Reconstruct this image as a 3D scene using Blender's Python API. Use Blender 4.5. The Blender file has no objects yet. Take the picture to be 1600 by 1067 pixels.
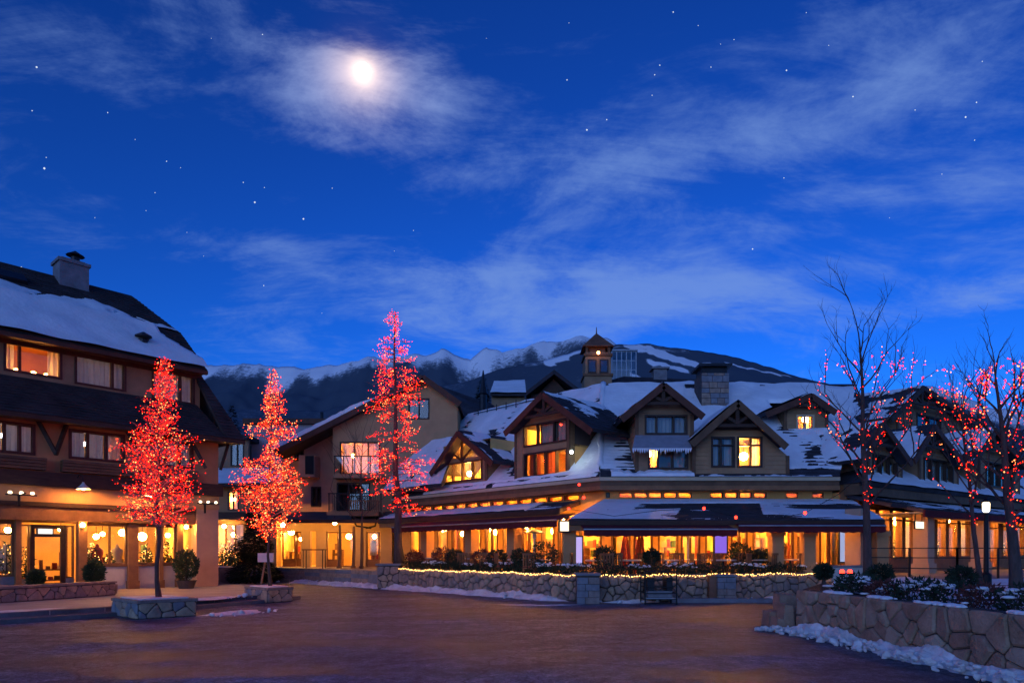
import bpy, bmesh, math, random
from mathutils import Vector, Matrix, noise
from mathutils.geometry import delaunay_2d_cdt

random.seed(7)
SC = bpy.context.scene
COL = SC.collection
R = math.radians
FPX, HX, HY, CZ = 1067.0, 800.0, 860.0, 1.6      # focal length, principal column, horizon row of the photograph, eye height

# ------------------------------------------------------------------ camera, sky, sun, exposure
cd = bpy.data.cameras.new('camera')
cam = bpy.data.objects.new('camera', cd)
COL.objects.link(cam)
cam.location = (0, 0, CZ)
cam.rotation_euler = (R(90), 0, 0)
cd.sensor_width = 36.0
cd.lens = 24.0
cd.shift_y = (HY - 533.5) / 1600.0
cd.clip_start = 0.1
cd.clip_end = 40000
SC.camera = cam

SUN_EL = R(11)
SUN_AZ = R(20)                                   # sky sun and added fill lamp lie behind the camera, to its left
MOON = Vector(((567 - HX) / FPX, 1.0, (HY - 112) / FPX)).normalized()


def sky_dir(px, py):
    return Vector(((px - HX) / FPX, 1.0, (HY - py) / FPX)).normalized()


BANKS = [(610, 120, .09, .03, .12), (460, 130, .15, .045, .15), (600, 205, .17, .028, .10), (860, 490, .26, .045, .36), (760, 425, .12, .02, .22), (1130, 440, .18, .04, .26), (1090, 235, .20, .035, .15),
         (1300, 330, .28, .03, .12), (1400, 90, .25, .06, .12), (1520, 465, .14, .02, .24), (840, 205, .10, .04, .07), (200, 300, .24, .18, -.10)]


def build_world():
    w = bpy.data.worlds.new('World')
    SC.world = w
    w.use_nodes = True
    nt = w.node_tree
    N, L = nt.nodes, nt.links
    bg = N['Background']

    def math_(op, a, b=None, c=None):
        n = N.new('ShaderNodeMath'); n.operation = op
        for i, v in enumerate((a, b, c)):
            if v is None: continue
            if hasattr(v, 'links'): L.new(v, n.inputs[i])
            else: n.inputs[i].default_value = v
        return n.outputs[0]

    def vmath(op, a, b=None, scale=None):
        n = N.new('ShaderNodeVectorMath'); n.operation = op
        for i, v in enumerate((a, b)):
            if v is None: continue
            if hasattr(v, 'links'): L.new(v, n.inputs[i])
            else: n.inputs[i].default_value = v
        if scale is not None: n.inputs['Scale'].default_value = scale
        return n

    def ramp(fac, lo, hi):
        n = N.new('ShaderNodeMapRange'); n.interpolation_type = 'SMOOTHSTEP'
        L.new(fac, n.inputs['Value'])
        n.inputs['From Min'].default_value = lo; n.inputs['From Max'].default_value = hi
        return n.outputs['Result']

    sky = N.new('ShaderNodeTexSky')
    sky.sky_type = 'NISHITA'
    sky.sun_disc = False
    sky.sun_elevation = SUN_EL
    sky.sun_rotation = R(180) + SUN_AZ
    sky.air_density = 1.0
    sky.dust_density = 0.0
    sky.ozone_density = 10.0
    tc = N.new('ShaderNodeTexCoord')
    D = vmath('NORMALIZE', tc.outputs['Generated']).outputs[0]
    sp = N.new('ShaderNodeSeparateXYZ'); L.new(D, sp.inputs[0])
    # clouds lie on a flat sheet overhead: divide by height above the horizon
    den = math_('ADD', math_('MAXIMUM', sp.outputs['Z'], 0.0), 0.16)
    cb = N.new('ShaderNodeCombineXYZ')
    L.new(math_('DIVIDE', sp.outputs['X'], den), cb.inputs[0])
    L.new(math_('DIVIDE', sp.outputs['Y'], den), cb.inputs[1])

    def layer(rot, sc, loc, scale, detail, rough, dist):
        mp = N.new('ShaderNodeMapping'); L.new(cb.outputs[0], mp.inputs[0])
        mp.inputs['Rotation'].default_value = (0, 0, R(rot)); mp.inputs['Scale'].default_value = sc; mp.inputs['Location'].default_value = loc
        n = N.new('ShaderNodeTexNoise'); L.new(mp.outputs[0], n.inputs['Vector'])
        n.inputs['Scale'].default_value = scale; n.inputs['Detail'].default_value = detail
        n.inputs['Roughness'].default_value = rough; n.inputs['Distortion'].default_value = dist
        return n.outputs['Fac']
    n1 = layer(-12, (.80, 1.15, 1), (3.1, 1.7, .4), 2.2, 8, .66, .5)      # body of the cloud
    n2 = layer(0, (.7, 1.0, 1), (1.3, 5.2, 0), .8, 3, .5, 0)                # where it gathers
    n3 = layer(-18, (.85, 2.1, 1), (7.7, .9, 2), 2.8, 7, .68, .9)             # wind-drawn streaks
    # banks of cloud: centre in the photograph, horizontal and vertical reach in radians
    cover = None
    for (px, py, wh, wv, amt) in BANKS:
        c0 = sky_dir(px, py); rt = Vector((c0.y, -c0.x, 0)).normalized(); up = rt.cross(c0).normalized()
        x = math_('DIVIDE', vmath('DOT_PRODUCT', D, rt).outputs['Value'], wh)
        y = math_('DIVIDE', math_('ADD', vmath('DOT_PRODUCT', D, up).outputs['Value'], 0.0), wv)
        r2 = math_('ADD', math_('MULTIPLY', x, x), math_('MULTIPLY', y, y))
        fr = ramp(vmath('DOT_PRODUCT', D, c0).outputs['Value'], 0.2, 0.6)
        g = math_('MULTIPLY', math_('MULTIPLY', math_('EXPONENT', math_('MULTIPLY', r2, -1.0)), amt), fr)
        cover = g if cover is None else math_('ADD', cover, g)
    v = math_('ADD', math_('MULTIPLY', n1, 1.25), math_('MULTIPLY', n2, 0.30))
    v = math_('ADD', math_('ADD', v, math_('MULTIPLY', n3, 0.60)), -0.60)
    v = math_('ADD', v, cover)
    cl = ramp(v, 0.44, 0.96)
    cl = math_('MULTIPLY', cl, ramp(sp.outputs['Z'], 0.02, 0.2))
    # moonlight scattered forward through the cloud and the thin haze round the moon
    md = math_('MAXIMUM', vmath('DOT_PRODUCT', D, MOON).outputs['Value'], 0.0)
    halo = math_('POWER', md, 1500)
    halo2 = math_('POWER', md, 200)
    core = math_('POWER', md, 12000)
    tint = N.new('ShaderNodeMixRGB'); tint.blend_type = 'MULTIPLY'; tint.inputs[0].default_value = 1
    gm = N.new('ShaderNodeGamma'); L.new(sky.outputs[0], gm.inputs[0]); gm.inputs[1].default_value = 1.45
    L.new(gm.outputs[0], tint.inputs[1]); tint.inputs[2].default_value = (.95, .55, .52, 1)
    mix = N.new('ShaderNodeMixRGB'); L.new(math_('MULTIPLY', cl, 0.62), mix.inputs[0])
    L.new(tint.outputs[0], mix.inputs[1])
    mix.inputs[2].default_value = (1.15, 1.95, 4.1, 1)

    def add(col, fac, rgb):
        m = N.new('ShaderNodeMixRGB'); m.blend_type = 'ADD'; m.inputs[0].default_value = 1
        L.new(col, m.inputs[1])
        k = vmath('SCALE', rgb); L.new(fac, k.inputs['Scale'])
        L.new(k.outputs[0], m.inputs[2])
        return m.outputs[0]
    thick = math_('ADD', math_('MULTIPLY', cl, 1.25), 0.08)
    c = add(mix.outputs[0], math_('MULTIPLY', halo, thick), (2.7, 1.7, .8))
    c = add(c, math_('MULTIPLY', halo2, math_('MULTIPLY', cl, 1.0)), (.95, .72, .58))
    c = add(c, core, (5.0, 3.6, 2.0))
    L.new(c, bg.inputs['Color'])
    bg.inputs['Strength'].default_value = 0.14


build_world()
sd = bpy.data.lights.new('blue_fill_sun', 'SUN')
sd.energy = 0.55
sd.angle = R(40)
sd.color = (0.46, 0.64, 1.0)  # added blue fill from behind the camera, brightens snow and facades
so = bpy.data.objects.new('blue_fill_sun', sd)
COL.objects.link(so)
so.location = (0, -30, 20)
so.rotation_euler = (R(90) - SUN_EL, 0, -SUN_AZ)

vs = SC.view_settings
SC.display_settings.display_device = 'sRGB'
vs.view_transform = 'Standard'
vs.look = 'None'
vs.exposure = 0.35
vs.gamma = 1.0
vs.use_curve_mapping = False
cy = SC.cycles
cy.use_denoising = True
cy.max_bounces = 6
cy.diffuse_bounces = 3
cy.glossy_bounces = 3
cy.transparent_max_bounces = 12
cy.transmission_bounces = 4
cy.sample_clamp_indirect = 4.0
cy.sample_clamp_direct = 0.0
cy.caustics_reflective = False
cy.caustics_refractive = False
cy.use_light_tree = True

# ------------------------------------------------------------------ materials
MATS = {}


def mat(name, col, rough=0.8, var=0.18, scale=3.0, bump=0.0, bscale=None, col2=None, metal=0.0, spec=0.3, coord='Object', stretch=None):
    m = bpy.data.materials.new(name)
    m.use_nodes = True
    nt = m.node_tree
    N, L = nt.nodes, nt.links
    b = N['Principled BSDF']
    b.inputs['Roughness'].default_value = rough
    b.inputs['Metallic'].default_value = metal
    b.inputs['Specular IOR Level'].default_value = spec
    tc = N.new('ShaderNodeTexCoord')
    src = tc.outputs[coord]
    if stretch:
        mp = N.new('ShaderNodeMapping'); mp.inputs['Scale'].default_value = stretch
        L.new(src, mp.inputs[0]); src = mp.outputs[0]
    n = N.new('ShaderNodeTexNoise')
    n.inputs['Scale'].default_value = scale
    n.inputs['Detail'].default_value = 6
    n.inputs['Roughness'].default_value = 0.65
    L.new(src, n.inputs['Vector'])
    rp = N.new('ShaderNodeValToRGB')
    a = tuple(max(0, c * (1 - var)) for c in col)
    c2 = col2 if col2 else tuple(min(1, c * (1 + var)) for c in col)
    rp.color_ramp.elements[0].position = 0.32
    rp.color_ramp.elements[1].position = 0.70
    rp.color_ramp.elements[0].color = (*a, 1)
    rp.color_ramp.elements[1].color = (*c2, 1)
    L.new(n.outputs['Fac'], rp.inputs[0])
    L.new(rp.outputs[0], b.inputs['Base Color'])
    if bump:
        n2 = N.new('ShaderNodeTexNoise')
        n2.inputs['Scale'].default_value = bscale or scale * 6
        n2.inputs['Detail'].default_value = 5
        L.new(src, n2.inputs['Vector'])
        bp = N.new('ShaderNodeBump'); bp.inputs['Strength'].default_value = bump; bp.inputs['Distance'].default_value = 0.03
        L.new(n2.outputs['Fac'], bp.inputs['Height'])
        L.new(bp.outputs[0], b.inputs['Normal'])
    MATS[name] = m
    return m


def emit(name, col, strength, sampling='AUTO'):
    m = bpy.data.materials.new(name)
    m.use_nodes = True
    nt = m.node_tree
    nt.nodes.remove(nt.nodes['Principled BSDF'])
    e = nt.nodes.new('ShaderNodeEmission')
    e.inputs[0].default_value = (*col, 1)
    e.inputs[1].default_value = strength
    nt.links.new(e.outputs[0], nt.nodes['Material Output'].inputs[0])
    m.cycles.emission_sampling = sampling
    MATS[name] = m
    return m


def glass(name, refl=0.10, tint=(0.93, 0.93, 0.9)):
    m = bpy.data.materials.new(name)
    m.use_nodes = True
    nt = m.node_tree
    N, L = nt.nodes, nt.links
    N.remove(N['Principled BSDF'])
    t = N.new('ShaderNodeBsdfTransparent'); t.inputs[0].default_value = (*tint, 1)
    g = N.new('ShaderNodeBsdfGlossy'); g.inputs['Roughness'].default_value = 0.03
    lw = N.new('ShaderNodeLayerWeight'); lw.inputs['Blend'].default_value = .5
    pw = N.new('ShaderNodeMath'); pw.operation = 'POWER'; L.new(lw.outputs['Facing'], pw.inputs[0]); pw.inputs[1].default_value = 4
    mr = N.new('ShaderNodeMapRange'); L.new(pw.outputs[0], mr.inputs[0])
    mr.inputs['To Min'].default_value = refl; mr.inputs['To Max'].default_value = 1
    mx = N.new('ShaderNodeMixShader')
    L.new(mr.outputs[0], mx.inputs[0]); L.new(t.outputs[0], mx.inputs[1]); L.new(g.outputs[0], mx.inputs[2])
    L.new(mx.outputs[0], N['Material Output'].inputs[0])
    MATS[name] = m
    return m


def cloth(name, col, trans=0.5):
    m = bpy.data.materials.new(name)
    m.use_nodes = True
    nt = m.node_tree
    N, L = nt.nodes, nt.links
    N.remove(N['Principled BSDF'])
    d = N.new('ShaderNodeBsdfDiffuse'); t = N.new('ShaderNodeBsdfTranslucent')
    tc = N.new('ShaderNodeTexCoord')
    n = N.new('ShaderNodeTexNoise'); n.inputs['Scale'].default_value = 5; L.new(tc.outputs['Object'], n.inputs['Vector'])
    rp = N.new('ShaderNodeValToRGB'); L.new(n.outputs['Fac'], rp.inputs[0])
    rp.color_ramp.elements[0].color = (*[c * .85 for c in col], 1); rp.color_ramp.elements[1].color = (*col, 1)
    L.new(rp.outputs[0], d.inputs[0]); L.new(rp.outputs[0], t.inputs[0])
    mx = N.new('ShaderNodeMixShader'); mx.inputs[0].default_value = trans
    L.new(d.outputs[0], mx.inputs[1]); L.new(t.outputs[0], mx.inputs[2])
    L.new(mx.outputs[0], N['Material Output'].inputs[0])
    MATS[name] = m
    return m


# ------------------------------------------------------------------ mesh tools
Z = Vector((0, 0, 1))
ROOTLOC = {}


def link(o, parent=None):
    COL.objects.link(o)
    if parent is not None: o.parent = parent
    return o


def thing(name, label, cat, loc, group=None, kind=None):
    o = bpy.data.objects.new(name, None)
    o.empty_display_size = 0.2
    o.location = loc
    o['label'] = label
    if cat: o['category'] = cat
    if group: o['group'] = group
    if kind: o['kind'] = kind
    COL.objects.link(o)
    ROOTLOC[o.name] = Vector(loc)
    return o


def rootloc(o):
    while o.parent is not None: o = o.parent
    return ROOTLOC.get(o.name, Vector((0, 0, 0)))


def tag(o, label=None, cat=None, group=None, kind=None):
    if label: o['label'] = label
    if cat: o['category'] = cat
    if group: o['group'] = group
    if kind: o['kind'] = kind
    return o


class MB:
    """collects faces in world coordinates; build() links them as one mesh object"""

    def __init__(s): s.v, s.f = [], []

    def face(s, pts):
        i = len(s.v)
        s.v += [Vector(p) for p in pts]
        s.f.append(tuple(range(i, i + len(pts))))

    def add(s, verts, faces):
        i = len(s.v)
        s.v += [Vector(p) for p in verts]
        s.f += [tuple(i + k for k in f) for f in faces]

    def hexa(s, c):      # 8 corners: bottom loop 0-3, top loop 4-7
        s.add(c, [(3, 2, 1, 0), (4, 5, 6, 7), (0, 1, 5, 4), (1, 2, 6, 5), (2, 3, 7, 6), (3, 0, 4, 7)])

    def box(s, x0, x1, y0, y1, z0, z1):
        s.hexa([(x0, y0, z0), (x1, y0, z0), (x1, y1, z0), (x0, y1, z0), (x0, y0, z1), (x1, y0, z1), (x1, y1, z1), (x0, y1, z1)])

    def bar(s, a, b, w, h, up=None):     # square bar between two points
        a, b = Vector(a), Vector(b)
        d = (b - a).normalized()
        up = Vector(up) if up is not None else (Z if abs(d.z) < 0.95 else Vector((0, 1, 0)))
        r = d.cross(up).normalized() * (w / 2)
        q = r.normalized().cross(d).normalized() * (h / 2)
        s.hexa([a - r - q, a + r - q, a + r + q, a - r + q, b - r - q, b + r - q, b + r + q, b - r + q])

    def tube(s, pts, rad, n=6, cap=True):
        pts = [Vector(p) for p in pts]
        if not hasattr(rad, '__len__'): rad = [rad] * len(pts)
        base = len(s.v)
        prev = None
        for k, p in enumerate(pts):
            d = (pts[min(k + 1, len(pts) - 1)] - pts[max(k - 1, 0)])
            d = d.normalized() if d.length > 1e-9 else Vector((0, 0, 1))
            if prev is None:
                t = Vector((1, 0, 0)) if abs(d.x) < 0.8 else Vector((0, 1, 0))
                r = d.cross(t).normalized()
            else:
                r = (prev - d * prev.dot(d))
                r = r.normalized() if r.length > 1e-6 else prev
            prev = r
            q = d.cross(r)
            for j in range(n):
                a = 2 * math.pi * j / n
                s.v.append(p + (r * math.cos(a) + q * math.sin(a)) * rad[k])
        for k in range(len(pts) - 1):
            for j in range(n):
                a = base + k * n + j; b = base + k * n + (j + 1) % n
                s.f.append((a, b, b + n, a + n))
        if cap:
            s.f.append(tuple(base + j for j in reversed(range(n))))
            s.f.append(tuple(base + (len(pts) - 1) * n + j for j in range(n)))

    def lathe(s, c, prof, n=12):         # prof: (radius, z) pairs round a vertical axis at c
        c = Vector(c); base = len(s.v)
        for r, z in prof:
            for j in range(n):
                a = 2 * math.pi * j / n
                s.v.append(c + Vector((r * math.cos(a), r * math.sin(a), z)))
        for k in range(len(prof) - 1):
            for j in range(n):
                a = base + k * n + j; b = base + k * n + (j + 1) % n
                s.f.append((a, b, b + n, a + n))
        s.f.append(tuple(base + j for j in reversed(range(n))))
        s.f.append(tuple(base + (len(prof) - 1) * n + j for j in range(n)))

    def octa(s, c, r):
        x, y, z = c
        i = len(s.v)
        s.v += [Vector((x + r, y, z)), Vector((x - r, y, z)), Vector((x, y + r, z)), Vector((x, y - r, z)), Vector((x, y, z + r)), Vector((x, y, z - r))]
        for f in ((0, 2, 4), (2, 1, 4), (1, 3, 4), (3, 0, 4), (2, 0, 5), (1, 2, 5), (3, 1, 5), (0, 3, 5)):
            s.f.append(tuple(i + k for k in f))

    def ball(s, c, r, n=10, m=7, sq=(1, 1, 1)):
        c = Vector(c); base = len(s.v)
        s.v.append(c + Vector((0, 0, -r * sq[2])))
        for k in range(1, m):
            th = math.pi * k / m
            for j in range(n):
                a = 2 * math.pi * j / n
                s.v.append(c + Vector((r * sq[0] * math.sin(th) * math.cos(a), r * sq[1] * math.sin(th) * math.sin(a), -r * sq[2] * math.cos(th))))
        s.v.append(c + Vector((0, 0, r * sq[2])))
        top = len(s.v) - 1
        for j in range(n):
            s.f.append((base, base + 1 + (j + 1) % n, base + 1 + j))
            for k in range(m - 2):
                a = base + 1 + k * n + j; b = base + 1 + k * n + (j + 1) % n
                s.f.append((a, b, b + n, a + n))
            s.f.append((base + 1 + (m - 2) * n + j, base + 1 + (m - 2) * n + (j + 1) % n, top))

    def build(s, name, m, parent=None, smooth=False, kind=None, label=None):
        me = bpy.data.meshes.new(name)
        off = rootloc(parent) if parent is not None else Vector((0, 0, 0))
        me.from_pydata([tuple(p - off) for p in s.v], [], s.f)
        me.materials.append(MATS[m] if isinstance(m, str) else m)
        if smooth: me.polygons.foreach_set('use_smooth', [True] * len(me.polygons))
        me.update()
        o = bpy.data.objects.new(name, me)
        link(o, parent)
        if kind: o['kind'] = kind
        if label: o['label'] = label
        return o


class Fr:
    """an upright facade plane: a along it, z up, d out of it towards the square"""

    def __init__(s, o, u, n):
        s.o = Vector((o[0], o[1], 0)); s.u = Vector((u[0], u[1], 0)).normalized(); s.n = Vector((n[0], n[1], 0)).normalized()

    def p(s, a, z, d=0.0): return s.o + s.u * a + s.n * d + Z * z

    def px(s, X, Y, d=0.0):
        c = Vector((0, 0, CZ)); r = Vector(((X - HX) / FPX, 1, (HY - Y) / FPX))
        t = ((s.o + s.n * d - c).dot(s.n)) / r.dot(s.n)
        q = c + r * t
        return (q - s.o).dot(s.u), q.z

    def a(s, X, d=0.0): return s.px(X, 800, d)[0]

    def zz(s, X, Y, d=0.0): return s.px(X, Y, d)[1]

    def box(s, mb, a0, a1, z0, z1, d0, d1):
        mb.hexa([s.p(a0, z0, d1), s.p(a1, z0, d1), s.p(a1, z0, d0), s.p(a0, z0, d0), s.p(a0, z1, d1), s.p(a1, z1, d1), s.p(a1, z1, d0), s.p(a0, z1, d0)])

    def poly(s, mb, pts, d0, d1):
        i = len(mb.v); n = len(pts)
        mb.v += [s.p(a, z, d1) for a, z in pts] + [s.p(a, z, d0) for a, z in pts]
        mb.f.append(tuple(i + k for k in range(n)))
        mb.f.append(tuple(i + n + k for k in reversed(range(n))))
        for k in range(n):
            mb.f.append((i + k, i + n + k, i + n + (k + 1) % n, i + (k + 1) % n))

    def bar(s, mb, p0, p1, w, d0, d1):   # flat bar in the plane of the facade
        (a0, z0), (a1, z1) = p0, p1
        l = math.hypot(a1 - a0, z1 - z0); ox, oz = -(z1 - z0) / l * w / 2, (a1 - a0) / l * w / 2
        s.poly(mb, [(a0 - ox, z0 - oz), (a1 - ox, z1 - oz), (a1 + ox, z1 + oz), (a0 + ox, z0 + oz)], d0, d1)


def inside(pt, poly):
    x, y = pt; c = False; n = len(poly)
    for i in range(n):
        x0, y0 = poly[i]; x1, y1 = poly[(i + 1) % n]
        if (y0 > y) != (y1 > y) and x < (x1 - x0) * (y - y0) / (y1 - y0) + x0: c = not c
    return c


def rect(a0, a1, z0, z1):
    a0, a1 = min(a0, a1), max(a0, a1)
    return [(a0, z0), (a1, z0), (a1, z1), (a0, z1)]


def wall(F, mb, outline, holes, d0, d1):
    """a wall slab with real openings"""
    vs_, es = [], []
    for lp in [outline] + holes:
        b = len(vs_)
        vs_ += [Vector((a, z)) for a, z in lp]
        es += [(b + k, b + (k + 1) % len(lp)) for k in range(len(lp))]
    ov, oe, of, *_ = delaunay_2d_cdt(vs_, es, [], 0, 1e-5)
    for f in of:
        c = (sum(ov[k][0] for k in f) / len(f), sum(ov[k][1] for k in f) / len(f))
        if not inside(c, outline) or any(inside(c, h) for h in holes): continue
        mb.face([F.p(ov[k][0], ov[k][1], d1) for k in f])
        mb.face([F.p(ov[k][0], ov[k][1], d0) for k in reversed(f)])
    for lp in [outline] + holes:
        for k in range(len(lp)):
            (a0, z0), (a1, z1) = lp[k], lp[(k + 1) % len(lp)]
            mb.face([F.p(a0, z0, d1), F.p(a0, z0, d0), F.p(a1, z1, d0), F.p(a1, z1, d1)])


def window(F, root, r, cols=(), rows=(), d=0.0, fm='frame_dark', gm='glass', fw=0.07, inset=0.10, curtains=(), cm='curtain_pale', sill=None, name='window', proud=0.03):
    """frame in an opening, one pane per light, curtains behind; cols/rows are fractions of the width/height"""
    a0, a1, z0, z1 = r
    if a0 > a1: a0, a1 = a1, a0
    mb = MB()
    F.box(mb, a0, a0 + fw, z0, z1, d - inset, d + proud); F.box(mb, a1 - fw, a1, z0, z1, d - inset, d + proud)
    F.box(mb, a0 + fw, a1 - fw, z0, z0 + fw, d - inset, d + proud); F.box(mb, a0 + fw, a1 - fw, z1 - fw, z1, d - inset, d + proud)
    xs = [a0 + fw] + [a0 + (a1 - a0) * c for c in cols] + [a1 - fw]
    zs = [z0 + fw] + [z0 + (z1 - z0) * c for c in rows] + [z1 - fw]
    for x in xs[1:-1]: F.box(mb, x - fw * .45, x + fw * .45, z0 + fw, z1 - fw, d - inset + .01, d + proud - .008)
    for z in zs[1:-1]: F.box(mb, a0 + fw, a1 - fw, z - fw * .4, z + fw * .4, d - inset + .02, d + proud - .016)
    w = mb.build(name, fm, root)
    for i in range(len(xs) - 1):
        for j in range(len(zs) - 1):
            m = MB()
            F.box(m, xs[i], xs[i + 1], zs[j], zs[j + 1], d - inset * .6 - .008, d - inset * .6)
            m.build('pane', gm, w)
    if sill:
        m = MB(); F.box(m, a0 - .08, a1 + .08, z0 - .09, z0 - .004, d - .02, d + .12); m.build('sill', sill, w)
    for (c0, c1) in curtains:
        m = MB(); x0 = a0 + (a1 - a0) * c0; x1 = a0 + (a1 - a0) * c1; n = max(6, int((x1 - x0) / .05))
        pts = [(x0 + (x1 - x0) * k / n, d - inset - .10 + .035 * math.sin(k * 1.9 + x0 * 7) + .012 * math.sin(k * .7)) for k in range(n + 1)]
        for k in range(n):
            m.face([F.p(pts[k][0], z0 - .02, pts[k][1]), F.p(pts[k + 1][0], z0 - .02, pts[k + 1][1]), F.p(pts[k + 1][0], z1 + .02, pts[k + 1][1]), F.p(pts[k][0], z1 + .02, pts[k][1])])
        m.build('curtain', cm, w, smooth=True)
    return w


def room(F, root, a0, a1, z0, z1, d, depth, m='room_warm'):
    if a0 > a1: a0, a1 = a1, a0
    mb = MB(); e = d - depth
    mb.face([F.p(a0, z0, e), F.p(a1, z0, e), F.p(a1, z1, e), F.p(a0, z1, e)])
    mb.face([F.p(a0, z0, d), F.p(a0, z0, e), F.p(a0, z1, e), F.p(a0, z1, d)])
    mb.face([F.p(a1, z0, e), F.p(a1, z0, d), F.p(a1, z1, d), F.p(a1, z1, e)])
    mb.face([F.p(a0, z1, d), F.p(a0, z1, e), F.p(a1, z1, e), F.p(a1, z1, d)])
    mb.face([F.p(a0, z0, d), F.p(a1, z0, d), F.p(a1, z0, e), F.p(a0, z0, e)])
    return mb.build('room', m, root)


def fbm(x, y, z=0.0, o=4):
    v, a, f = 0.0, 1.0, 1.0
    for _ in range(o):
        v += a * noise.noise((x * f, y * f, z * f + 7.3)); a *= .5; f *= 2.03
    return v


def shingles(name, root, A, B, C, D, rows, m='shingle', w=0.24, lift=0.035, thick=0.14, kind='stuff', parent=None, skip=None):
    """roof slope with courses of single shingles: A,B along the eave, C,D along the ridge (above B, A)"""
    A, B, C, D = map(Vector, (A, B, C, D))
    nrm = (B - A).cross(D - A)
    nrm = nrm.normalized() if nrm.length > 1e-6 else Z
    if nrm.z < 0: nrm = -nrm
    mb = MB()
    if skip is None: mb.hexa([A - nrm * thick, B - nrm * thick, C - nrm * thick, D - nrm * thick, A, B, C, D])
    for r in range(rows):
        t0, t1 = r / rows, (r + 1.12) / rows
        t1 = min(t1, 1.0)
        l0, l1 = A.lerp(D, t0), A.lerp(D, t1); r0, r1 = B.lerp(C, t0), B.lerp(C, t1)
        n = max(2, int((r0 - l0).length / w))
        cuts = [0.0] + sorted(min(.999, max(.001, (k + (r % 2) * .5 + random.uniform(-.18, .18)) / n)) for k in range(1, n)) + [1.0]
        for k in range(len(cuts) - 1):
            h = lift * random.uniform(.6, 1.25)
            p0, p1 = l0.lerp(r0, cuts[k]), l0.lerp(r0, cuts[k + 1]); q0, q1 = l1.lerp(r1, cuts[k]), l1.lerp(r1, cuts[k + 1])
            if skip and skip((p0 + p1 + q0 + q1) / 4): continue
            e = (p1 - p0) * (0.0 if skip else .02)
            a, b = p0 + nrm * h + e, p1 + nrm * h - e
            mb.face([a, b, q1 + nrm * .008, q0 + nrm * .008])
            mb.face([p0 + e, p1 - e, b, a])
    return mb.build(name, m, parent or root, kind=kind)


def snow_sheet(name, root, A, B, C, D, fn, res=0.16, m='snow', amp=0.12, kind='stuff', skip=None):
    """a layer of snow lying on a sloping quad; fn(s,t,x,y) > 0 where it lies, s along the eave in 0..1, t up the slope"""
    A, B, C, D = map(Vector, (A, B, C, D))
    nrm = (B - A).cross(D - A).normalized()
    if nrm.z < 0: nrm = -nrm
    W = max((B - A).length, (C - D).length); H = ((D - A).length + (C - B).length) / 2
    nx, ny = max(4, min(220, int(W / res))), max(4, min(140, int(H / res)))
    hs, vs_ = {}, []
    for j in range(ny + 1):
        t = j / ny
        l, r = A.lerp(D, t), B.lerp(C, t)
        for i in range(nx + 1):
            s = i / nx
            p = l.lerp(r, s)
            h = fn(s, t, s * W, t * H)
            if skip and skip(p): h = -1
            if h > 0: hh = min(1, h * 3.0) ** .6 * amp * (0.8 + .35 * noise.noise((s * W * .9, t * H * .9, 3.1)))
            else: hh = -0.05
            hs[i, j] = h
            vs_.append(p + nrm * hh)
    mb = MB(); mb.v = vs_
    k = nx + 1
    for j in range(ny):
        for i in range(nx):
            if max(hs[i, j], hs[i + 1, j], hs[i, j + 1], hs[i + 1, j + 1]) > 0:
                mb.f.append((j * k + i, j * k + i + 1, (j + 1) * k + i + 1, (j + 1) * k + i))
    # drop loose vertices
    used = sorted({q for f in mb.f for q in f}); ix = {q: n for n, q in enumerate(used)}
    mb.v = [mb.v[q] for q in used]; mb.f = [tuple(ix[q] for q in f) for f in mb.f]
    return mb.build(name, m, root, smooth=True, kind=kind)


def clip_poly(poly, mx, my, nx, ny):
    out = []; n = len(poly)
    for i in range(n):
        p, q = poly[i], poly[(i + 1) % n]
        dp = (p[0] - mx) * nx + (p[1] - my) * ny; dq = (q[0] - mx) * nx + (q[1] - my) * ny
        if dp <= 0: out.append(p)
        if (dp < 0 < dq) or (dq < 0 < dp):
            t = dp / (dp - dq); out.append((p[0] + (q[0] - p[0]) * t, p[1] + (q[1] - p[1]) * t))
    return out


def voronoi_cells(W, H, cw, ch, rng, jit=0.38, drop=0.0):
    nx, ny = max(1, round(W / cw)), max(1, round(H / ch))
    seeds = []
    for j in range(ny):
        for i in range(nx):
            seeds.append(((i + .5 + (.25 if j % 2 else -.25) + rng.uniform(-jit, jit)) * W / nx, (j + .5 + rng.uniform(-jit, jit) * .85) * H / ny))
    seeds = [q for q in seeds if rng.random() >= drop]
    cells = []
    for i, (x, y) in enumerate(seeds):
        poly = [(0, 0), (W, 0), (W, H), (0, H)]
        for j, (u, v) in enumerate(seeds):
            if i == j or abs(u - x) > 4 * cw or abs(v - y) > 4 * ch: continue
            poly = clip_poly(poly, (x + u) / 2, (y + v) / 2, u - x, v - y)
            if len(poly) < 3: break
        if len(poly) >= 3: cells.append(poly)
    return cells


def path_at(path, s):
    for k in range(len(path) - 1):
        l = (path[k + 1] - path[k]).length
        if s <= l or k == len(path) - 2:
            d = (path[k + 1] - path[k]).normalized()
            return path[k] + d * s, d
        s -= l


def path_len(path): return sum((path[k + 1] - path[k]).length for k in range(len(path) - 1))


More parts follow.
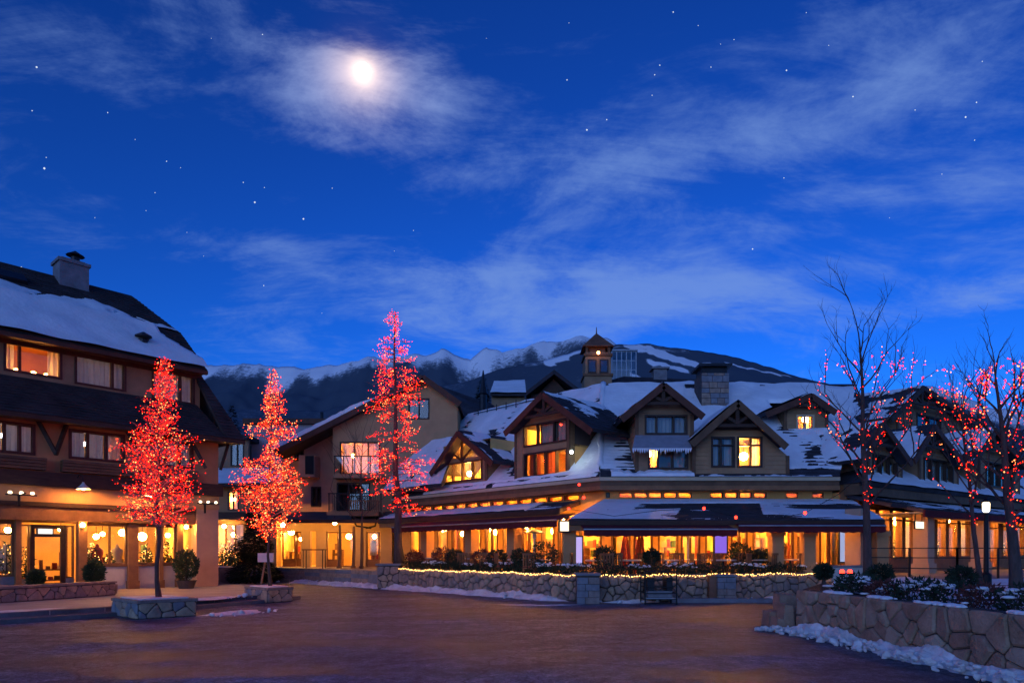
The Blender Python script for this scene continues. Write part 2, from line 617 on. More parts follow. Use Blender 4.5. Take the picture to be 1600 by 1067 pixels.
def stones_on(root, path, z0, z1, cw, ch, mats, side=1, proud=0.07, gap=0.022, seed=1, name='stone', jit=.38, drop=0.0, cornr=.16):
    """irregular face stones, each an object, laid along a path (ground plan) between two heights; side +1 = right of the path"""
    rng = random.Random(seed)
    path = [Vector((p[0], p[1], 0)) for p in path]
    Lh = path_len(path)
    H = z1 - z0
    out = []
    for poly in voronoi_cells(Lh, H, cw, ch, rng, jit, drop):
        cx = sum(p[0] for p in poly) / len(poly); cz = sum(p[1] for p in poly) / len(poly)
        # round off: split long corners
        rp = []
        n = len(poly)
        for i in range(n):
            p, q, r = poly[i - 1], poly[i], poly[(i + 1) % n]
            rp.append((q[0] + (p[0] - q[0]) * cornr, q[1] + (p[1] - q[1]) * cornr)); rp.append((q[0] + (r[0] - q[0]) * cornr, q[1] + (r[1] - q[1]) * cornr))
        pr = proud * rng.uniform(.65, 1.25)
        mb = MB(); n = len(rp)

        def P(x, z, d):
            b, t = path_at(path, max(0, min(Lh, x)))
            nn = Vector((t.y, -t.x, 0)) * side
            return b + nn * d + Z * (z0 + z)
        rings = []
        size = max(.05, math.sqrt(sum((p[0] - cx) ** 2 + (p[1] - cz) ** 2 for p in rp) / n))
        for (g, d) in ((gap, -.02), (gap, pr * .55), (gap + .035, pr)):
            f = max(.3, 1 - g / size)
            ring = []
            for (x, z) in rp:
                x2, z2 = cx + (x - cx) * f, cz + (z - cz) * f
                dd = d + (noise.noise((x2 * 5, z2 * 5, seed)) * .03 if d > 0 else 0)
                ring.append(P(x2, z2, dd))
            rings.append(ring)
        i0 = 0
        mb.v = [v for r_ in rings for v in r_] + [P(cx + rng.uniform(-.02, .02), cz, pr * 1.12)]
        for k in range(2):
            for j in range(n):
                a, b = k * n + j, k * n + (j + 1) % n
                mb.f.append((a, b, b + n, a + n) if side > 0 else (b, a, a + n, b + n))
        for j in range(n):
            a, b = 2 * n + j, 2 * n + (j + 1) % n
            mb.f.append((a, b, 3 * n) if side > 0 else (b, a, 3 * n))
        out.append(mb.build(name, rng.choice(mats), root))
    return out


def ribbon_wall(mb, path, z0, z1, th, side=1):
    """solid wall core along a ground-plan path, thickness going to the back"""
    path = [Vector((p[0], p[1], 0)) for p in path]
    n = len(path); F_, B_ = [], []
    for k in range(n):
        d = (path[min(k + 1, n - 1)] - path[max(k - 1, 0)]).normalized()
        nn = Vector((d.y, -d.x, 0)) * side
        F_.append(path[k]); B_.append(path[k] - nn * th)
    for k in range(n - 1):
        mb.hexa([F_[k] + Z * z0, F_[k + 1] + Z * z0, B_[k + 1] + Z * z0, B_[k] + Z * z0, F_[k] + Z * z1, F_[k + 1] + Z * z1, B_[k + 1] + Z * z1, B_[k] + Z * z1])


def prism(mb, pts, z0, z1):
    n = len(pts); i = len(mb.v)
    mb.v += [Vector((x, y, z0)) for x, y in pts] + [Vector((x, y, z1)) for x, y in pts]
    mb.f.append(tuple(i + k for k in reversed(range(n)))); mb.f.append(tuple(i + n + k for k in range(n)))
    for k in range(n): mb.f.append((i + k, i + (k + 1) % n, i + n + (k + 1) % n, i + n + k))


def leaf_cloud(mb, c, rad, count, size, rng, shape='ball', up=0.3):
    """many small leaf faces spread through a volume"""
    c = Vector(c)
    for _ in range(count):
        while True:
            v = Vector((rng.uniform(-1, 1), rng.uniform(-1, 1), rng.uniform(-1, 1)))
            if shape == 'cone':
                h = (v.z + 1) / 2; rr = (1 - h) ** .8 + .06
                if math.hypot(v.x, v.y) <= rr and (math.hypot(v.x, v.y) > rr * .5 or rng.random() < .25): break
            else:
                l = v.length
                if l <= 1 and (l > .55 or rng.random() < .25): break
        lump = 1 + .22 * noise.noise((v.x * 2.3 + c.x, v.y * 2.3 + c.y, v.z * 2.3))
        p = c + Vector((v.x * rad[0], v.y * rad[1], v.z * rad[2])) * lump
        d = Vector((v.x, v.y, up + v.z * .4 + rng.uniform(-.6, .6))) + Vector((rng.uniform(-.7, .7), rng.uniform(-.7, .7), rng.uniform(-.3, .5)))
        d = d.normalized() if d.length > .01 else Z
        t = d.cross(Vector((rng.uniform(-1, 1), rng.uniform(-1, 1), rng.uniform(-1, 1))))
        t = t.normalized() if t.length > .01 else Vector((1, 0, 0))
        s_ = size * rng.uniform(.6, 1.3)
        mb.face([p - t * s_ * .28, p + d * s_ * .55 - t * s_ * .1, p + d * s_, p + t * s_ * .28 + d * s_ * .3])

# ------------------------------------------------------------------ material palette
mat('asphalt', (0.165, 0.188, 0.270), 0.6, .30, .45, .9, 70, spec=.22)
mat('earth', (0.05, 0.05, 0.05), .95, .3, .05)
mat('paving', (0.36, 0.30, 0.27), .7, .22, 1.2, .35, 22)
mat('kerb', (0.13, 0.12, 0.13), .8, .3, 2, .4, 20)
mat('terrace', (0.24, 0.19, 0.17), .75, .25, 1.0, .3, 20)
mat('snow', (0.84, 0.84, 0.86), .6, .10, 1.0, .9, 6)
mat('snow_dirty', (0.66, 0.64, 0.64), .65, .22, 2.4, .8, 12, col2=(.82, .82, .84))
mat('stone_a', (0.33, 0.23, 0.175), .85, .3, 4, .6, 26)
mat('stone_b', (0.40, 0.28, 0.19), .85, .3, 4, .6, 26)
mat('stone_c', (0.25, 0.19, 0.165), .85, .3, 4, .6, 26)
mat('granite_a', (0.42, 0.27, 0.17), .85, .28, 3, 1.0, 30, col2=(.48, .33, .24))
mat('granite_b', (0.36, 0.225, 0.15), .85, .32, 3, 1.0, 30, col2=(.42, .28, .21))
mat('granite_c', (0.45, 0.32, 0.22), .85, .25, 3, 1.0, 30, col2=(.48, .37, .28))
mat('mortar', (0.085, 0.07, 0.065), .95, .3, 6, .5, 40)
mat('block_grey', (0.20, 0.20, 0.22), .85, .25, 3, .5, 24)
mat('stucco_ochre', (0.48, 0.25, 0.11), .9, .14, 1.6, .25, 50)
mat('stucco_pink', (0.50, 0.30, 0.19), .9, .12, 1.6, .25, 50)
mat('stucco_beige', (0.46, 0.30, 0.15), .9, .12, 1.2, .25, 50)
mat('stucco_lilac', (0.40, 0.33, 0.34), .9, .12, 1.2, .2, 50)
mat('cream_trim', (0.52, 0.42, 0.27), .75, .1, 2)
mat('wood_dark', (0.055, 0.028, 0.018), .6, .35, 2.5, .3, 30, stretch=(1, 1, 5))
mat('wood_red', (0.095, 0.032, 0.018), .6, .3, 2.5, .25, 30)
mat('wood_brown', (0.14, 0.075, 0.04), .65, .3, 2.5, .25, 30)
mat('wood_orange', (0.26, 0.12, 0.05), .6, .25, 2.5, .25, 30)
mat('siding', (0.34, 0.20, 0.105), .8, .18, 1.5, .25, 24)
mat('siding_grey', (0.30, 0.185, 0.11), .8, .18, 1.5, .25, 24)
mat('shingle', (0.040, 0.038, 0.048), .85, .45, 1.1, .5, 40)
mat('shingle_brown', (0.048, 0.036, 0.036), .85, .45, 1.1, .5, 40)
mat('metal_dark', (0.03, 0.03, 0.035), .45, .25, 4, metal=.6)
mat('metal_roof', (0.10, 0.11, 0.13), .5, .2, 2, metal=.4)
mat('iron', (0.02, 0.02, 0.022), .5, .2, 4, metal=.5)
mat('steel', (0.32, 0.33, 0.36), .4, .2, 4, metal=.7)
mat('frame_dark', (0.035, 0.02, 0.016), .5, .3, 4)
mat('frame_red', (0.10, 0.030, 0.016), .5, .3, 4)
mat('frame_wood', (0.20, 0.095, 0.04), .5, .25, 4)
mat('white_panel', (0.56, 0.50, 0.44), .7, .1, 3)
mat('awning_maroon', (0.10, 0.010, 0.016), .85, .25, 2.5, .2, 40)
mat('awning_grey', (0.26, 0.26, 0.30), .8, .15, 3)
mat('room_warm', (0.78, 0.50, 0.17), .85, .15, 1)
mat('room_orange', (0.68, 0.36, 0.11), .85, .2, .8)
mat('room_dark', (0.06, 0.05, 0.05), .9, .2, 1)
mat('display_wood', (0.22, 0.11, 0.05), .7, .3, 2)
mat('display_red', (0.32, 0.04, 0.03), .7, .3, 2)
mat('display_white', (0.6, 0.55, 0.48), .7, .2, 2)
mat('display_green', (0.05, 0.10, 0.04), .8, .3, 3)
mat('display_blue', (0.06, 0.08, 0.20), .7, .3, 3)
mat('cushion', (0.28, 0.07, 0.05), .9, .25, 3)
mat('needles', (0.045, 0.075, 0.030), .8, .4, 3)
mat('needles_dark', (0.022, 0.040, 0.022), .85, .4, 3)
mat('needles_far', (0.014, 0.028, 0.026), .9, .4, .5)
mat('berry_leaf', (0.12, 0.035, 0.03), .8, .45, 3)
mat('bark', (0.085, 0.06, 0.052), .9, .35, 5, .7, 30, stretch=(3, 3, .7))
mat('twig', (0.30, 0.20, 0.16), .9, .3, 5)
mat('soil', (0.05, 0.035, 0.028), .95, .4, 5, .8, 20)
mat('pot', (0.07, 0.05, 0.04), .7, .3, 4)
mat('cable', (0.02, 0.02, 0.02), .6, .1, 4)
mat('copper', (0.22, 0.10, 0.06), .55, .3, 2, metal=.2)
cloth('curtain_pale', (0.80, 0.78, 0.76), .45)
cloth('curtain_gold', (0.75, 0.52, 0.22), .5)
cloth('curtain_red', (0.55, 0.16, 0.07), .5)
glass('glass', .05)
glass('glass_amber', .05, (.68, .56, .42))
glass('glass_sky', .06)
emit('globe', (1.0, 0.42, 0.075), 400)
emit('globe_shop', (1.0, 0.45, 0.09), 210)
emit('curtain_fill', (0.85, 0.85, 1.0), 26)  # for lamps added behind the pale curtains to brighten them
emit('globe_dim', (1.0, 0.40, 0.12), 16)
emit('globe_soft', (1.0, 0.42, 0.09), 75)
emit('lamp_bulb', (1.0, 0.42, 0.085), 1100)
emit('globe_patio', (1.0, 0.38, 0.06), 380)
emit('lantern_white', (1.0, 0.80, 0.50), 4)
emit('flood_white', (0.80, 1.0, 0.92), 60)
emit('sign_white', (1.0, 0.80, 0.55), 1.5)
emit('poster_lilac', (0.62, 0.48, 1.0), .7)
emit('poster_blue', (0.55, 0.62, 1.0), .5)
emit('poster_violet', (0.35, 0.18, 1.0), .6)
emit('screen', (0.8, 0.7, 0.65), 1.6)
emit('bulb_red', (1.0, 0.008, 0.004), 3.0)
emit('bulb_hot', (1.0, 0.26, 0.07), 4)
emit('bulb_orange', (1.0, 0.040, 0.004), 3.0)
emit('bulb_pink', (1.0, 0.035, 0.012), 2.8)
emit('bulb_gold', (1.0, 0.50, 0.13), 6.5)
emit('red_flood', (1.0, 0.02, 0.01), 9)
emit('moon', (1.0, 0.92, 0.74), 4)
emit('star', (0.75, 0.86, 1.0), .8)

# asphalt: patched, slightly damp, with wheel-polished streaks and fine cracks
def tune_asphalt():
    m = MATS['asphalt']; nt = m.node_tree; N, L = nt.nodes, nt.links
    b = N['Principled BSDF']
    tc = N.new('ShaderNodeTexCoord')
    mp = N.new('ShaderNodeMapping'); mp.inputs['Scale'].default_value = (.22, .75, 1); mp.inputs['Rotation'].default_value = (0, 0, R(18))
    L.new(tc.outputs['Object'], mp.inputs[0])
    n = N.new('ShaderNodeTexNoise'); n.inputs['Scale'].default_value = 1.1; n.inputs['Detail'].default_value = 7; n.inputs['Distortion'].default_value = .6
    L.new(mp.outputs[0], n.inputs['Vector'])
    g = N.new('ShaderNodeTexNoise'); g.inputs['Scale'].default_value = 45; g.inputs['Detail'].default_value = 2
    L.new(tc.outputs['Object'], g.inputs['Vector'])
    old = b.inputs['Base Color'].links[0].from_socket
    rp = N.new('ShaderNodeValToRGB'); rp.color_ramp.elements[0].position = .36; rp.color_ramp.elements[1].position = .66
    rp.color_ramp.elements[0].color = (.48, .48, .52, 1); rp.color_ramp.elements[1].color = (1.4, 1.3, 1.26, 1)
    L.new(n.outputs['Fac'], rp.inputs[0])
    r2 = N.new('ShaderNodeValToRGB'); r2.color_ramp.elements[0].position = .35; r2.color_ramp.elements[1].position = .72
    r2.color_ramp.elements[0].color = (.6, .6, .6, 1); r2.color_ramp.elements[1].color = (1.5, 1.5, 1.5, 1)
    L.new(g.outputs['Fac'], r2.inputs[0])
    m1 = N.new('ShaderNodeMixRGB'); m1.blend_type = 'MULTIPLY'; m1.inputs[0].default_value = 1
    L.new(old, m1.inputs[1]); L.new(rp.outputs[0], m1.inputs[2])
    m2 = N.new('ShaderNodeMixRGB'); m2.blend_type = 'MULTIPLY'; m2.inputs[0].default_value = 1
    L.new(m1.outputs[0], m2.inputs[1]); L.new(r2.outputs[0], m2.inputs[2])
    # cracks
    vo = N.new('ShaderNodeTexVoronoi'); vo.feature = 'DISTANCE_TO_EDGE'; vo.inputs['Scale'].default_value = .28
    nd = N.new('ShaderNodeTexNoise'); nd.inputs['Scale'].default_value = .8; nd.inputs['Detail'].default_value = 5
    L.new(tc.outputs['Object'], nd.inputs['Vector'])
    ad = N.new('ShaderNodeMixRGB'); ad.blend_type = 'ADD'; ad.inputs[0].default_value = 1.6
    L.new(tc.outputs['Object'], ad.inputs[1]); L.new(nd.outputs['Color'], ad.inputs[2]); L.new(ad.outputs[0], vo.inputs['Vector'])
    cr = N.new('ShaderNodeValToRGB'); cr.color_ramp.elements[0].position = .0; cr.color_ramp.elements[1].position = .008
    cr.color_ramp.elements[0].color = (.35, .35, .35, 1); cr.color_ramp.elements[1].color = (1, 1, 1, 1)
    L.new(vo.outputs['Distance'], cr.inputs[0])
    m3 = N.new('ShaderNodeMixRGB'); m3.blend_type = 'MULTIPLY'; m3.inputs[0].default_value = 1
    L.new(m2.outputs[0], m3.inputs[1]); L.new(cr.outputs[0], m3.inputs[2])
    # coarse mottling, repair patches and traffic film
    last = m3.outputs[0]
    for sc_, lo, hi, p0, p1 in ((3.2, .58, 1.35, .40, .62), (14, .58, 1.42, .40, .62)):
        q = N.new('ShaderNodeTexNoise'); q.inputs['Scale'].default_value = sc_; q.inputs['Detail'].default_value = 6; q.inputs['Roughness'].default_value = .7
        L.new(tc.outputs['Object'], q.inputs['Vector'])
        r_ = N.new('ShaderNodeValToRGB'); r_.color_ramp.elements[0].position = p0; r_.color_ramp.elements[1].position = p1
        r_.color_ramp.elements[0].color = (lo, lo, lo, 1); r_.color_ramp.elements[1].color = (hi, hi, hi * .98, 1); L.new(q.outputs['Fac'], r_.inputs[0])
        k = N.new('ShaderNodeMixRGB'); k.blend_type = 'MULTIPLY'; k.inputs[0].default_value = 1; L.new(last, k.inputs[1]); L.new(r_.outputs[0], k.inputs[2]); last = k.outputs[0]
    vp = N.new('ShaderNodeTexVoronoi'); vp.inputs['Scale'].default_value = .16; L.new(ad.outputs[0], vp.inputs['Vector'])
    hs = N.new('ShaderNodeRGBToBW'); L.new(vp.outputs['Color'], hs.inputs[0])
    r_ = N.new('ShaderNodeValToRGB'); r_.color_ramp.elements[0].color = (.72, .72, .74, 1); r_.color_ramp.elements[1].color = (1.22, 1.2, 1.2, 1); r_.color_ramp.elements[0].position = .25; r_.color_ramp.elements[1].position = .75; L.new(hs.outputs[0], r_.inputs[0])
    k = N.new('ShaderNodeMixRGB'); k.blend_type = 'MULTIPLY'; k.inputs[0].default_value = .8; L.new(last, k.inputs[1]); L.new(r_.outputs[0], k.inputs[2]); last = k.outputs[0]
    # paired wheel tracks curving through the square
    mt = N.new('ShaderNodeMapping'); mt.inputs['Rotation'].default_value = (0, 0, R(62)); L.new(ad.outputs[0], mt.inputs[0])
    wv = N.new('ShaderNodeTexWave'); wv.inputs['Scale'].default_value = .17; wv.inputs['Distortion'].default_value = 2.2; wv.inputs['Detail'].default_value = 2; wv.inputs['Detail Scale'].default_value = .4; L.new(mt.outputs[0], wv.inputs['Vector'])
    r_ = N.new('ShaderNodeValToRGB'); r_.color_ramp.elements[0].color = (1, 1, 1, 1); r_.color_ramp.elements[1].color = (.70, .70, .72, 1); r_.color_ramp.elements[0].position = .72; r_.color_ramp.elements[1].position = .95; L.new(wv.outputs['Fac'], r_.inputs[0])
    k = N.new('ShaderNodeMixRGB'); k.blend_type = 'MULTIPLY'; k.inputs[0].default_value = .8; L.new(last, k.inputs[1]); L.new(r_.outputs[0], k.inputs[2])
    L.new(k.outputs[0], b.inputs['Base Color'])
    mr = N.new('ShaderNodeMapRange'); L.new(n.outputs['Fac'], mr.inputs[0]); mr.inputs['From Min'].default_value = .3; mr.inputs['From Max'].default_value = .7
    mr.inputs['To Min'].default_value = .45; mr.inputs['To Max'].default_value = .75
    L.new(mr.outputs[0], b.inputs['Roughness'])


tune_asphalt()

# ------------------------------------------------------------------ ground, square, pavement
KERB = [(-17.0, 8.2), (-11.1, 14.8), (-9.6, 16.6), (-8.2, 19.6), (-7.2, 21.6), (-7.0, 22.6)]


def build_ground():
    mb = MB(); mb.face([(-9000, -2000, -.06), (9000, -2000, -.06), (9000, 9000, -.06), (-9000, 9000, -.06)])
    tag(mb.build('ground', 'earth'), 'dark open ground around and behind the village', kind='structure')
    mb = MB(); mb.face([(-60, -25, 0), (60, -25, 0), (60, 75, 0), (-60, 75, 0)])
    tag(mb.build('plaza_road', 'asphalt'), 'worn dark asphalt surface of the open village square', kind='structure')
    # pavement, two steps up from the asphalt
    back = [(-9.6, 27.4), (-11.4, 28.6), (-40, 0), (-32, -6)]
    mb = MB(); prism(mb, [(x - .45, y + .25) for x, y in KERB] + back, .0, .20)
    tag(mb.build('pavement', 'paving'), 'pale paved walk in front of the ochre shop building', kind='structure')
    mb = MB(); prism(mb, KERB + [(-9.9, 26.9), (-11.6, 28.0), (-39, -1), (-31, -6)], .0, .10)
    tag(mb.build('kerb', 'kerb'), 'dark stone kerb step along the pavement edge', kind='structure')
    # upper kerb stones, slightly proud
    mb = MB()
    pts = [Vector((x - .45, y + .25, 0)) for x, y in KERB]
    for k in range(len(pts) - 1):
        n = max(1, int((pts[k + 1] - pts[k]).length / .9))
        for j in range(n):
            a, b = pts[k].lerp(pts[k + 1], j / n + .006), pts[k].lerp(pts[k + 1], (j + 1) / n - .006)
            d = (b - a).normalized(); q = Vector((-d.y, d.x, 0)) * .28
            o = -Vector((-d.y, d.x, 0)) * .015
            mb.hexa([a + o + Z * .10, b + o + Z * .10, b + q + Z * .10, a + q + Z * .10, a + o + Z * .206, b + o + Z * .206, b + q + Z * .206, a + q + Z * .206])
    tag(mb.build('kerb_edge', 'kerb'), 'upper row of kerb stones on the pavement edge', kind='structure')


build_ground()

# ------------------------------------------------------------------ mountains: two ridges of real terrain
def lerp_profile(prof, x):
    if x <= prof[0][0]: return prof[0][1]
    for (x0, y0), (x1, y1) in zip(prof, prof[1:]):
        if x <= x1:
            t = (x - x0) / (x1 - x0); t = t * t * (3 - 2 * t) if abs(x1 - x0) > 60 else t
            return y0 + (y1 - y0) * t
    return prof[-1][1]


def snow_forest_material():
    m = bpy.data.materials.new('mountain'); m.use_nodes = True
    nt = m.node_tree; N, L = nt.nodes, nt.links
    b = N['Principled BSDF']; b.inputs['Roughness'].default_value = .9; b.inputs['Specular IOR Level'].default_value = .1
    at = N.new('ShaderNodeAttribute'); at.attribute_name = 'snow'
    tc = N.new('ShaderNodeTexCoord')
    n = N.new('ShaderNodeTexNoise'); n.inputs['Scale'].default_value = .03; n.inputs['Detail'].default_value = 10; n.inputs['Roughness'].default_value = .75
    L.new(tc.outputs['Object'], n.inputs['Vector'])
    ad = N.new('ShaderNodeMath'); ad.operation = 'MULTIPLY_ADD'; L.new(n.outputs['Fac'], ad.inputs[0]); ad.inputs[1].default_value = .9; ad.inputs[2].default_value = -.45
    a2 = N.new('ShaderNodeMath'); L.new(at.outputs['Fac'], a2.inputs[0]); L.new(ad.outputs[0], a2.inputs[1])
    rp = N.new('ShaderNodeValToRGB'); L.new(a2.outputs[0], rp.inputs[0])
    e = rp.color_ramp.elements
    e[0].position = .36; e[0].color = (.060, .085, .120, 1)  # forest tones blued in place of distant airlight haze
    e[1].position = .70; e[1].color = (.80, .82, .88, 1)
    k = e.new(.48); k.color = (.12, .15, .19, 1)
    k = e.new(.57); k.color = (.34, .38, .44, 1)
    L.new(rp.outputs[0], b.inputs['Base Color'])
    MATS['mountain'] = m


snow_forest_material()


def ridge(name, label, prof, dist, depth, x0, x1, snowfn, seed, rough, nx=420, ny=90):
    mb = MB(); sn = []
    for j in range(ny + 1):
        t = j / ny                                 # 0 at the crest, 1 at the foot
        for i in range(nx + 1):
            px = x0 + (x1 - x0) * i / nx
            Yd = dist - depth * t
            X = (px - HX) / FPX * dist * (1 - .25 * t)
            top = (HY - lerp_profile(prof, px)) / FPX * dist
            h = top * (1 - t) ** 1.15
            e = math.sin(min(1, t * 3.5) * math.pi / 2)
            f = fbm(X / 900 + seed, Yd / 900, 0, 6) * rough * (.25 + e) * (1 - t * .6)
            rid = (abs(noise.noise((X / 420 + seed * 3, Yd / 1300, 1.7))) - .25) * rough * .9 * e * (1 - t)
            crest = noise.noise((X / 130 + seed, 3.3, 0)) * rough * .10 + noise.noise((X / 50 + seed, 1.3, 0)) * rough * .05
            z = h + f * .6 - rid + crest * (1 - t)
            if t < .25: z = min(z, top + crest - t * rough * .5)
            mb.v.append(Vector((X, Yd, z - 30 * t)))
            sn.append(snowfn(px, t, X, Yd, z / max(1, top)))
    k = nx + 1
    # far side falls away behind the crest
    base = len(mb.v)
    for i in range(nx + 1):
        p = mb.v[i]; mb.v.append(Vector((p.x * 1.15, p.y + depth * .7, -40))); sn.append(.2)
    for j in range(ny):
        for i in range(nx): mb.f.append((j * k + i, (j + 1) * k + i, (j + 1) * k + i + 1, j * k + i + 1))
    for i in range(nx): mb.f.append((i, i + 1, base + i + 1, base + i))
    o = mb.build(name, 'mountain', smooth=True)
    a = o.data.attributes.new('snow', 'FLOAT', 'POINT'); a.data.foreach_set('value', sn)
    return tag(o, label, kind='structure')


FAR = [(-500, 600), (100, 590), (300, 570), (330, 566), (345, 569), (380, 565), (430, 572), (480, 570), (520, 573), (545, 566), (575, 557), (600, 562), (640, 553), (665, 556), (690, 545), (712, 553), (735, 561), (760, 541), (785, 549), (815, 545), (850, 532), (880, 534), (905, 526), (925, 530), (945, 528), (965, 536), (985, 540), (1020, 548), (1100, 570), (1250, 620), (1380, 612), (1420, 604), (1450, 600), (1500, 610), (1560, 640), (1700, 640), (2100, 620)]
NEAR = [(-600, 720), (200, 680), (330, 640), (480, 640), (600, 625), (700, 600), (800, 572), (860, 556), (920, 545), (960, 538), (1000, 536), (1060, 539), (1110, 545), (1150, 554), (1200, 569), (1250, 586), (1300, 600), (1380, 622), (1460, 640), (1600, 670), (2200, 700)]


def far_snow(px, t, X, Yd, q):
    v = .90 - t * 5.0 + fbm(X / 170, Yd / 420, 2, 5) * .34
    g = noise.noise((X / 260 + 5, Yd / 2600, 4.0))       # gullies and cleared runs that hold snow
    if g > .12: v += .30 * min(1, (g - .12) * 6)
    if px < 600: v += .04 - max(0, t - .06) * 2
    return max(.05, v)


RUNS = [((985, 545), (1100, 580), 9), ((1130, 570), (1215, 612), 3), ((860, 562), (900, 545), 10), ((1005, 575), (1060, 590), 5), ((940, 575), (1000, 610), 4)]


def near_snow(px, t, X, Yd, q):
    v = .25 + fbm(X / 160, Yd / 260, 5, 4) * .13
    py = HY - (HY - lerp_profile(NEAR, px)) * (1 - t) ** 1.15
    for (ax, ay), (bx, by), w in RUNS:
        l2 = (bx - ax) ** 2 + (by - ay) ** 2
        s = max(0, min(1, ((px - ax) * (bx - ax) + (py - ay) * (by - ay)) / l2))
        d = math.hypot(px - ax - s * (bx - ax), py - ay - s * (by - ay)) + noise.noise((px / 12, py / 9, 2)) * 4
        if d < w: v += .55
    if t < .03 and 820 < px < 1080: v += .25
    if px < 880: v += .10 * min(1, (880 - px) / 200)
    return v


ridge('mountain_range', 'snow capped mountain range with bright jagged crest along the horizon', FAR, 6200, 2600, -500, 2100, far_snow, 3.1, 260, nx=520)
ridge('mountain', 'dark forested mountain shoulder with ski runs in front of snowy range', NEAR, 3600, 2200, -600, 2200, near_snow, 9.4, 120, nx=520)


# ------------------------------------------------------------------ moon and stars
def build_sky_things():
    mb = MB(); d = 12000
    mb.ball(MOON * d, 10 / FPX * d, 20, 14)
    tag(mb.build('moon', 'moon', smooth=True), 'bright full moon glowing through thin cloud', 'moon')
    stars = [(57, 105, 2.0), (69, 263, 2.4), (50, 173, 1.2), (72, 246, 1.0), (168, 176, 1.2), (260, 252, 1.3), (282, 262, .9), (242, 301, 1.1), (380, 285, 1.3), (398, 316, 2.3), (413, 293, 1.1), (474, 342, 2.3), (519, 294, 1.1), (412, 446, 1.4), (228, 329, .9), (292, 363, .9), (410, 54, 1.2), (148, 340, .9), (211, 218, .9), (318, 400, .8), (616, 392, .8), (646, 360, 1.0), (503, 489, .8), (886, 125, 1.5), (917, 203, 2.2), (948, 187, 1.5), (1023, 117, 1.4), (1031, 102, 1.5), (1019, 149, 1.2), (1052, 19, 1.6), (1091, 40, 1.0), (1147, 62, 1.1), (1111, 105, 1.3), (1126, 69, .9), (1229, 110, 1.8), (1333, 151, 1.7), (1295, 71, .9), (1225, 278, 1.3), (1176, 389, 1.8), (1430, 172, 1.2), (1509, 183, 1.9), (1526, 160, 1.4), (1535, 96, 1.0), (1523, 219, 1.2), (1472, 272, 1.0), (1260, 20, .9), (889, 36, .9), (33, 417, 1.3), (330, 60, .7), (1390, 340, .8), (760, 60, .7)]
    mb = MB(); d = 14000
    for x, y, s in stars: mb.octa(sky_dir(x, y) * d, s * .60 / FPX * d)
    tag(mb.build('stars', 'star'), 'small white stars scattered over the blue night sky', kind='stuff')


build_sky_things()

# ------------------------------------------------------------------ small things used in several places
def pendant(p, r, label, group, m='globe', cord=.5):
    t = thing('pendant_lamp', label, 'lamp', (p[0], p[1], p[2] - r), group)
    mb = MB(); mb.ball(p, r, 12, 8); mb.build('globe', m, t, smooth=True)
    mb = MB(); mb.tube([(p[0], p[1], p[2] + r * .9), (p[0], p[1], p[2] + r + cord)], .012, 5); mb.build('cord', 'cable', t)
    return t


def lit_tree(p, h, label, group, seed=0):
    """small dressed conifer standing in a lit window"""
    rng = random.Random(seed)
    t = thing('window_tree', label, 'christmas tree', p, group)
    mb = MB(); mb.tube([p, (p[0], p[1], p[2] + h * .9)], [.035, .008], 5); mb.build('trunk', 'bark', t)
    mb = MB(); leaf_cloud(mb, (p[0], p[1], p[2] + h * .55), (h * .27, h * .27, h * .45), 420, h * .085, rng, 'cone', -.1)
    mb.build('crown', 'needles', t)
    mb = MB()
    for _ in range(34):
        z = rng.random(); a = rng.random() * 6.28; r = h * .27 * (1 - z) ** .8 + .02
        mb.octa((p[0] + math.cos(a) * r, p[1] + math.sin(a) * r, p[2] + h * (.1 + .88 * z)), .018)
    mb.build('bulbs', 'bulb_gold', t, kind='stuff')
    return t


def counter(F, a0, a1, z0, d, label, group, seed, mats=('display_wood', 'display_white', 'display_red', 'display_green')):
    """shop counter / shelf with goods standing on it"""
    rng = random.Random(seed)
    if a0 > a1: a0, a1 = a1, a0
    t = thing('display_shelf', label, 'shelf', F.p((a0 + a1) / 2, z0, d), group)
    mb = MB(); h = rng.uniform(.7, 1.7)
    F.box(mb, a0, a0 + .05, z0, z0 + h, d - .4, d); F.box(mb, a1 - .05, a1, z0, z0 + h, d - .4, d)
    n = int(h / .45) + 1
    for k in range(n): F.box(mb, a0 + .05, a1 - .05, z0 + h * (k + 1) / n - .04, z0 + h * (k + 1) / n, d - .4, d - .01)
    mb.build('shelf_frame', 'display_wood', t)
    for k in range(n):
        x = a0 + .1
        while x < a1 - .15:
            w = rng.uniform(.06, .2); hh = rng.uniform(.1, .36)
            if rng.random() < .8:
                m = MB(); F.box(m, x, min(x + w, a1 - .06), z0 + h * (k + 1) / n + .002, z0 + h * (k + 1) / n + hh, d - .3, d - .3 + w)
                m.build('goods', rng.choice(mats), t)
            x += w + rng.uniform(.02, .12)
    return t


def figure_stand(p, h, m, label, group):
    """dress-form on a stand, as in shop windows"""
    t = thing('dress_form', label, 'dress form', p, group)
    mb = MB(); mb.lathe(p, [(.16, 0), (.16, .02), (.02, .05), (.02, h * .45)], 10); mb.build('stand', 'iron', t)
    mb = MB(); mb.lathe(p, [(.20, h * .40), (.21, h * .52), (.15, h * .66), (.20, h * .80), (.19, h * .87), (.06, h * .92), (.055, h * .97), (.02, h)], 12)
    mb.build('torso', m, t, smooth=True)
    return t


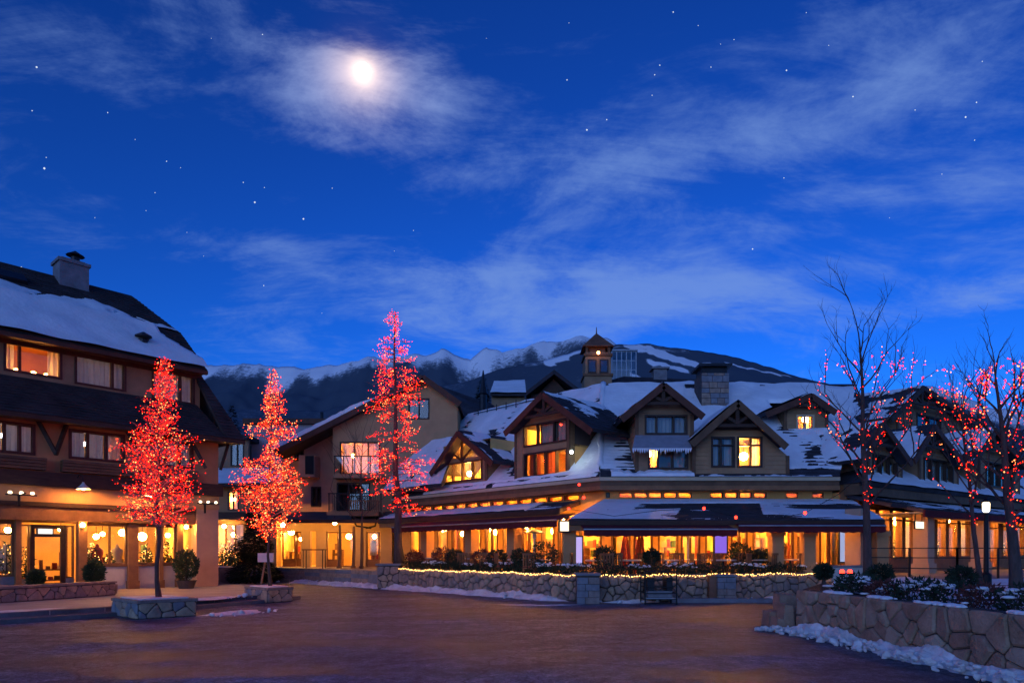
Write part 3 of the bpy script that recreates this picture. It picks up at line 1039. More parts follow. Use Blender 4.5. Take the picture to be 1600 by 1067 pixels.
def potted_shrub(p, r, h, label, seed, potr=.24, poth=.3):
    rng = random.Random(seed)
    t = thing('potted_shrub', label, 'shrub', p)
    mb = MB(); mb.lathe(p, [(potr * .75, 0), (potr, poth * .9), (potr * 1.08, poth * .9), (potr * 1.08, poth), (potr * .9, poth), (potr * .88, poth * .85)], 14); mb.build('pot', 'pot', t)
    mb = MB(); mb.tube([(p[0], p[1], p[2] + poth * .8), (p[0], p[1], p[2] + h * .75)], [.03, .012], 6); mb.build('stem', 'bark', t)
    mb = MB(); leaf_cloud(mb, (p[0], p[1], p[2] + poth + (h - poth) * .5), (r, r, (h - poth) * .52), 2200, .10, rng, 'ball', .5)
    mb.build('foliage', 'needles', t)
    return t


def gooseneck(F, a, z, d, label, seed=0):
    """barn lamp on a curved arm"""
    t = thing('wall_lamp', label, 'lamp', F.p(a, z, .0), 'lit barn lamps on the ochre shop front')
    mb = MB()
    mb.tube([F.p(a, z + .12, .02), F.p(a, z + .42, .12), F.p(a, z + .52, d * .55), F.p(a, z + .40, d * .95), F.p(a, z + .24, d)], .018, 6)
    mb.lathe(F.p(a, z + .12, .03), [(.06, -.06), (.06, .06)], 8)
    mb.build('arm', 'iron', t)
    c = F.p(a, z, d)
    mb = MB()
    n = 16
    prof = [(.21, 0), (.20, .03), (.12, .10), (.05, .18), (.03, .24)]
    base = len(mb.v)
    for r, zz in prof:
        for j in range(n): mb.v.append(c + Vector((r * math.cos(6.2832 * j / n), r * math.sin(6.2832 * j / n), zz)))
    for k in range(len(prof) - 1):
        for j in range(n): mb.f.append((k * n + j, k * n + (j + 1) % n, (k + 1) * n + (j + 1) % n, (k + 1) * n + j))
    mb.build('shade', 'white_panel', t)
    mb = MB(); mb.ball(c + Z * .035, .055, 8, 6); mb.build('bulb', 'lamp_bulb', t, smooth=True)
    return t


# ------------------------------------------------------------------ ochre shop building along the pavement
FL = Fr((-11.7, 27.2), (-.663, -.749), (.749, -.663))


def build_shop_building():
    F = FL
    root = thing('shop_building', 'three storey ochre shop building with snowy shingle roof and lit storefront', 'building', F.p(0, .2, 0))
    AE = 11.0
    zE = F.zz(383, 688, .9)                 # pent roof eave
    zT = F.zz(200, 616, -.9)                # its top, under the attic windows
    zU = F.zz(318, 578, -.2)                # main roof eave
    zB = F.zz(280, 521, -2.2)
    zR = F.zz(205, 462, -5.0)
    zbelt1, zbelt0 = F.zz(150, 743, 0), F.zz(150, 764, 0)
    zband0 = F.zz(200, 790, 0)
    zfas0 = F.zz(165, 815, 0)
    # first-floor wall with three windows
    wz = (F.zz(150, 720, 0), F.zz(150, 674, 0))
    wins = [(F.a(55), F.a(-18)), (F.a(195), F.a(107)), (F.a(302), F.a(238))]
    mb = MB()
    wall(F, mb, rect(0, AE, zbelt0 - .02, zE + .55), [rect(a, b, *wz) for a, b in wins], -.28, 0)
    mb.build('wall', 'stucco_ochre', root)
    for k, (a, b) in enumerate(wins):
        window(F, root, (a, b, *wz), (.34, .67), (), 0, 'frame_red', fw=.09, inset=.16, curtains=((.03, .30), (.36, .64), (.70, .97)))
        room(F, root, a, b, wz[0] - .1, wz[1] + .1, -.3, 1.6, 'room_orange')
        pendant(F.p((a + b) / 2, wz[1] - .3, -1.3), .08, 'added dim lamp brightening pale curtains on the first floor of the ochre building', 'added lamps behind the pale curtains', 'curtain_fill', .2)
        # projecting timber box below, with raking brackets beside the window
        mb = MB(); b0, b1 = a - .25, b + .25
        if k == 2: b0 = a - .05
        n = 4
        zb = (F.zz(150, 724, 0), zbelt1 + .03)
        for q in range(n):
            z1 = zb[0] - (zb[0] - zb[1]) * q / n; z0 = zb[0] - (zb[0] - zb[1]) * (q + 1) / n + .012
            F.box(mb, b0, b1, z0, z1, .0, .22 + .03 * (n - q))
        mb.build('balcony_box', 'wood_brown', root)
        for s_, x in ((-1, b0 + .08), (1, b1 - .08)):
            mb = MB(); mb.bar(F.p(x - s_ * .10, wz[1] + .12, .04), F.p(x + s_ * .32, wz[0] + .05, .42), .11, .11); mb.build('bracket', 'wood_dark', root)
    # timber belt and stucco band with lamps, then the fascia over the shop windows
    mb = MB(); F.box(mb, -.12, AE, zbelt0, zbelt1, .0, .16); mb.build('belt_beam', 'wood_dark', root)
    mb = MB(); F.box(mb, -.02, AE, zband0, zbelt0 - .003, -.35, .02); mb.build('stucco_band', 'stucco_ochre', root)
    mb = MB(); F.box(mb, F.a(306), AE, zfas0, zband0 - .003, -.45, -.05); mb.build('fascia', 'wood_orange', root)
    mb = MB(); F.box(mb, F.a(304), AE, zband0 - .14, zband0 - .006, -.05, .06); mb.build('fascia_moulding', 'wood_dark', root)
    mb = MB(); wall(F, mb, rect(0, F.a(307), .2, zband0 - .002), [], -.75, 0); mb.build('corner_pier', 'stucco_pink', root)
    # shop front
    ds = -.42
    zs0, zs1 = F.zz(165, 882, ds), F.zz(165, 819, ds)
    mull = [(133, 198, (.42,)), (213, 246, ()), (252, 274, ()), (283, 303, ())]
    for (x0, x1, cols) in mull:
        a, b = F.a(x1, ds), F.a(x0, ds)
        window(F, root, (a, b, zs0, zs1), cols, (), ds, 'frame_wood', fw=.06, name='shop_window')
        mb = MB(); F.box(mb, a, b, .2, zs0 - .07, ds - .1, ds); F.box(mb, a + .09, b - .09, .34, zs0 - .16, ds, ds + .025); mb.build('stall_riser', 'white_panel', root)
        mb = MB(); F.box(mb, a - .02, b + .02, zs0 - .07, zs0 - .003, ds - .1, ds + .06); mb.build('sill', 'frame_wood', root)
    a, b = F.a(22, ds), F.a(-40, ds)
    window(F, root, (a, b, .75, zs1), (.5,), (.78,), ds, 'frame_wood', fw=.07, name='shop_window')
    mb = MB(); F.box(mb, a, b, .2, .747, ds - .1, ds + .01); mb.build('stall_riser', 'block_grey', root)
    for (x0, x1) in ((120, 133), (198, 213), (246, 252), (274, 283), (303, 308), (22, 31)):
        mb = MB(); F.box(mb, F.a(x1, ds), F.a(x0, ds), .2, zfas0 - .004, ds - .14, ds + .2)
        F.box(mb, F.a(x1, ds) - .03, F.a(x0, ds) + .03, .2, .5, ds - .14, ds + .24); mb.build('pilaster', 'wood_orange', root)
    # entrance: door with sidelights and transom
    a, b = F.a(105, ds), F.a(50, ds)
    window(F, root, (a, b, .36, zs1 - .06), (), (.83,), ds - .25, 'frame_dark', fw=.13, name='door')
    for (x0, x1) in ((33, 49), (106, 119)):
        window(F, root, (F.a(x1, ds), F.a(x0, ds), .65, zs1 - .06), (), (), ds - .25, 'frame_wood', fw=.05, name='sidelight')
        mb = MB(); F.box(mb, F.a(x1, ds), F.a(x0, ds), .2, .645, ds - .35, ds - .22); mb.build('stall_riser', 'block_grey', root)
    mb = MB(); F.box(mb, a + .16, a + .20, 1.05, 1.55, ds - .2, ds - .16); mb.build('door_handle', 'copper', root)
    mb = MB(); F.box(mb, F.a(122, ds), F.a(30, ds), .2, .28, ds - .4, ds + .9); F.box(mb, F.a(120, ds), F.a(36, ds), .28, .36, ds - .4, ds + .5); mb.build('door_step', 'display_wood', root)
    mb = MB(); F.box(mb, F.a(306, ds), AE, zs1 + .003, zfas0 - .003, ds - .1, ds); mb.build('head_panel', 'wood_orange', root)
    room(F, root, F.a(306, ds), AE, .18, zfas0 + .1, ds - .45, 4.5, 'room_warm')
    # pent roof: long slope, and the end piece that climbs beside the attic
    aE1 = F.a(383, .9); a1 = F.a(306, -.9)
    tp = F.px(314, 586, -.9)
    shingles('pent_roof', root, F.p(a1 - .4, zE, .9), F.p(AE, zE, .9), F.p(AE, zT, -.9), F.p(a1, zT, -.9), 13, 'shingle_brown', .22)
    shingles('pent_roof', root, F.p(aE1, zE, .9), F.p(a1 - .402, zE, .9), F.p(a1, tp[1] - .05, -.92), F.p(tp[0], tp[1], -.92), 20, 'shingle_brown', .22)
    mb = MB(); mb.face([F.p(aE1, zE - .05, .9), F.p(tp[0], tp[1] - .05, -.92), F.p(tp[0] + .3, tp[1], -9), F.p(aE1, zE - .05, -9)]); mb.build('end_slope', 'shingle_brown', root)
    mb = MB(); F.box(mb, aE1 + .02, AE, zE - .16, zE - .02, .78, .94); mb.build('gutter', 'wood_dark', root)
    mb = MB(); F.box(mb, aE1 + .05, AE, zE - .10, zE - .06, -.02, .78); mb.build('soffit', 'wood_brown', root)
    mb = MB(); mb.bar(F.p(-.06, zE - 1.15, .05), F.p(aE1 + .3, zE - .1, .1), .09, .09); mb.build('bracket', 'wood_dark', root)
    mb = MB(); mb.bar(F.p(-.06, zE - 1.15, -2.0), F.p(aE1 + .3, zE - .1, -2.0), .09, .09); mb.build('bracket', 'wood_dark', root)
    mb = MB(); mb.face([F.p(0, .2, -.28), F.p(0, .2, -10), F.p(0, zE + .4, -10), F.p(0, zE + .4, -.28)]); mb.build('end_wall', 'stucco_pink', root)
    # attic storey
    dw = -.9
    tops = [((5, 97), (533, 586), (.27,), 1), ((116, 197), (552, 606), (.73,), 0), ((237, 304), (577, 628), (.66,), 0), ((-90, -8), (512, 566), (.5,), 0)]
    holes = []
    for (x0, x1), (y0, y1), cols, on in tops:
        xm = (x0 + x1) / 2
        r = (F.a(x1, dw), F.a(x0, dw), F.zz(xm, y1, dw), F.zz(xm, y0, dw)); holes.append(r)
        cols = tuple(1 - c for c in cols)
        if on:
            window(F, root, r, cols, (), dw, 'frame_red', fw=.08, inset=.16, curtains=((.02, .22), (.80, .97)))
            room(F, root, r[0] - .3, r[1] + .3, r[2] - .3, r[3] + .25, dw - .25, 2.6, 'room_orange')
            for x in (25, 52, 72):
                c = F.p(F.a(x, dw - .8), r[2] + .22, dw - .8)
                t = thing('table_lamp', 'small table lamp glowing on the sill of the orange attic window', 'lamp', (c.x, c.y, r[2] - .3), 'table lamps in the attic window')
                m = MB(); m.tube([(c.x, c.y, r[2] - .3), c], .03, 6); m.build('stem', 'copper', t)
                m = MB(); m.ball(c, .09, 10, 7); m.build('bulb', 'globe_soft', t, smooth=True)
        else:
            window(F, root, r, cols, (), dw, 'frame_red', fw=.08, inset=.16, curtains=((.03, .24), (.28, .97)))
            room(F, root, r[0], r[1], r[2] - .1, r[3] + .1, dw - .28, 1.5, 'room_orange')
            pendant(F.p((r[0] + r[1]) / 2, r[3] - .25, dw - 1.3), .08, 'added dim lamp brightening pale curtains in the attic of the ochre building', 'added lamps behind the pale curtains', 'curtain_fill', .2)
    mb = MB(); wall(F, mb, rect(F.a(312, dw), AE, zT - .1, zU + .25), [rect(*h) for h in holes], dw - .26, dw); mb.build('attic_wall', 'siding', root)
    mb = MB()
    F.box(mb, F.a(314, dw), AE, zU - .24, zU - .06, dw, dw + .08); mb.build('attic_trim', 'wood_red', root)
    for (x0, x1), _, _, _ in tops:
        for x in (x0, x1):
            pass
    # main roof, two pitches, hipped end
    e0 = F.a(324, -.2); m0 = F.a(283, -2.2); r0 = F.a(205, -5.0)
    q1 = (F.p(e0, zU, -.2), F.p(AE, zU, -.2), F.p(AE, zB, -2.2), F.p(m0, zB, -2.2))
    q2 = (F.p(m0, zB, -2.2), F.p(AE, zB, -2.2), F.p(AE, zR, -5), F.p(r0, zR, -5))
    shingles('roof', root, *q1, 14, 'shingle_brown', .22)
    shingles('roof', root, *q2, 15, 'shingle_brown', .22)
    mb = MB()
    mb.face([F.p(e0, zU - .1, -.2), F.p(m0, zB - .1, -2.2), F.p(r0, zR - .1, -5), F.p(m0, zB - .1, -8), F.p(e0, zU - .1, -10)])
    mb.face([F.p(r0, zR, -5), F.p(AE, zR, -5), F.p(AE, zU, -10), F.p(e0, zU, -10)]); mb.build('roof_back', 'shingle_brown', root)
    mb = MB(); F.box(mb, e0, AE, zU - .16, zU - .02, -.3, -.14); mb.build('gutter', 'wood_red', root)
    mb = MB(); F.box(mb, e0, AE, zU - .1, zU - .06, dw, -.3); mb.build('soffit', 'wood_brown', root)

    W = AE - m0

    def f1(s, t, x, y):
        return .42 + fbm(x * .5, y * 1.2, 1) * .18 - (.9 if (x < 1.0 and t > .25 + x * .5) else 0)

    def f2(s, t, x, y):                      # slides off the upper slope in tongues
        edge = .36 + .20 * noise.noise((x * .55 + 2, 0, 0)) + .10 * noise.noise((x * 1.7, 3, 0)) + .05 * noise.noise((x * 5, y * 1.2, 0))
        if x < 2.2: edge -= (2.2 - x) * .12
        return edge - t - (.5 if abs(noise.noise((x * .35 + y * .22, y * .25, 6.0))) < .035 and t > .08 else 0)
    snow_sheet('roof_snow', root, *q1, f1, .12, amp=.20)
    snow_sheet('roof_snow', root, *q2, f2, .11, amp=.17)
    # chimney with corbelled top and sheet-metal cowl
    dc = -4.2
    a, b = F.a(139, dc), F.a(93, dc); zt = F.zz(116, 412, dc)
    mb = MB(); F.box(mb, a, b, zR - 1.6, zt, dc - .9, dc); mb.build('chimney', 'block_grey', root)
    mb = MB(); F.box(mb, a - .06, b + .06, zt, zt + .12, dc - .96, dc + .06); F.box(mb, a + .1, b - .1, zt + .12, zt + .2, dc - .8, dc - .1); mb.build('chimney_cap', 'block_grey', root)
    c = F.p((a * .65 + b * .35), zt + .2, dc - .45)
    mb = MB(); mb.lathe(c, [(.16, 0), (.16, .22), (.14, .24)], 10); mb.lathe(c + Z * .28, [(.34, 0), (.18, .10), (.03, .2)], 10); mb.build('chimney_cowl', 'metal_dark', root)
    # roof vent near the eave and a skylight hatch
    c = F.p(F.a(224, -.9), F.zz(224, 556, -.9), -.9)
    mb = MB(); mb.lathe(c - Z * .25, [(.16, 0), (.16, .85), (.20, .87)], 10); mb.lathe(c + Z * .72, [(.30, 0), (.30, .04), (.05, .18)], 10); mb.build('roof_vent', 'metal_dark', root)
    p = F.p(F.a(14, -3.6), zB + (zR - zB) * .52, -3.62)
    sl = (F.p(0, zR, -5) - F.p(0, zB, -2.2)).normalized(); nn = sl.cross(F.u).normalized()
    if nn.z < 0: nn = -nn
    mb = MB(); q = [p + F.u * x + sl * y for x, y in ((-.5, -.35), (.5, -.35), (.5, .35), (-.5, .35))]
    mb.hexa([v - nn * .02 for v in q] + [v + nn * .14 for v in q]); mb.build('roof_hatch', 'metal_dark', root)
    # lamps, sconces, lantern
    gooseneck(F, F.a(130, .75), F.zz(130, 764, .75), .75, 'lit barn lamp above the shop window between door and red tree')
    gooseneck(F, F.a(236, .75), F.zz(236, 775, .75), .75, 'lit barn lamp half hidden behind the red lit tree')
    for (x, y, lab) in ((129, 820, 'small wall sconce on brown pilaster beside the shop door'), (291, 823, 'small wall sconce beside the corner pier of the shop')):
        dd = ds + .3
        c = F.p(F.a(x, dd), F.zz(x, y, dd), dd)
        t = thing('wall_sconce', lab, 'lamp', c)
        m = MB(); F.box(m, F.a(x, dd) - .05, F.a(x, dd) + .05, c.z - .12, c.z + .1, ds + .2, ds + .26); m.build('back_plate', 'iron', t)
        m = MB(); m.ball(c, .075, 10, 7); m.build('bulb', 'globe_shop', t, smooth=True)
    # hanging lantern signs
    for (x, y, lab) in ((325, 787, 'iron bracket with twin white lamps on the corner pier'), (33, 773, 'iron bracket with white lamps left of the shop door')):
        a_ = F.a(x, .4); z_ = F.zz(x, y, .4)
        t = thing('bracket_lamp', lab, 'lamp', F.p(a_, z_, .0))
        m = MB(); m.tube([F.p(a_, z_, .0), F.p(a_, z_ + .03, .9)], .025, 6); F.box(m, a_ - .42, a_ + .42, z_ - .02, z_ + .02, .38, .44); F.box(m, a_ - .03, a_ + .03, z_ - .35, z_, .1, .16); m.build('bracket', 'iron', t)
        for k in (-.3, 0, .3):
            m = MB(); m.lathe(F.p(a_ + k, z_ + .03, .41), [(.05, 0), (.06, .04), (.04, .08)], 8); m.build('lamp_head', 'lantern_white', t)
    # inside the shop
    for x, y, r in ((150, 838, .10), (191, 832, .13), (222, 838, .16), (160, 834, .08), (262, 836, .09), (12, 828, .1), (297, 836, .1), (95, 826, .1)):
        c = F.p(F.a(x, -2.2), F.zz(x, y, -2.2), -2.2)
        pendant(c, r, 'glowing globe lamp hanging inside the ochre shop', 'globe lamps inside the ochre shop', 'globe_shop', .5)
    for k, (x, h) in enumerate(((143, 1.2), (172, .9), (228, 1.5), (262, 1.7), (295, 1.5), (10, 1.6), (40, 1.4))):
        lit_tree(F.p(F.a(x, -1.1), .75 if h < 1.3 else .35, -1.1), h, 'small dressed christmas tree in the ochre shop window', 'trees in the ochre shop windows', k)
    for k, (x0, x1) in enumerate(((136, 165), (168, 196), (215, 244), (54, 100), (253, 272))):
        counter(F, F.a(x1, -1.6), F.a(x0, -1.6), .2, -1.5 - .3 * (k % 3), 'shelf of small goods inside the ochre shop', 'shelves inside the ochre shop', 40 + k)
    for k, x in enumerate((183, 152, 8)):
        figure_stand(F.p(F.a(x, -1.3), .3, -1.3), 1.55, ('display_white', 'display_red', 'display_white')[k], 'dress form standing in the ochre shop window', 'dress forms in the ochre shop')
    t = thing('ceiling_screen', 'lit screen glowing behind the glass shop door', 'screen', F.p(F.a(72, -2), 2.5, -2))
    m = MB(); F.box(m, F.a(82, -2), F.a(60, -2), 2.15, 2.45, -2.06, -2.0); m.build('screen', 'screen', t)
    m = MB(); F.box(m, F.a(84, -2), F.a(58, -2), 2.1, 2.5, -2.16, -2.07); m.build('housing', 'iron', t)


build_shop_building()

# ------------------------------------------------------------------ beige gabled building in the middle and the roofs round it
FM = Fr((0, 38), (1, 0), (0, -1))


def glazed_front(F, root, x_list, z0, z1, d, fm='frame_wood', fw=.07, rows=(), doors=()):
    """row of shop windows; x_list holds (left px, right px)"""
    for k, (x0, x1) in enumerate(x_list):
        a0, a1 = F.a(x0, d), F.a(x1, d)
        window(F, root, (a0, a1, z0 + (0 if k in doors else .35), z1), (.5,) if abs(a1 - a0) > 1.3 else (), rows, d, fm, fw=fw, name='door' if k in doors else 'shop_window')
        if k not in doors:
            m = MB(); F.box(m, a0, a1, z0, z0 + .347, d - .1, d - .01); m.build('stall_riser', 'wood_orange', root)


def build_middle():
    F = FM
    root = thing('gabled_building', 'beige stucco gabled building with balconies and warm lit ground floor', 'building', (-6, 38, .7))
    P = lambda x, y, d=0: F.px(x, y, d)
    zt = .7
    # gable wall
    right, left = F.a(715), F.a(520)
    w1 = (F.a(638), F.a(671), F.zz(650, 655), F.zz(650, 622))
    w2 = (F.a(531), F.a(594), F.zz(560, 741), F.zz(560, 690))
    w3 = (F.a(526), F.a(578), F.zz(560, 798), F.zz(560, 754))
    gf = [(510, 529), (531, 553), (572, 593)]
    zg = F.zz(550, 815)
    outline = [(left, zg), (right, zg), (right, F.zz(715, 629)), (F.a(660), F.zz(660, 592)), (left, F.zz(520, 661))]
    mb = MB(); wall(F, mb, outline, [rect(*w1), rect(*w2), rect(*w3)], -.3, 0); mb.build('wall', 'stucco_beige', root)
    window(F, root, w1, (.5,), (), 0, 'frame_dark', inset=.15, curtains=((.05, .22),)); room(F, root, w1[0], w1[1], w1[2], w1[3], -.32, 1.2, 'room_dark')
    window(F, root, w2, (.36, .70), (), 0, 'frame_dark', inset=.15, curtains=((.03, .16), (.84, .97)), cm='curtain_gold', name='balcony_door'); room(F, root, w2[0] - .2, w2[1] + .2, w2[2] - .1, w2[3] + .2, -.32, 2.6, 'room_orange')
    window(F, root, w3, (.36, .70), (), 0, 'frame_dark', gm='glass_sky', inset=.15, name='balcony_door'); room(F, root, w3[0], w3[1], w3[2], w3[3], -.32, 1.2, 'room_dark')
    c = F.p(F.a(552, -1.6), F.zz(552, 712, -1.6), -1.6); pendant(c, .11, 'glowing lamp behind the balcony doors of the beige gabled building', None, 'globe_patio', .8)
    # balcony under the middle window: slab and glazed rail with posts
    for (x0, x1, y, nm) in ((529, 597, 743, 'glass'), (520, 600, 800, 'iron')):
        a0, a1 = F.a(x0), F.a(x1); z = F.zz(560, y)
        m = MB(); F.box(m, a0 - .1, a1 + .1, z - .22, z, .0, .9); b = m.build('balcony', 'stucco_beige', root)
        m = MB(); F.box(m, a0 - .05, a1 + .05, z + .95, z + 1.0, .80, .86)
        n = 5
        for k in range(n + 1): x = a0 + (a1 - a0) * k / n; F.box(m, x - .02, x + .02, z, z + .95, .81, .85)
        if nm == 'iron':
            for k in range(24): x = a0 + (a1 - a0) * (k + .5) / 24; F.box(m, x - .012, x + .012, z + .08, z + .95, .82, .84)
        m.build('railing', 'iron', b)
        if nm == 'glass':
            for k in range(n):
                m = MB(); F.box(m, a0 + (a1 - a0) * k / n + .03, a0 + (a1 - a0) * (k + 1) / n - .03, z + .06, z + .92, .825, .835); m.build('pane', 'glass_sky', b)
    # recessed wing to the left
    dw = -1.3
    wl = (F.a(460, dw), F.a(475, dw), F.zz(468, 720, dw), F.zz(468, 690, dw)); wl2 = (F.a(486, dw), F.a(502, dw), F.zz(490, 792, dw), F.zz(490, 760, dw))
    o2 = [(F.a(440, dw), zg), (F.a(522, dw), zg), (F.a(522, dw), F.zz(520, 661, dw)), (F.a(440, dw), F.zz(440, 700, dw))]
    mb = MB(); wall(F, mb, o2, [rect(*wl), rect(*wl2)], dw - .3, dw); mb.build('wing_wall', 'stucco_pink', root)
    for w_ in (wl, wl2): window(F, root, w_, (.5,), (), dw, 'frame_dark', gm='glass_sky', inset=.14); room(F, root, *w_, dw - .32, 1, 'room_dark')
    m = MB(); F.box(m, F.a(476, dw), F.a(500, dw), F.zz(487, 748, dw), F.zz(487, 715, dw), dw + .003, -.2); m.build('balcony_parapet', 'stucco_pink', root)
    m = MB(); F.box(m, F.a(486, dw), F.a(499, dw), F.zz(487, 744, dw), F.zz(487, 716, dw), -.2, -.16); m.build('balcony_rail', 'iron', root)
    m = MB(); m.face([F.p(left, zg, 0), F.p(left, zg, dw), F.p(left, F.zz(520, 661), dw), F.p(left, F.zz(520, 661), 0)]); m.build('return_wall', 'stucco_beige', root)
    m = MB(); m.face([F.p(right, .7, 0), F.p(right, .7, -11), F.p(right, F.zz(715, 629), -11), F.p(right, F.zz(715, 629), 0)]); m.build('side_wall', 'stucco_beige', root)
    # roof: ridge runs back
    zr = F.zz(660, 590); zl = F.zz(430, 704, .6); z2 = F.zz(718, 628, .6); ar, al, a2 = F.a(660, .6), F.a(428, .6), F.a(719, .6)
    for (A, B, nm) in (((al, zl), (ar, zr), 'l'), ((ar, zr), (a2, z2), 'r')):
        m = MB(); m.hexa([F.p(A[0], A[1] - .22, .6), F.p(B[0], B[1] - .22, .6), F.p(B[0], B[1] - .22, -11), F.p(A[0], A[1] - .22, -11), F.p(A[0], A[1], .6), F.p(B[0], B[1], .6), F.p(B[0], B[1], -11), F.p(A[0], A[1], -11)]); m.build('roof', 'shingle_brown', root)
        m = MB(); F.bar(m, (A[0], A[1] - .13), (B[0], B[1] - .13), .3, .6, .68); m.build('bargeboard', 'wood_red', root)
    A, B = F.p(al, zl + .01, .6), F.p(al, zl + .01, -11); C, D = F.p(ar, zr + .01, -11), F.p(ar, zr + .01, .6)
    snow_sheet('roof_snow', root, B, A, D, C, lambda s, t, x, y: .5 - abs(t - .28) * 1.6 + fbm(x * .7, y * .9, 3) * .25, .22, amp=.32)
    m = MB(); n = 50
    for k in range(n):
        def pr(q):
            t_ = q / n; a_, z_ = al + (ar - al) * t_ * .72, zl + (zr - zl) * t_ * .72
            h_ = max(.02, .30 + .12 * noise.noise((t_ * 9, 1, 0)) + .05 * noise.noise((t_ * 31, 2, 0))) * min(1, (1 - t_) * 5)
            return [F.p(a_, z_ + .005, .66), F.p(a_ - h_ * .25, z_ + h_ * .8, .64), F.p(a_ - h_ * .45, z_ + h_, .2), F.p(a_ - .3, z_ + h_ * .6, -.6)]
        A_, B_ = pr(k), pr(k + 1)
        for j in range(3): m.face([A_[j], B_[j], B_[j + 1], A_[j + 1]])
    m.build('rake_snow', 'snow', root, smooth=True, kind='stuff')
    # ground floor: canopy, lit shop windows, piers
    room(F, root, F.a(441, -1.6), F.a(612, -.6), zt, zg + .1, -.6, 5.0, 'room_warm')
    glazed_front(F, root, gf, zt, zg - .55, -.25, 'frame_wood', doors=(1,))
    glazed_front(F, root, [(441, 462), (463, 478)], zt, zg - .5, -1.35, 'frame_wood')
    m = MB(); F.box(m, F.a(441, -.3), F.a(612), zg - .52, zg, -.32, -.02); m.build('lintel', 'stucco_beige', root)
    for (x0, x1) in ((470, 484), (493, 509), (554, 571), (594, 612)):
        m = MB(); F.box(m, F.a(x0), F.a(x1), zt, zg - .5, -.4, -.05); m.build('pier', 'stucco_beige', root)
    zc = F.zz(540, 812, 2.0)
    m = MB(); A0, A1 = F.a(440, 2), F.a(622, 2)
    m.hexa([F.p(A0, zc - .1, 2.0), F.p(A1, zc - .1, 2.0), F.p(A1, zc + .45, .02), F.p(A0, zc + .45, .02), F.p(A0, zc, 2.0), F.p(A1, zc, 2.0), F.p(A1, zc + .55, .02), F.p(A0, zc + .55, .02)]); m.build('canopy', 'metal_roof', root)
    m = MB(); F.box(m, A0, A1, zc - .16, zc + .02, 2.003, 2.08); m.build('canopy_edge', 'wood_dark', root)
    # flower balcony in warm light
    m = MB(); a0, a1 = F.a(546, 2.1), F.a(592, 2.1); z0, z1 = F.zz(570, 806, 2.1), F.zz(570, 783, 2.1)
    F.box(m, a0, a1, z0, z0 + .25, 1.3, 2.2)
    for k in range(15): x = a0 + (a1 - a0) * k / 14; F.box(m, x - .02, x + .02, z0 + .25, z1, 2.12, 2.18)
    F.box(m, a0, a1, z1, z1 + .06, 2.08, 2.2); m.build('bay_railing', 'wood_orange', root)
    m = MB(); m.tube([F.p(a0 + .1, z0, 2.0), F.p(a0 + .25, z0 - .5, 1.6), F.p(a0 + .9, z0 - .6, 1.0)], .05, 6); m.tube([F.p(a1 - .1, z0, 2.0), F.p(a1 - .3, z0 - .5, 1.6), F.p(a1 - .9, z0 - .6, 1.0)], .05, 6); m.build('bay_bracket', 'iron', root)
    for x, y, r in ((455, 830, .2), (522, 812 + 14, .1), (545, 838, .16), (585, 838, .12), (470, 842, .1)):
        d = -2.0
        pendant(F.p(F.a(x, d), F.zz(x, y, d), d), r, 'glowing globe lamp inside the beige gabled building', 'globe lamps inside the beige building', 'globe_shop', .4)
    for x, y in ((442, 820), (523, 816)):
        d = 1.6
        c = F.p(F.a(x, d), F.zz(x, y, d), d)
        pendant(c, .12, 'bright globe lamp under the canopy of the beige building', 'globe lamps under the grey canopy', 'globe_shop', .25)
    for k, (x0, x1) in enumerate(((512, 528), (574, 592), (443, 460))):
        counter(F, F.a(x0, -1.2), F.a(x1, -1.2), zt, -2.2, 'shelf of goods inside the beige building', 'shelves inside the beige building', 80 + k)
    figure_stand(F.p(F.a(583, -1.0), zt, -1.0), 1.6, 'display_white', 'dress form in the narrow window beside the stone restaurant', None)
    # terrace floor and its low wall of stacked sleepers
    path = [(-14.2, 36.9), (-10.2, 33.6), (-5.35, 29.2)]
    m = MB(); prism(m, [(x, y + .05) for x, y in path] + [(-4.6, 30.0), (-3.5, 39.5), (-14.2, 39.5)], -.02, .70)
    tag(m.build('terrace', 'terrace'), 'raised stone terrace in front of the beige building', kind='structure')
    t = thing('sleeper_wall', 'low dark wall of stacked stone courses edging the terrace', 'wall', (-10.2, 33.6, 0))
    Ls = [Vector((x, y, 0)) for x, y in path]
    rng = random.Random(3)
    for c_ in range(4):
        for k in range(len(Ls) - 1):
            n = int((Ls[k + 1] - Ls[k]).length / 1.1); dv = (Ls[k + 1] - Ls[k]).normalized(); nn = Vector((dv.y, -dv.x, 0))
            for j in range(n):
                a = Ls[k].lerp(Ls[k + 1], j / n) + dv * .01; b = Ls[k].lerp(Ls[k + 1], (j + 1) / n) - dv * .01
                o = nn * (.02 + rng.uniform(0, .04) - .012 * c_)
                z0_, z1_ = c_ * .185, c_ * .185 + .175
                mm = MB(); mm.hexa([a + o + Z * z0_, b + o + Z * z0_, b - nn * .2 + Z * z0_, a - nn * .2 + Z * z0_, a + o + Z * z1_, b + o + Z * z1_, b - nn * .2 + Z * z1_, a - nn * .2 + Z * z1_]); mm.build('block', rng.choice(('stone_c', 'block_grey', 'stone_a')), t)
    # leaning timber posts and a slim table on the terrace
    for x, y0, lab in ((530, 820, 'carved timber post on the terrace left of the shop door'), (552, 822, 'slim timber post right of the shop door'), (565, 822, 'thick timber post beside the narrow lit window')):
        d = 3.2; p0 = F.p(F.a(x, d), .7, d); p1 = F.p(F.a(x + 1, d), F.zz(x, y0, d), d)
        m = MB(); m.tube([p0, p0.lerp(p1, .5) + Vector((.03, 0, 0)), p1], [.09, .075, .06], 7); m.tube([p0, p0 + Z * .12], .14, 7)
        tag(m.build('timber_post', 'wood_brown'), lab, 'post', 'timber posts on the terrace')
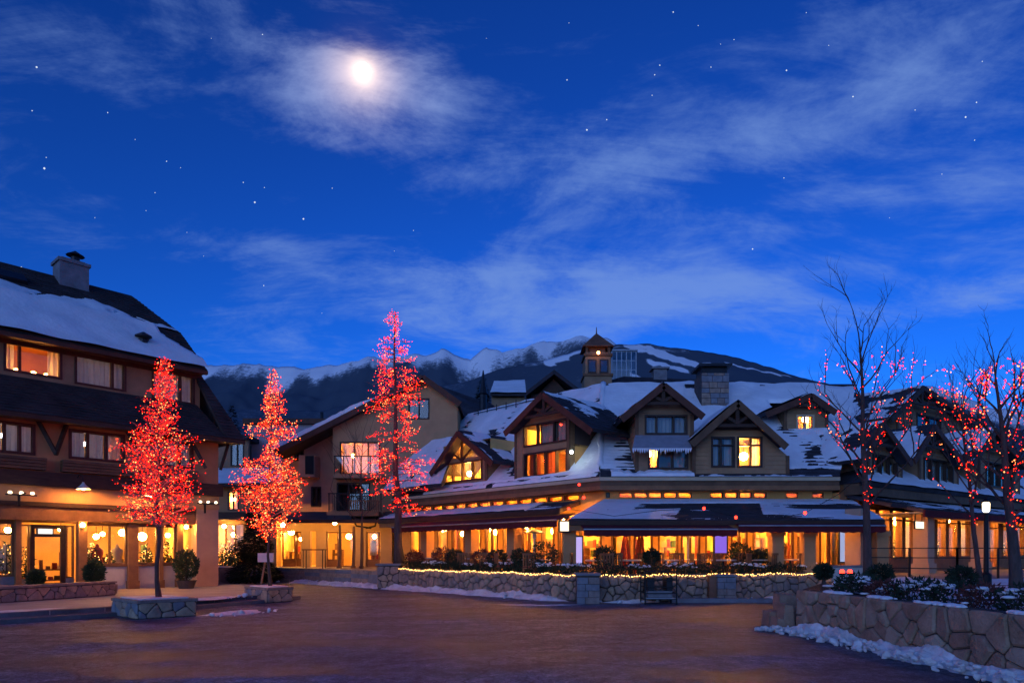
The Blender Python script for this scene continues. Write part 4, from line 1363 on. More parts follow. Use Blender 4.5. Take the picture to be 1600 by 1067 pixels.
    t = thing('high_table', 'slim high table with iron legs on the terrace', 'table', F.p(F.a(490, 3.5), .7, 3.5))
    m = MB(); F.box(m, F.a(474, 3.5), F.a(508, 3.5), 1.62, 1.68, 3.2, 3.8); m.build('table_top', 'wood_brown', t)
    for x in (476, 506):
        for d in (3.25, 3.75):
            m = MB(); m.tube([F.p(F.a(x, 3.5), .7, d), F.p(F.a(x, 3.5), 1.62, d)], .025, 5); m.build('leg', 'iron', t)


build_middle()


def build_behind():
    # lilac block with flat dark roof edge, behind and left of the gabled building
    F = Fr((0, 47), (1, 0), (0, -1))
    t = thing('flat_roofed_block', 'pale lilac walled block with flat dark roof behind the beige gable', 'building', (-15, 47, 0))
    m = MB(); F.box(m, F.a(386), F.a(545), 0, F.zz(440, 663), -8, 0); m.build('wall', 'stucco_lilac', t)
    m = MB(); F.box(m, F.a(382), F.a(549), F.zz(440, 663), F.zz(440, 655), -8.3, .35); m.build('roof_edge', 'wood_red', t)
    m = MB(); m.lathe(F.p(F.a(490), F.zz(490, 655), -2), [(.12, 0), (.12, .9)], 8); m.lathe(F.p(F.a(500), F.zz(500, 655), -3), [(.25, 0), (.25, .5)], 8); m.build('roof_vent', 'metal_dark', t)
    # low annex with snowy lean-to roof between the ochre corner and the lit trees
    F = Fr((0, 43), (1, 0), (0, -1))
    t = thing('annex_building', 'timbered annex with snowy lean-to roof beside the ochre corner', 'building', (-17, 43, 0))
    zt = F.zz(370, 757)
    w1 = (F.a(356), F.a(373), F.zz(365, 797), F.zz(365, 768)); gl = (F.a(338), F.a(382), .5, F.zz(360, 818))
    m = MB(); wall(F, m, rect(F.a(300), F.a(442), 0, zt + .1), [rect(*w1), rect(*gl)], -.3, 0); m.build('wall', 'siding', t)
    window(F, t, w1, (.5,), (), 0, 'frame_dark'); room(F, t, w1[0] - .3, w1[1] + .3, w1[2] - .2, w1[3] + .2, -.31, 2, 'room_warm')
    window(F, t, gl, (.33, .66), (), 0, 'frame_wood', name='shop_window'); room(F, t, gl[0] - .2, gl[1] + .2, gl[2], gl[3] + .3, -.31, 4, 'room_warm')
    q = (F.p(F.a(300, 1.2), zt - .1, 1.2), F.p(F.a(445, 1.2), zt - .1, 1.2), F.p(F.a(445, -2), F.zz(400, 733, -2), -2), F.p(F.a(300, -2), F.zz(400, 733, -2), -2))
    shingles('roof', t, *q, 9, 'shingle')
    snow_sheet('roof_snow', t, *q, lambda s, t_, x, y: .35 + fbm(x, y, 8) * .2, .25, amp=.12)
    m = MB(); F.box(m, F.a(300), F.a(445), F.zz(370, 812, .9), F.zz(370, 800, .9), .0, 1.2); m.build('canopy', 'wood_dark', t)
    F2 = Fr((0, 45.3), (1, 0), (0, -1))
    w2 = (F2.a(360), F2.a(381), F2.zz(370, 728), F2.zz(370, 692))
    m = MB(); wall(F2, m, rect(F2.a(310), F2.a(388), zt, F2.zz(370, 686)), [rect(*w2)], -.3, 0); m.build('upper_wall', 'siding_grey', t)
    window(F2, t, w2, (.5,), (), 0, 'frame_dark', gm='glass_sky'); room(F2, t, *w2, -.31, 1, 'room_dark')
    m = MB(); F2.box(m, F2.a(305), F2.a(390), F2.zz(370, 687), F2.zz(370, 680), -6, .4); m.build('roof', 'shingle', t)
    for x, y, r, d in ((350, 822, .12, .7), (365, 835, .15, -1.5), (345, 840, .12, -1.5), (365, 780, .13, -1.2)):
        pendant(F.p(F.a(x, d), F.zz(x, y, d), d), r, 'glowing globe lamp at the timbered annex', 'globe lamps of the annex', 'globe_shop', .3)
    for k, x in enumerate((347, 358, 371)):
        lit_tree(F.p(F.a(x, 1.5), 0, 1.5), 2.0 + .3 * k, 'small dressed christmas tree outside the annex windows', 'trees outside the annex', 60 + k)
    # grey planter trough and bench at the annex corner
    t = thing('planter_trough', 'plain grey stone trough near the ochre corner pier', 'planter', (-14.6, 35, 0))
    m = MB(); m.box(-15.6, -13.9, 34.6, 35.5, 0, .75); m.build('trough', 'block_grey', t)
    m = MB(); m.box(-15.5, -14.0, 34.7, 35.4, .75, .80); m.build('snow_cap', 'snow', t)
    # dark roofs between the gable and the restaurant, further back
    F = Fr((0, 54), (1, 0), (0, -1))
    t = thing('dark_roofed_house', 'dark roofed house rising behind beige gable with slender spire', 'house', (-5, 54, 0))
    A = lambda x, y, d=0: F.p(*F.px(x, y, d), d)
    m = MB(); F.box(m, F.a(640), F.a(800), 0, F.zz(700, 650), -8, 0); m.build('wall', 'siding_grey', t)
    shingles('roof', t, A(636, 652, 1), A(806, 668, 1), A(770, 632, -5), A(668, 596, -5), 16, 'shingle')
    m = MB(); c = A(755, 628, -2); m.lathe(c, [(.3, -1), (.3, .6), (.42, .65), (.2, 1.6), (.04, 2.6)], 8); m.build('spire', 'metal_dark', t)
    F = Fr((0, 62), (1, 0), (0, -1))
    t = thing('snowy_shed_roof', 'small house with bright flat snow covered roof behind restaurant', 'house', (0, 62, 0))
    m = MB(); F.box(m, F.a(768), F.a(820), 0, F.zz(795, 615), -6, 0); m.build('wall', 'siding_grey', t)
    A = lambda x, y, d=0: F.p(*F.px(x, y, d), d)
    q = (A(766, 616, .6), A(822, 616, .6), A(820, 596, -5), A(772, 598, -5))
    shingles('roof', t, *q, 8, 'shingle'); snow_sheet('roof_snow', t, *q, lambda s, t_, x, y: .5, .4, amp=.25)


build_behind()

# ------------------------------------------------------------------ the stone-terraced restaurant lodge
FA = Fr((3.67, 27), (-.677, .736), (-.736, -.677))
FB = Fr((3.67, 27), (1, 0), (0, -1))
LODGE = {}


def corner(e): return Vector((3.67 - .439 * e, 27 - e, 0))


def dormer(F, root, xl, xr, zb, peak, endl, endr, d, ov, depth, windows, siding='siding', truss=True, trusspts=None, barge='wood_red', extra_holes=(), roofm='shingle', snow=None, roof_px_d=None):
    """gabled dormer: boarded front with window openings, side walls, two roof slopes, bargeboards and king-post truss"""
    a0, a1 = sorted((F.a(xl, d), F.a(xr, d)))
    do = d + ov
    pa, pz = F.px(*peak, do)
    ends = sorted([F.px(*endl, do), F.px(*endr, do)])
    (la, lz), (ra, rz) = ends
    # wall outline follows the underside of the roof
    def under(a):
        if a <= pa: t = (a - la) / (pa - la); return lz + (pz - lz) * t - .16
        t = (a - pa) / (ra - pa); return pz + (rz - pz) * t - .16
    outline = [(a0, zb), (a1, zb), (a1, under(a1)), (pa, pz - .16), (a0, under(a0))]
    holes = [w['poly'] if 'poly' in w else rect(*w['r']) for w in windows]
    mb = MB(); wall(F, mb, outline, holes, d - .2, d); mb.build('dormer_wall', siding, root)
    # lapped boards on the front
    mb = MB(); z = zb
    while z < pz - .3:
        z1 = z + .17
        spans = [(a0 + .0, a1 - .0)]
        zm = z + .085
        if zm > min(under(a0), under(a1)):
            lo, hi = a0, a1
            if zm > under(a0): lo = pa - (pa - a0) * max(0, (pz - .16 - zm)) / max(.01, (pz - .16 - under(a0)))
            if zm > under(a1): hi = pa + (a1 - pa) * max(0, (pz - .16 - zm)) / max(.01, (pz - .16 - under(a1)))
            spans = [(lo + .12, hi - .12)]
        for h in holes:
            hz0, hz1 = min(p[1] for p in h), max(p[1] for p in h); ha0, ha1 = min(p[0] for p in h), max(p[0] for p in h)
            if z1 > hz0 - .02 and z < hz1 + .02:
                ns = []
                for s0, s1 in spans:
                    if ha0 - .09 > s0: ns.append((s0, min(s1, ha0 - .09)))
                    if ha1 + .09 < s1: ns.append((max(s0, ha1 + .09), s1))
                spans = ns
        for s0, s1 in spans:
            if s1 - s0 < .05: continue
            mb.hexa([F.p(s0, z, d + .035), F.p(s1, z, d + .035), F.p(s1, z, d), F.p(s0, z, d), F.p(s0, z1, d + .012), F.p(s1, z1, d + .012), F.p(s1, z1, d), F.p(s0, z1, d)])
        z = z1
    mb.build('siding_boards', siding, root, kind='stuff')
    # cheeks
    mb = MB()
    for a, s_ in ((a0, -1), (a1, 1)):
        z = zb
        while z < under(a):
            z1 = min(z + .17, under(a)); e0, e1 = a + s_ * .03, a + s_ * .008
            mb.hexa([F.p(a, z, d - .001), F.p(e0, z, d - .001), F.p(e0, z, d - depth), F.p(a, z, d - depth), F.p(a, z1, d - .001), F.p(e1, z1, d - .001), F.p(e1, z1, d - depth), F.p(a, z1, d - depth)])
            z = z1
    mb.build('cheek', siding, root)
    for w in windows:
        if 'poly' in w:
            m = MB(); F.poly(m, w['poly'], d - .09, d - .08); m.build('gable_pane', 'glass', root)
        else:
            r = w['r']
            wd = window(F, root, r, w.get('cols', ()), w.get('rows', ()), d, w.get('fm', 'frame_dark'), gm=w.get('gm', 'glass'), fw=w.get('fw', .07), inset=.13, curtains=w.get('curtains', ()), cm=w.get('cm', 'curtain_pale'), proud=.05)
        if w.get('room'):
            rr = w['room_r'] if 'room_r' in w else (w['r'][0] - .2, w['r'][1] + .2, w['r'][2] - .15, w['r'][3] + .15)
            room(F, root, *rr, d - .22, 1.9, w['room'])
    # roof slopes with shingles
    back = d - depth
    e1 = (F.p(la, lz, back), F.p(la, lz, do), F.p(pa, pz, do), F.p(pa, pz, back))
    e2 = (F.p(ra, rz, do), F.p(ra, rz, back), F.p(pa, pz, back), F.p(pa, pz, do))
    for q in (e1, e2): shingles('dormer_roof', root, *q, max(6, int((q[0] - q[3]).length / .22)), roofm, .24, .03, .12)
    if snow:
        for q, on in zip((e1, e2), snow):
            if on: snow_sheet('roof_snow', root, *q, on, .1, amp=.11)
    for (A, B) in (((la, lz), (pa, pz)), ((pa, pz), (ra, rz))):
        mb = MB(); F.bar(mb, (A[0], A[1] - .14), (B[0], B[1] - .14), .26, do - .004, do + .06); mb.build('bargeboard', barge, root)
    # truss under the peak
    if truss:
        zc = trusspts if trusspts else pz - .3 - (pz - max(lz, rz)) * .55
        top = pz - .28; g0, g1 = do - .14, do - .03
        hl = (pa - la) * (top - zc) / max(.1, pz - lz); hr = (ra - pa) * (top - zc) / max(.1, pz - rz)
        mb = MB()
        F.box(mb, pa - .07, pa + .07, zc + .06, top, g0, g1)
        F.box(mb, pa - hl, pa + hr, zc - .06, zc + .055, g0 + .005, g1 - .01)
        F.bar(mb, (pa, zc + .08), (pa - hl * .52, zc + (top - zc) * .50), .11, g0 + .01, g1 - .015)
        F.bar(mb, (pa, zc + .08), (pa + hr * .52, zc + (top - zc) * .50), .11, g0 + .01, g1 - .015)
        mb.build('truss', 'wood_dark', root)
    for a in (a0 + .02, a1 - .02):
        mb = MB(); F.box(mb, a - .07, a + .07, zb, under(a) - .0, d - .03, d + .05); mb.build('corner_board', 'wood_brown', root)
    return a0, a1


def build_lodge():
    root = thing('restaurant_lodge', 'long two winged restaurant lodge with snowy dormered roof and lit patio', 'building', (3.67, 27, .55))
    zE, zF = 4.45, 3.95
    apex = Vector((4.4, 33, 9.64))
    ce = corner(.6)
    LA, LB = FA.a(612, .6), FB.a(1312, .6)
    # ---- main roof slopes
    qR = (ce + Z * zE, FB.p(LB, zE, .6), Vector((16.6, 33, 9.64)), apex)
    ul = FA.u
    qL = (FA.p(LA, zE, .6), ce + Z * zE, apex, apex + ul * 10.3)
    def skR(p):
        a, dd = (p - FB.o).dot(FB.u), (p - FB.o).dot(FB.n)
        return any(FB.a(x0, d_) + .05 < a < FB.a(x1, d_) - .05 and d_ - 2.1 < dd < d_ - .05 for x0, x1, d_ in ((994, 1082, .3), (1083, 1231, .45), (1226, 1292, -2.4)))

    def skL(p):
        a, dd = (p - FA.o).dot(FA.u), (p - FA.o).dot(FA.n)
        return any(FA.a(x0, .3) + .05 < a < FA.a(x1, .3) - .05 and -1.8 < dd < .25 for x0, x1 in ((889, 806), (761, 686)))
    shingles('roof', root, *qR, 32, 'shingle', .26, .045, skip=skR)
    shingles('roof', root, *qL, 32, 'shingle', .26, .045, skip=skL)
    rows = 32

    def fR(s, t, x, y):
        saw = ((t * rows) % 1.0)
        v = .13 + fbm(x * .35, y * .35, 11) * .36 + (t - .35) * .25
        band = max(0, 1 - abs(x - 1.9) / 2.6)                   # wind-scoured strip where the courses show
        v -= band * (-.04 + .36 * saw) * (1.25 - t)
        if t < .06: v -= .25
        if t > .86: v -= (t - .86) * 3.2 * (.55 + .9 * noise.noise((x * .4, 5, 1)))
        if 5.4 < x: v += .05
        if x < 4.0: v += .15
        return v

    def fL(s, t, x, y):
        saw = ((t * rows) % 1.0)
        v = .22 + fbm(x * .4, y * .4, 4) * .32
        if t < .05: v -= .35
        v -= max(0, 1 - abs(s - .46) / .10) * .4 * max(0, .55 - t)      # bare strip beside the tall dormer
        if s < .45: v -= .16 * saw
        return v
    snow_sheet('roof_snow', root, *qR, fR, .085, amp=.15, skip=skR)
    snow_sheet('roof_snow', root, *qL, fL, .10, amp=.15, skip=skL)
    m = MB(); hp = [(ce + Z * zE).lerp(apex, k / 24) + Vector((.05 * noise.noise((k * .6, 0, 0)), 0, .02)) for k in range(2, 25)]
    m.tube(hp, [.15 + .05 * noise.noise((k * .7, 3, 0)) for k in range(23)], 8); m.build('hip_snow', 'snow', root, smooth=True, kind='stuff')
    # eave snow lips
    for (F, a0, a1, sd) in ((FB, FB.a(955, .6), FB.a(1085, .6), 1), (FA, FA.a(925, .6), FA.a(770, .6), 2), (FA, FA.a(760, .6), FA.a(662, .6), 3), (FB, FB.a(1092, .6), FB.a(1300, .6), 4)):
        m = MB(); n = 60
        for k in range(n):
            s0, s1 = a0 + (a1 - a0) * k / n, a0 + (a1 - a0) * (k + 1) / n
            def prof(a):
                h = max(.01, .17 + .11 * noise.noise((a * 1.3, sd, 0)) + .05 * noise.noise((a * 5, sd, 2)))
                if sd == 4: h *= .35
                return [F.p(a, zE + .02, .66 + .04 * noise.noise((a * 4, sd, 1))), F.p(a, zE + h * .9, .60), F.p(a, zE + h + .12, .30), F.p(a, zE + .40, -.05), F.p(a, zE + .2, -.1)]
            A, B = prof(s0), prof(s1)
            for j in range(4): m.face([A[j], B[j], B[j + 1], A[j + 1]])
        m.build('eave_snow', 'snow', root, smooth=True, kind='stuff')
    # back slopes so the roof is a solid
    m = MB(); r2 = apex + ul * 10.3
    m.face([apex, Vector((16.6, 33, 9.64)), Vector((16.6, 39, 5)), Vector((6, 39, 5))]); m.face([r2, apex, Vector((6, 39, 5)), r2 + Vector((5, 5, -4.6))])
    m.face([qL[0], qL[3], r2 + Vector((5, 5, -4.6)), FA.p(LA, zE, -9)]); m.build('roof_back', 'shingle', root)
    m = MB()
    for k in range(9):
        p = apex + ul * (2.6 + k * .8) - FA.n * -.35 + Z * -.28
        m.bar(p, p + Z * .42, .05, .05)
    m.tube([apex + ul * 2.4 + FA.n * .35 + Z * -.1, apex + ul * 9.4 + FA.n * .35 + Z * -.1], .025, 5); m.build('snow_guard', 'iron', root)
    # ---- eave box and fascia
    for F, a1, nm in ((FB, LB, 'b'), (FA, LA, 'a')):
        def E(a, z, d): return (corner(d) + Z * z) if a == 0 else F.p(a, z, d)
        m = MB(); m.hexa([E(0, zF, .58), E(a1, zF, .58), E(a1, zF, -.2), E(0, zF, -.2), E(0, zE - .03, .58), E(a1, zE - .03, .58), E(a1, zE - .03, -.2), E(0, zE - .03, -.2)]); m.build('eave_box', 'wood_brown', root)
        m = MB(); m.hexa([E(0, zE - .15, .66), E(a1, zE - .15, .66), E(a1, zE - .15, .582), E(0, zE - .15, .582), E(0, zE - .01, .66), E(a1, zE - .01, .66), E(a1, zE - .01, .582), E(0, zE - .01, .582)]); m.build('gutter', 'cream_trim', root)
        m = MB(); m.hexa([E(0, zF - .003, .63), E(a1, zF - .003, .63), E(a1, zF - .003, .583), E(0, zF - .003, .583), E(0, zF + .16, .63), E(a1, zF + .16, .63), E(a1, zF + .16, .583), E(0, zF + .16, .583)]); m.build('fascia_board', 'wood_orange', root)
    # ---- clerestory strip and lit ground-floor glazing
    zc0, zc1 = 3.68, 3.90
    holesB, holesA = [], []
    for x0, x1, n in ((966, 1082, 5), (1109, 1199, 4), (1227, 1248, 1), (1268, 1288, 1), (946, 954, 1)):
        for k in range(n): holesB.append((FB.a(x0 + (x1 - x0) * k / n + 1), FB.a(x0 + (x1 - x0) * (k + 1) / n - 1), zc0, zc1))
    for k in range(14): holesA.append((FA.a(905) + k * .93, FA.a(905) + k * .93 + .84, zc0, zc1))
    mullB = [(955, 985), (990, 1020), (1028, 1060), (1064, 1094), (1102, 1136), (1142, 1168), (1176, 1204), (1208, 1240), (1246, 1272), (1280, 1312)]
    mullA = [(940, 905), (899, 872), (866, 846), (838, 814), (806, 786), (778, 758), (752, 732), (726, 706), (700, 684), (678, 662), (656, 642)]
    zg0, zg1 = .58, 3.15
    doorsB, doorsA = (1, 5, 7), (2, 6, 9)
    gb = [(FB.a(x0), FB.a(x1), zg0 + (0 if k in doorsB else .4), zg1) for k, (x0, x1) in enumerate(mullB)]
    ga = [(FA.a(x0), FA.a(x1), zg0 + (0 if k in doorsA else .4), zg1) for k, (x0, x1) in enumerate(mullA)]
    m = MB(); wall(FB, m, rect(0, LB, .5, zF + .02), [rect(*h) for h in holesB + gb], -.28, 0); m.build('wall', 'room_orange', root)
    m = MB(); wall(FA, m, rect(0, FA.a(622), .5, zF + .02), [rect(*h) for h in holesA + ga], -.28, 0); m.build('wall', 'room_orange', root)
    for F, hs in ((FB, holesB), (FA, holesA)):
        for h in hs: window(F, root, h, (), (), 0, 'frame_dark', gm='glass_amber', fw=.03, inset=.1, name='clerestory_window', proud=.01)
    rng = random.Random(12)
    for F, gs, drs in ((FB, gb, doorsB), (FA, ga, doorsA)):
        for k, g in enumerate(gs):
            cur = ((.05, .22),) if k % 4 == 1 else (((.80, .95),) if k % 4 == 3 else ())
            window(F, root, g, (.5,) if k % 2 else (), (.80,), 0, ('frame_wood', 'frame_red')[k % 2], fw=.07, inset=.12, name='door' if k in drs else 'restaurant_window', curtains=cur, cm=('curtain_gold', 'curtain_red')[k % 2])
    # dining rooms behind, one box per wing
    room(FB, root, .5, LB - .1, .52, 3.93, -.3, 3.6, 'room_warm')
    room(FA, root, .3, FA.a(624), .52, 3.93, -.3, 3.4, 'room_warm')
    for k in range(9):
        a = .9 + k * 1.05
        pendant(FB.p(a, 2.55 + .25 * (k % 3), -1.3 - .6 * (k % 2)), (.10, .15, .12)[k % 3], 'glowing globe lamp hanging in the restaurant wing facing the square', 'globe lamps in the restaurant', 'globe', .5)
    for k in range(11):
        a = 1.2 + k * 1.12
        pendant(FA.p(a, 2.5 + .25 * (k % 3), -1.2 - .6 * (k % 2)), (.12, .16, .10)[k % 3], 'glowing globe lamp hanging in the restaurant wing beside the beige building', 'globe lamps in the far restaurant wing', 'globe', .5)
    for k in range(8):
        a = .7 + k * 1.15
        counter(FB, a, a + .8, .55, -1.6 - .5 * (k % 3), 'sideboard with crockery inside the restaurant wing facing the square', 'sideboards in the restaurant', 120 + k)
    for k in range(9):
        a = .8 + k * 1.3
        counter(FA, a, a + .8, .55, -1.5 - .5 * (k % 3), 'sideboard with crockery inside the far restaurant wing', 'sideboards in the far restaurant wing', 140 + k)
    # ---- patio roofs
    h0 = corner(4.0)
    q = (h0 + Z * 2.63, FB.p(FB.a(1382, 4), 2.63, 4), FB.p(FB.a(1330, .06), 3.60, .06), corner(.06) + Z * 3.60)
    shingles('patio_roof', root, *q, 16, 'shingle', .3, .03, .10)
    snow_sheet('roof_snow', root, *q, lambda s, t, x, y: .16 + fbm(x * .22, y * .8, 6) * .5 + (.22 if t > .75 else 0) - (.5 if .34 < s < .62 and .1 < t < .8 else 0) + (.35 if s < .17 else 0), .12, amp=.06)
    zl = 3.05
    q = (FA.p(FA.a(592, 3.6), zl, 3.6), FA.p(FA.a(872, 3.6), zl, 3.6), FA.p(FA.a(905, .06), 3.63, .06), FA.p(FA.a(612, .06), 3.63, .06))
    shingles('patio_roof', root, *q, 14, 'shingle', .3, .03, .10)
    snow_sheet('roof_snow', root, *q, lambda s, t, x, y: .34 + fbm(x * .3, y * .8, 16) * .4 - (.5 if s > .86 else 0), .12, amp=.09)
    for F, a0, a1, z, d in ((FB, FB.a(889, 4), FB.a(1382, 4), 2.63, 4.0), (FA, FA.a(872, 3.6), FA.a(592, 3.6), zl, 3.6)):
        m = MB(); F.box(m, a0, a1, z - .17, z - .02, d - .1, d + .05); m.build('gutter', 'wood_dark', root)
        m = MB(); F.box(m, a0, a1, z - .36, z - .172, d - .12, d - .02); m.build('beam', 'wood_orange', root)
    m = MB(); A_, B_ = FA.p(FA.a(872, 3.6), zl, 3.6), FA.p(FA.a(905, .06), 3.63, .06); m.bar(A_ - Z * .06, B_ - Z * .06, .10, .18); m.build('rake_board', 'wood_red', root)
    # ---- awnings
    for F, x0, x1, z1, d0, d1, z0 in ((FB, 912, 1152, 2.50, 3.8, 4.95, 2.28), (FB, 1154, 1384, 2.56, 3.9, 4.35, 2.42), (FA, 870, 612, 2.86, 3.5, 4.35, 2.62)):
        a0, a1 = sorted((F.a(x0, d1), F.a(x1, d1)))
        m = MB(); m.hexa([F.p(a0, z1 - .02, d0), F.p(a1, z1 - .02, d0), F.p(a1, z0 - .02, d1), F.p(a0, z0 - .02, d1), F.p(a0, z1, d0), F.p(a1, z1, d0), F.p(a1, z0, d1), F.p(a0, z0, d1)])
        n = int((a1 - a0) / .3)
        for k in range(n):
            b0, b1 = a0 + (a1 - a0) * k / n, a0 + (a1 - a0) * (k + 1) / n
            F.poly(m, [(b0, z0 - .01), (b0, z0 - .20), ((b0 + b1) / 2, z0 - .23), (b1, z0 - .20), (b1, z0 - .01)], d1 - .01, d1 + .01)
        aw = m.build('awning', 'awning_maroon', root)
        m = MB(); m.tube([F.p(a0, z0 + .01, d1 + .03), F.p(a1, z0 + .01, d1 + .03)], .03, 6)
        for a in (a0 + .2, (a0 + a1) / 2, a1 - .2): m.tube([F.p(a, z1 - .1, d0), F.p(a, z0 - .02, d1)], .02, 5)
        m.build('awning_arm', 'steel', aw)
    # ---- columns
    def column(F, x, d, z1, w=.42, mt='stucco_ochre'):
        a = F.a(x, d)
        m = MB(); F.box(m, a - w / 2, a + w / 2, .5, z1, d - w, d); F.box(m, a - w / 2 - .06, a + w / 2 + .06, .5, .95, d - w - .06, d + .06); F.box(m, a - w / 2 - .05, a + w / 2 + .05, z1 - .18, z1, d - w - .05, d + .05)
        m.build('column', mt, root)
    for x in (662, 731, 797): column(FA, x, 3.4, 2.68)
    column(FB, 890, 3.7, 2.60, .45)
    for x in (1216, 1266, 1380): column(FB, x, 3.7, 2.28, .40)
    # ---- dormers
    fire = 'room_warm'
    # tall dormer on the left wing
    F = FA; d = .3
    up = (F.a(887, d), F.a(819, d), F.zz(853, 694, d), F.zz(853, 659, d)); lo = (F.a(887, d), F.a(819, d), F.zz(853, 743, d), F.zz(853, 704, d))
    dormer(F, root, 889, 806, 4.42, (848, 612), (925, 669), (789, 673), d, .55, 6.0, [
        dict(r=up, cols=(.30, .68), rows=(), curtains=((.32, .66), (.05, .27)), room=None), dict(r=lo, cols=(.25, .5, .75), curtains=((.30, .62), (.70, .95)), cm='curtain_red', room='room_orange')], trusspts=F.zz(848, 652, d),
        snow=(lambda s, t, x, y: -.2 + fbm(x, y, 1) * .3 + t * .25, None))
    a0, a1 = up[0], up[1]; am = a0 + (a1 - a0) * .68
    room(F, root, am + .02, a1 + .2, up[2] - .2, up[3] + .2, d - .21, 1.8, 'room_warm'); room(F, root, a0 - .2, am, up[2] - .2, up[3] + .2, d - .21, 1.0, 'room_dark')
    pendant(F.p((am + a1) / 2, up[3] - .15, d - 1.3), .12, 'lamp behind the single yellow pane of the tall dormer', None, 'globe', .2)
    pendant(F.p(lo[0] + .5, lo[3] - .25, d - .9), .13, 'lamp behind red curtains in lower window of the tall dormer', None, 'globe', .2)
    # low dormer with the glazed gable
    wr = (F.a(754, d), F.a(693, d), F.zz(724, 752, d), F.zz(724, 721, d))
    tri = [F.px(701, 718, d), F.px(747, 713, d), F.px(727, 693, d), F.px(720, 694, d)]
    dormer(F, root, 761, 686, 4.42, (716, 672), (770, 720), (673, 737), d, .6, 4.5, [
        dict(r=wr, cols=(.25, .5, .75), fm='frame_red', room='room_warm', room_r=(wr[0] - .3, wr[1] + .3, wr[2] - .1, F.zz(724, 690, d))), dict(poly=tri)], truss=False,
        snow=(lambda s, t, x, y: .02 + fbm(x, y, 21) * .35, lambda s, t, x, y: .05 + fbm(x, y, 2) * .35))
    m = MB(); pk = F.px(723, 690, d)
    F.box(m, pk[0] - .05, pk[0] + .05, wr[3], pk[1], d + .0, d + .1)
    b_ = ((wr[0] + wr[1]) / 2, wr[3] + .04)
    F.bar(m, b_, F.px(737, 702, d), .08, d + .005, d + .09); F.bar(m, b_, F.px(708, 707, d), .08, d + .005, d + .09); m.build('truss', 'wood_red', root)
    for a in (wr[0] + .6, wr[1] - .6): pendant(F.p(a, wr[2] + .55, d - 1.2), .13, 'lamp glowing inside the low dormer with glazed gable', 'lamps in the glazed gable dormer', 'globe', .3)
    # dormer with the grey awning on the right wing
    F = FB
    up = (F.a(1005), F.a(1071), F.zz(1037, 679, d), F.zz(1037, 648, d)); lo = (F.a(1010), F.a(1072), F.zz(1037, 733, d), F.zz(1037, 700, d))
    dormer(F, root, 994, 1082, 4.42, (1037, 597), (971, 650), (1099, 646), d, .55, 6.5, [
        dict(r=up, cols=(.28, .68), curtains=((.03, .27), (.30, .66), (.70, .97)), room='room_dark'), dict(r=lo, cols=(.25, .62), curtains=((.66, .95),), room=None)], siding='siding_grey', trusspts=F.zz(1037, 634, d),
        snow=(lambda s, t, x, y: .15 + fbm(x, y, 13) * .35 - t * .1, lambda s, t, x, y: -.1 + fbm(x, y, 14) * .4))
    a0, a1 = lo[0], lo[1]; am = a0 + (a1 - a0) * .25
    room(F, root, a0 - .2, am + .02, lo[2] - .1, lo[3] + .2, d - .21, 1.6, 'room_orange'); room(F, root, am + .04, a1 + .2, lo[2] - .1, lo[3] + .2, d - .21, 1.4, 'room_orange')
    pendant(F.p((a0 + am) / 2, lo[3] - .1, d - .9), .13, 'lamp behind the narrow orange pane under the grey awning', None, 'globe', .2)
    m = MB(); zt, zb_ = F.zz(1037, 680, d), F.zz(1037, 700, d + .75)
    b0, b1 = F.a(992, d), F.a(1076, d); c0, c1 = F.a(988, d + .75), F.a(1081, d + .75)
    m.hexa([F.p(b0, zt - .02, d + .06), F.p(b1, zt - .02, d + .06), F.p(c1, zb_ - .02, d + .75), F.p(c0, zb_ - .02, d + .75), F.p(b0, zt, d + .06), F.p(b1, zt, d + .06), F.p(c1, zb_, d + .75), F.p(c0, zb_, d + .75)])
    aw = m.build('awning', 'awning_grey', root, label='small grey awning with ragged icy fringe over a dormer window')
    m = MB(); n = 26
    for k in range(n):
        x0_, x1_ = c0 + (c1 - c0) * k / n, c0 + (c1 - c0) * (k + 1) / n
        F.poly(m, [(x0_, zb_), (x0_ + .01, zb_ - rng.uniform(.06, .16)), ((x0_ + x1_) / 2, zb_ - rng.uniform(.10, .24)), (x1_, zb_)], d + .74, d + .765)
    m.build('icicle_fringe', 'snow', aw)
    # broad timber gable
    d2 = .45
    l = (F.a(1111, d2), F.a(1148, d2), F.zz(1130, 730, d2), F.zz(1130, 682, d2)); r_ = (F.a(1152, d2), F.a(1191, d2), F.zz(1170, 730, d2), F.zz(1170, 682, d2))
    dormer(F, root, 1083, 1231, 4.42, (1153, 625), (1080, 689), (1229, 693), d2, .55, 6.0, [
        dict(r=l, cols=(.42,), rows=(.72,), curtains=((.05, .35), (.62, .95)), room='room_orange'), dict(r=r_, cols=(.54,), rows=(.72,), curtains=((.62, .93),), room='room_orange')], siding='siding', barge='wood_brown', trusspts=F.zz(1153, 668, d2),
        snow=(lambda s, t, x, y: .4 + fbm(x, y, 19) * .2, lambda s, t, x, y: .1 + fbm(x, y, 20) * .3))
    m = MB(); F.poly(m, [F.px(1110, 672, d2), F.px(1196, 672, d2), F.px(1153, 641, d2)], d2 + .036, d2 + .042); m.build('gable_panel', 'wood_dark', root)
    pendant(F.p(F.a(1162, d2 - .9), F.zz(1162, 713, d2 - .9), d2 - .9), .16, 'big round lamp glowing in the right window of the broad gable', None, 'globe', .5)
    # small dormer further up the slope
    d3 = -2.4
    w_ = (F.a(1244, d3), F.a(1272, d3), F.zz(1258, 677, d3), F.zz(1258, 648, d3))
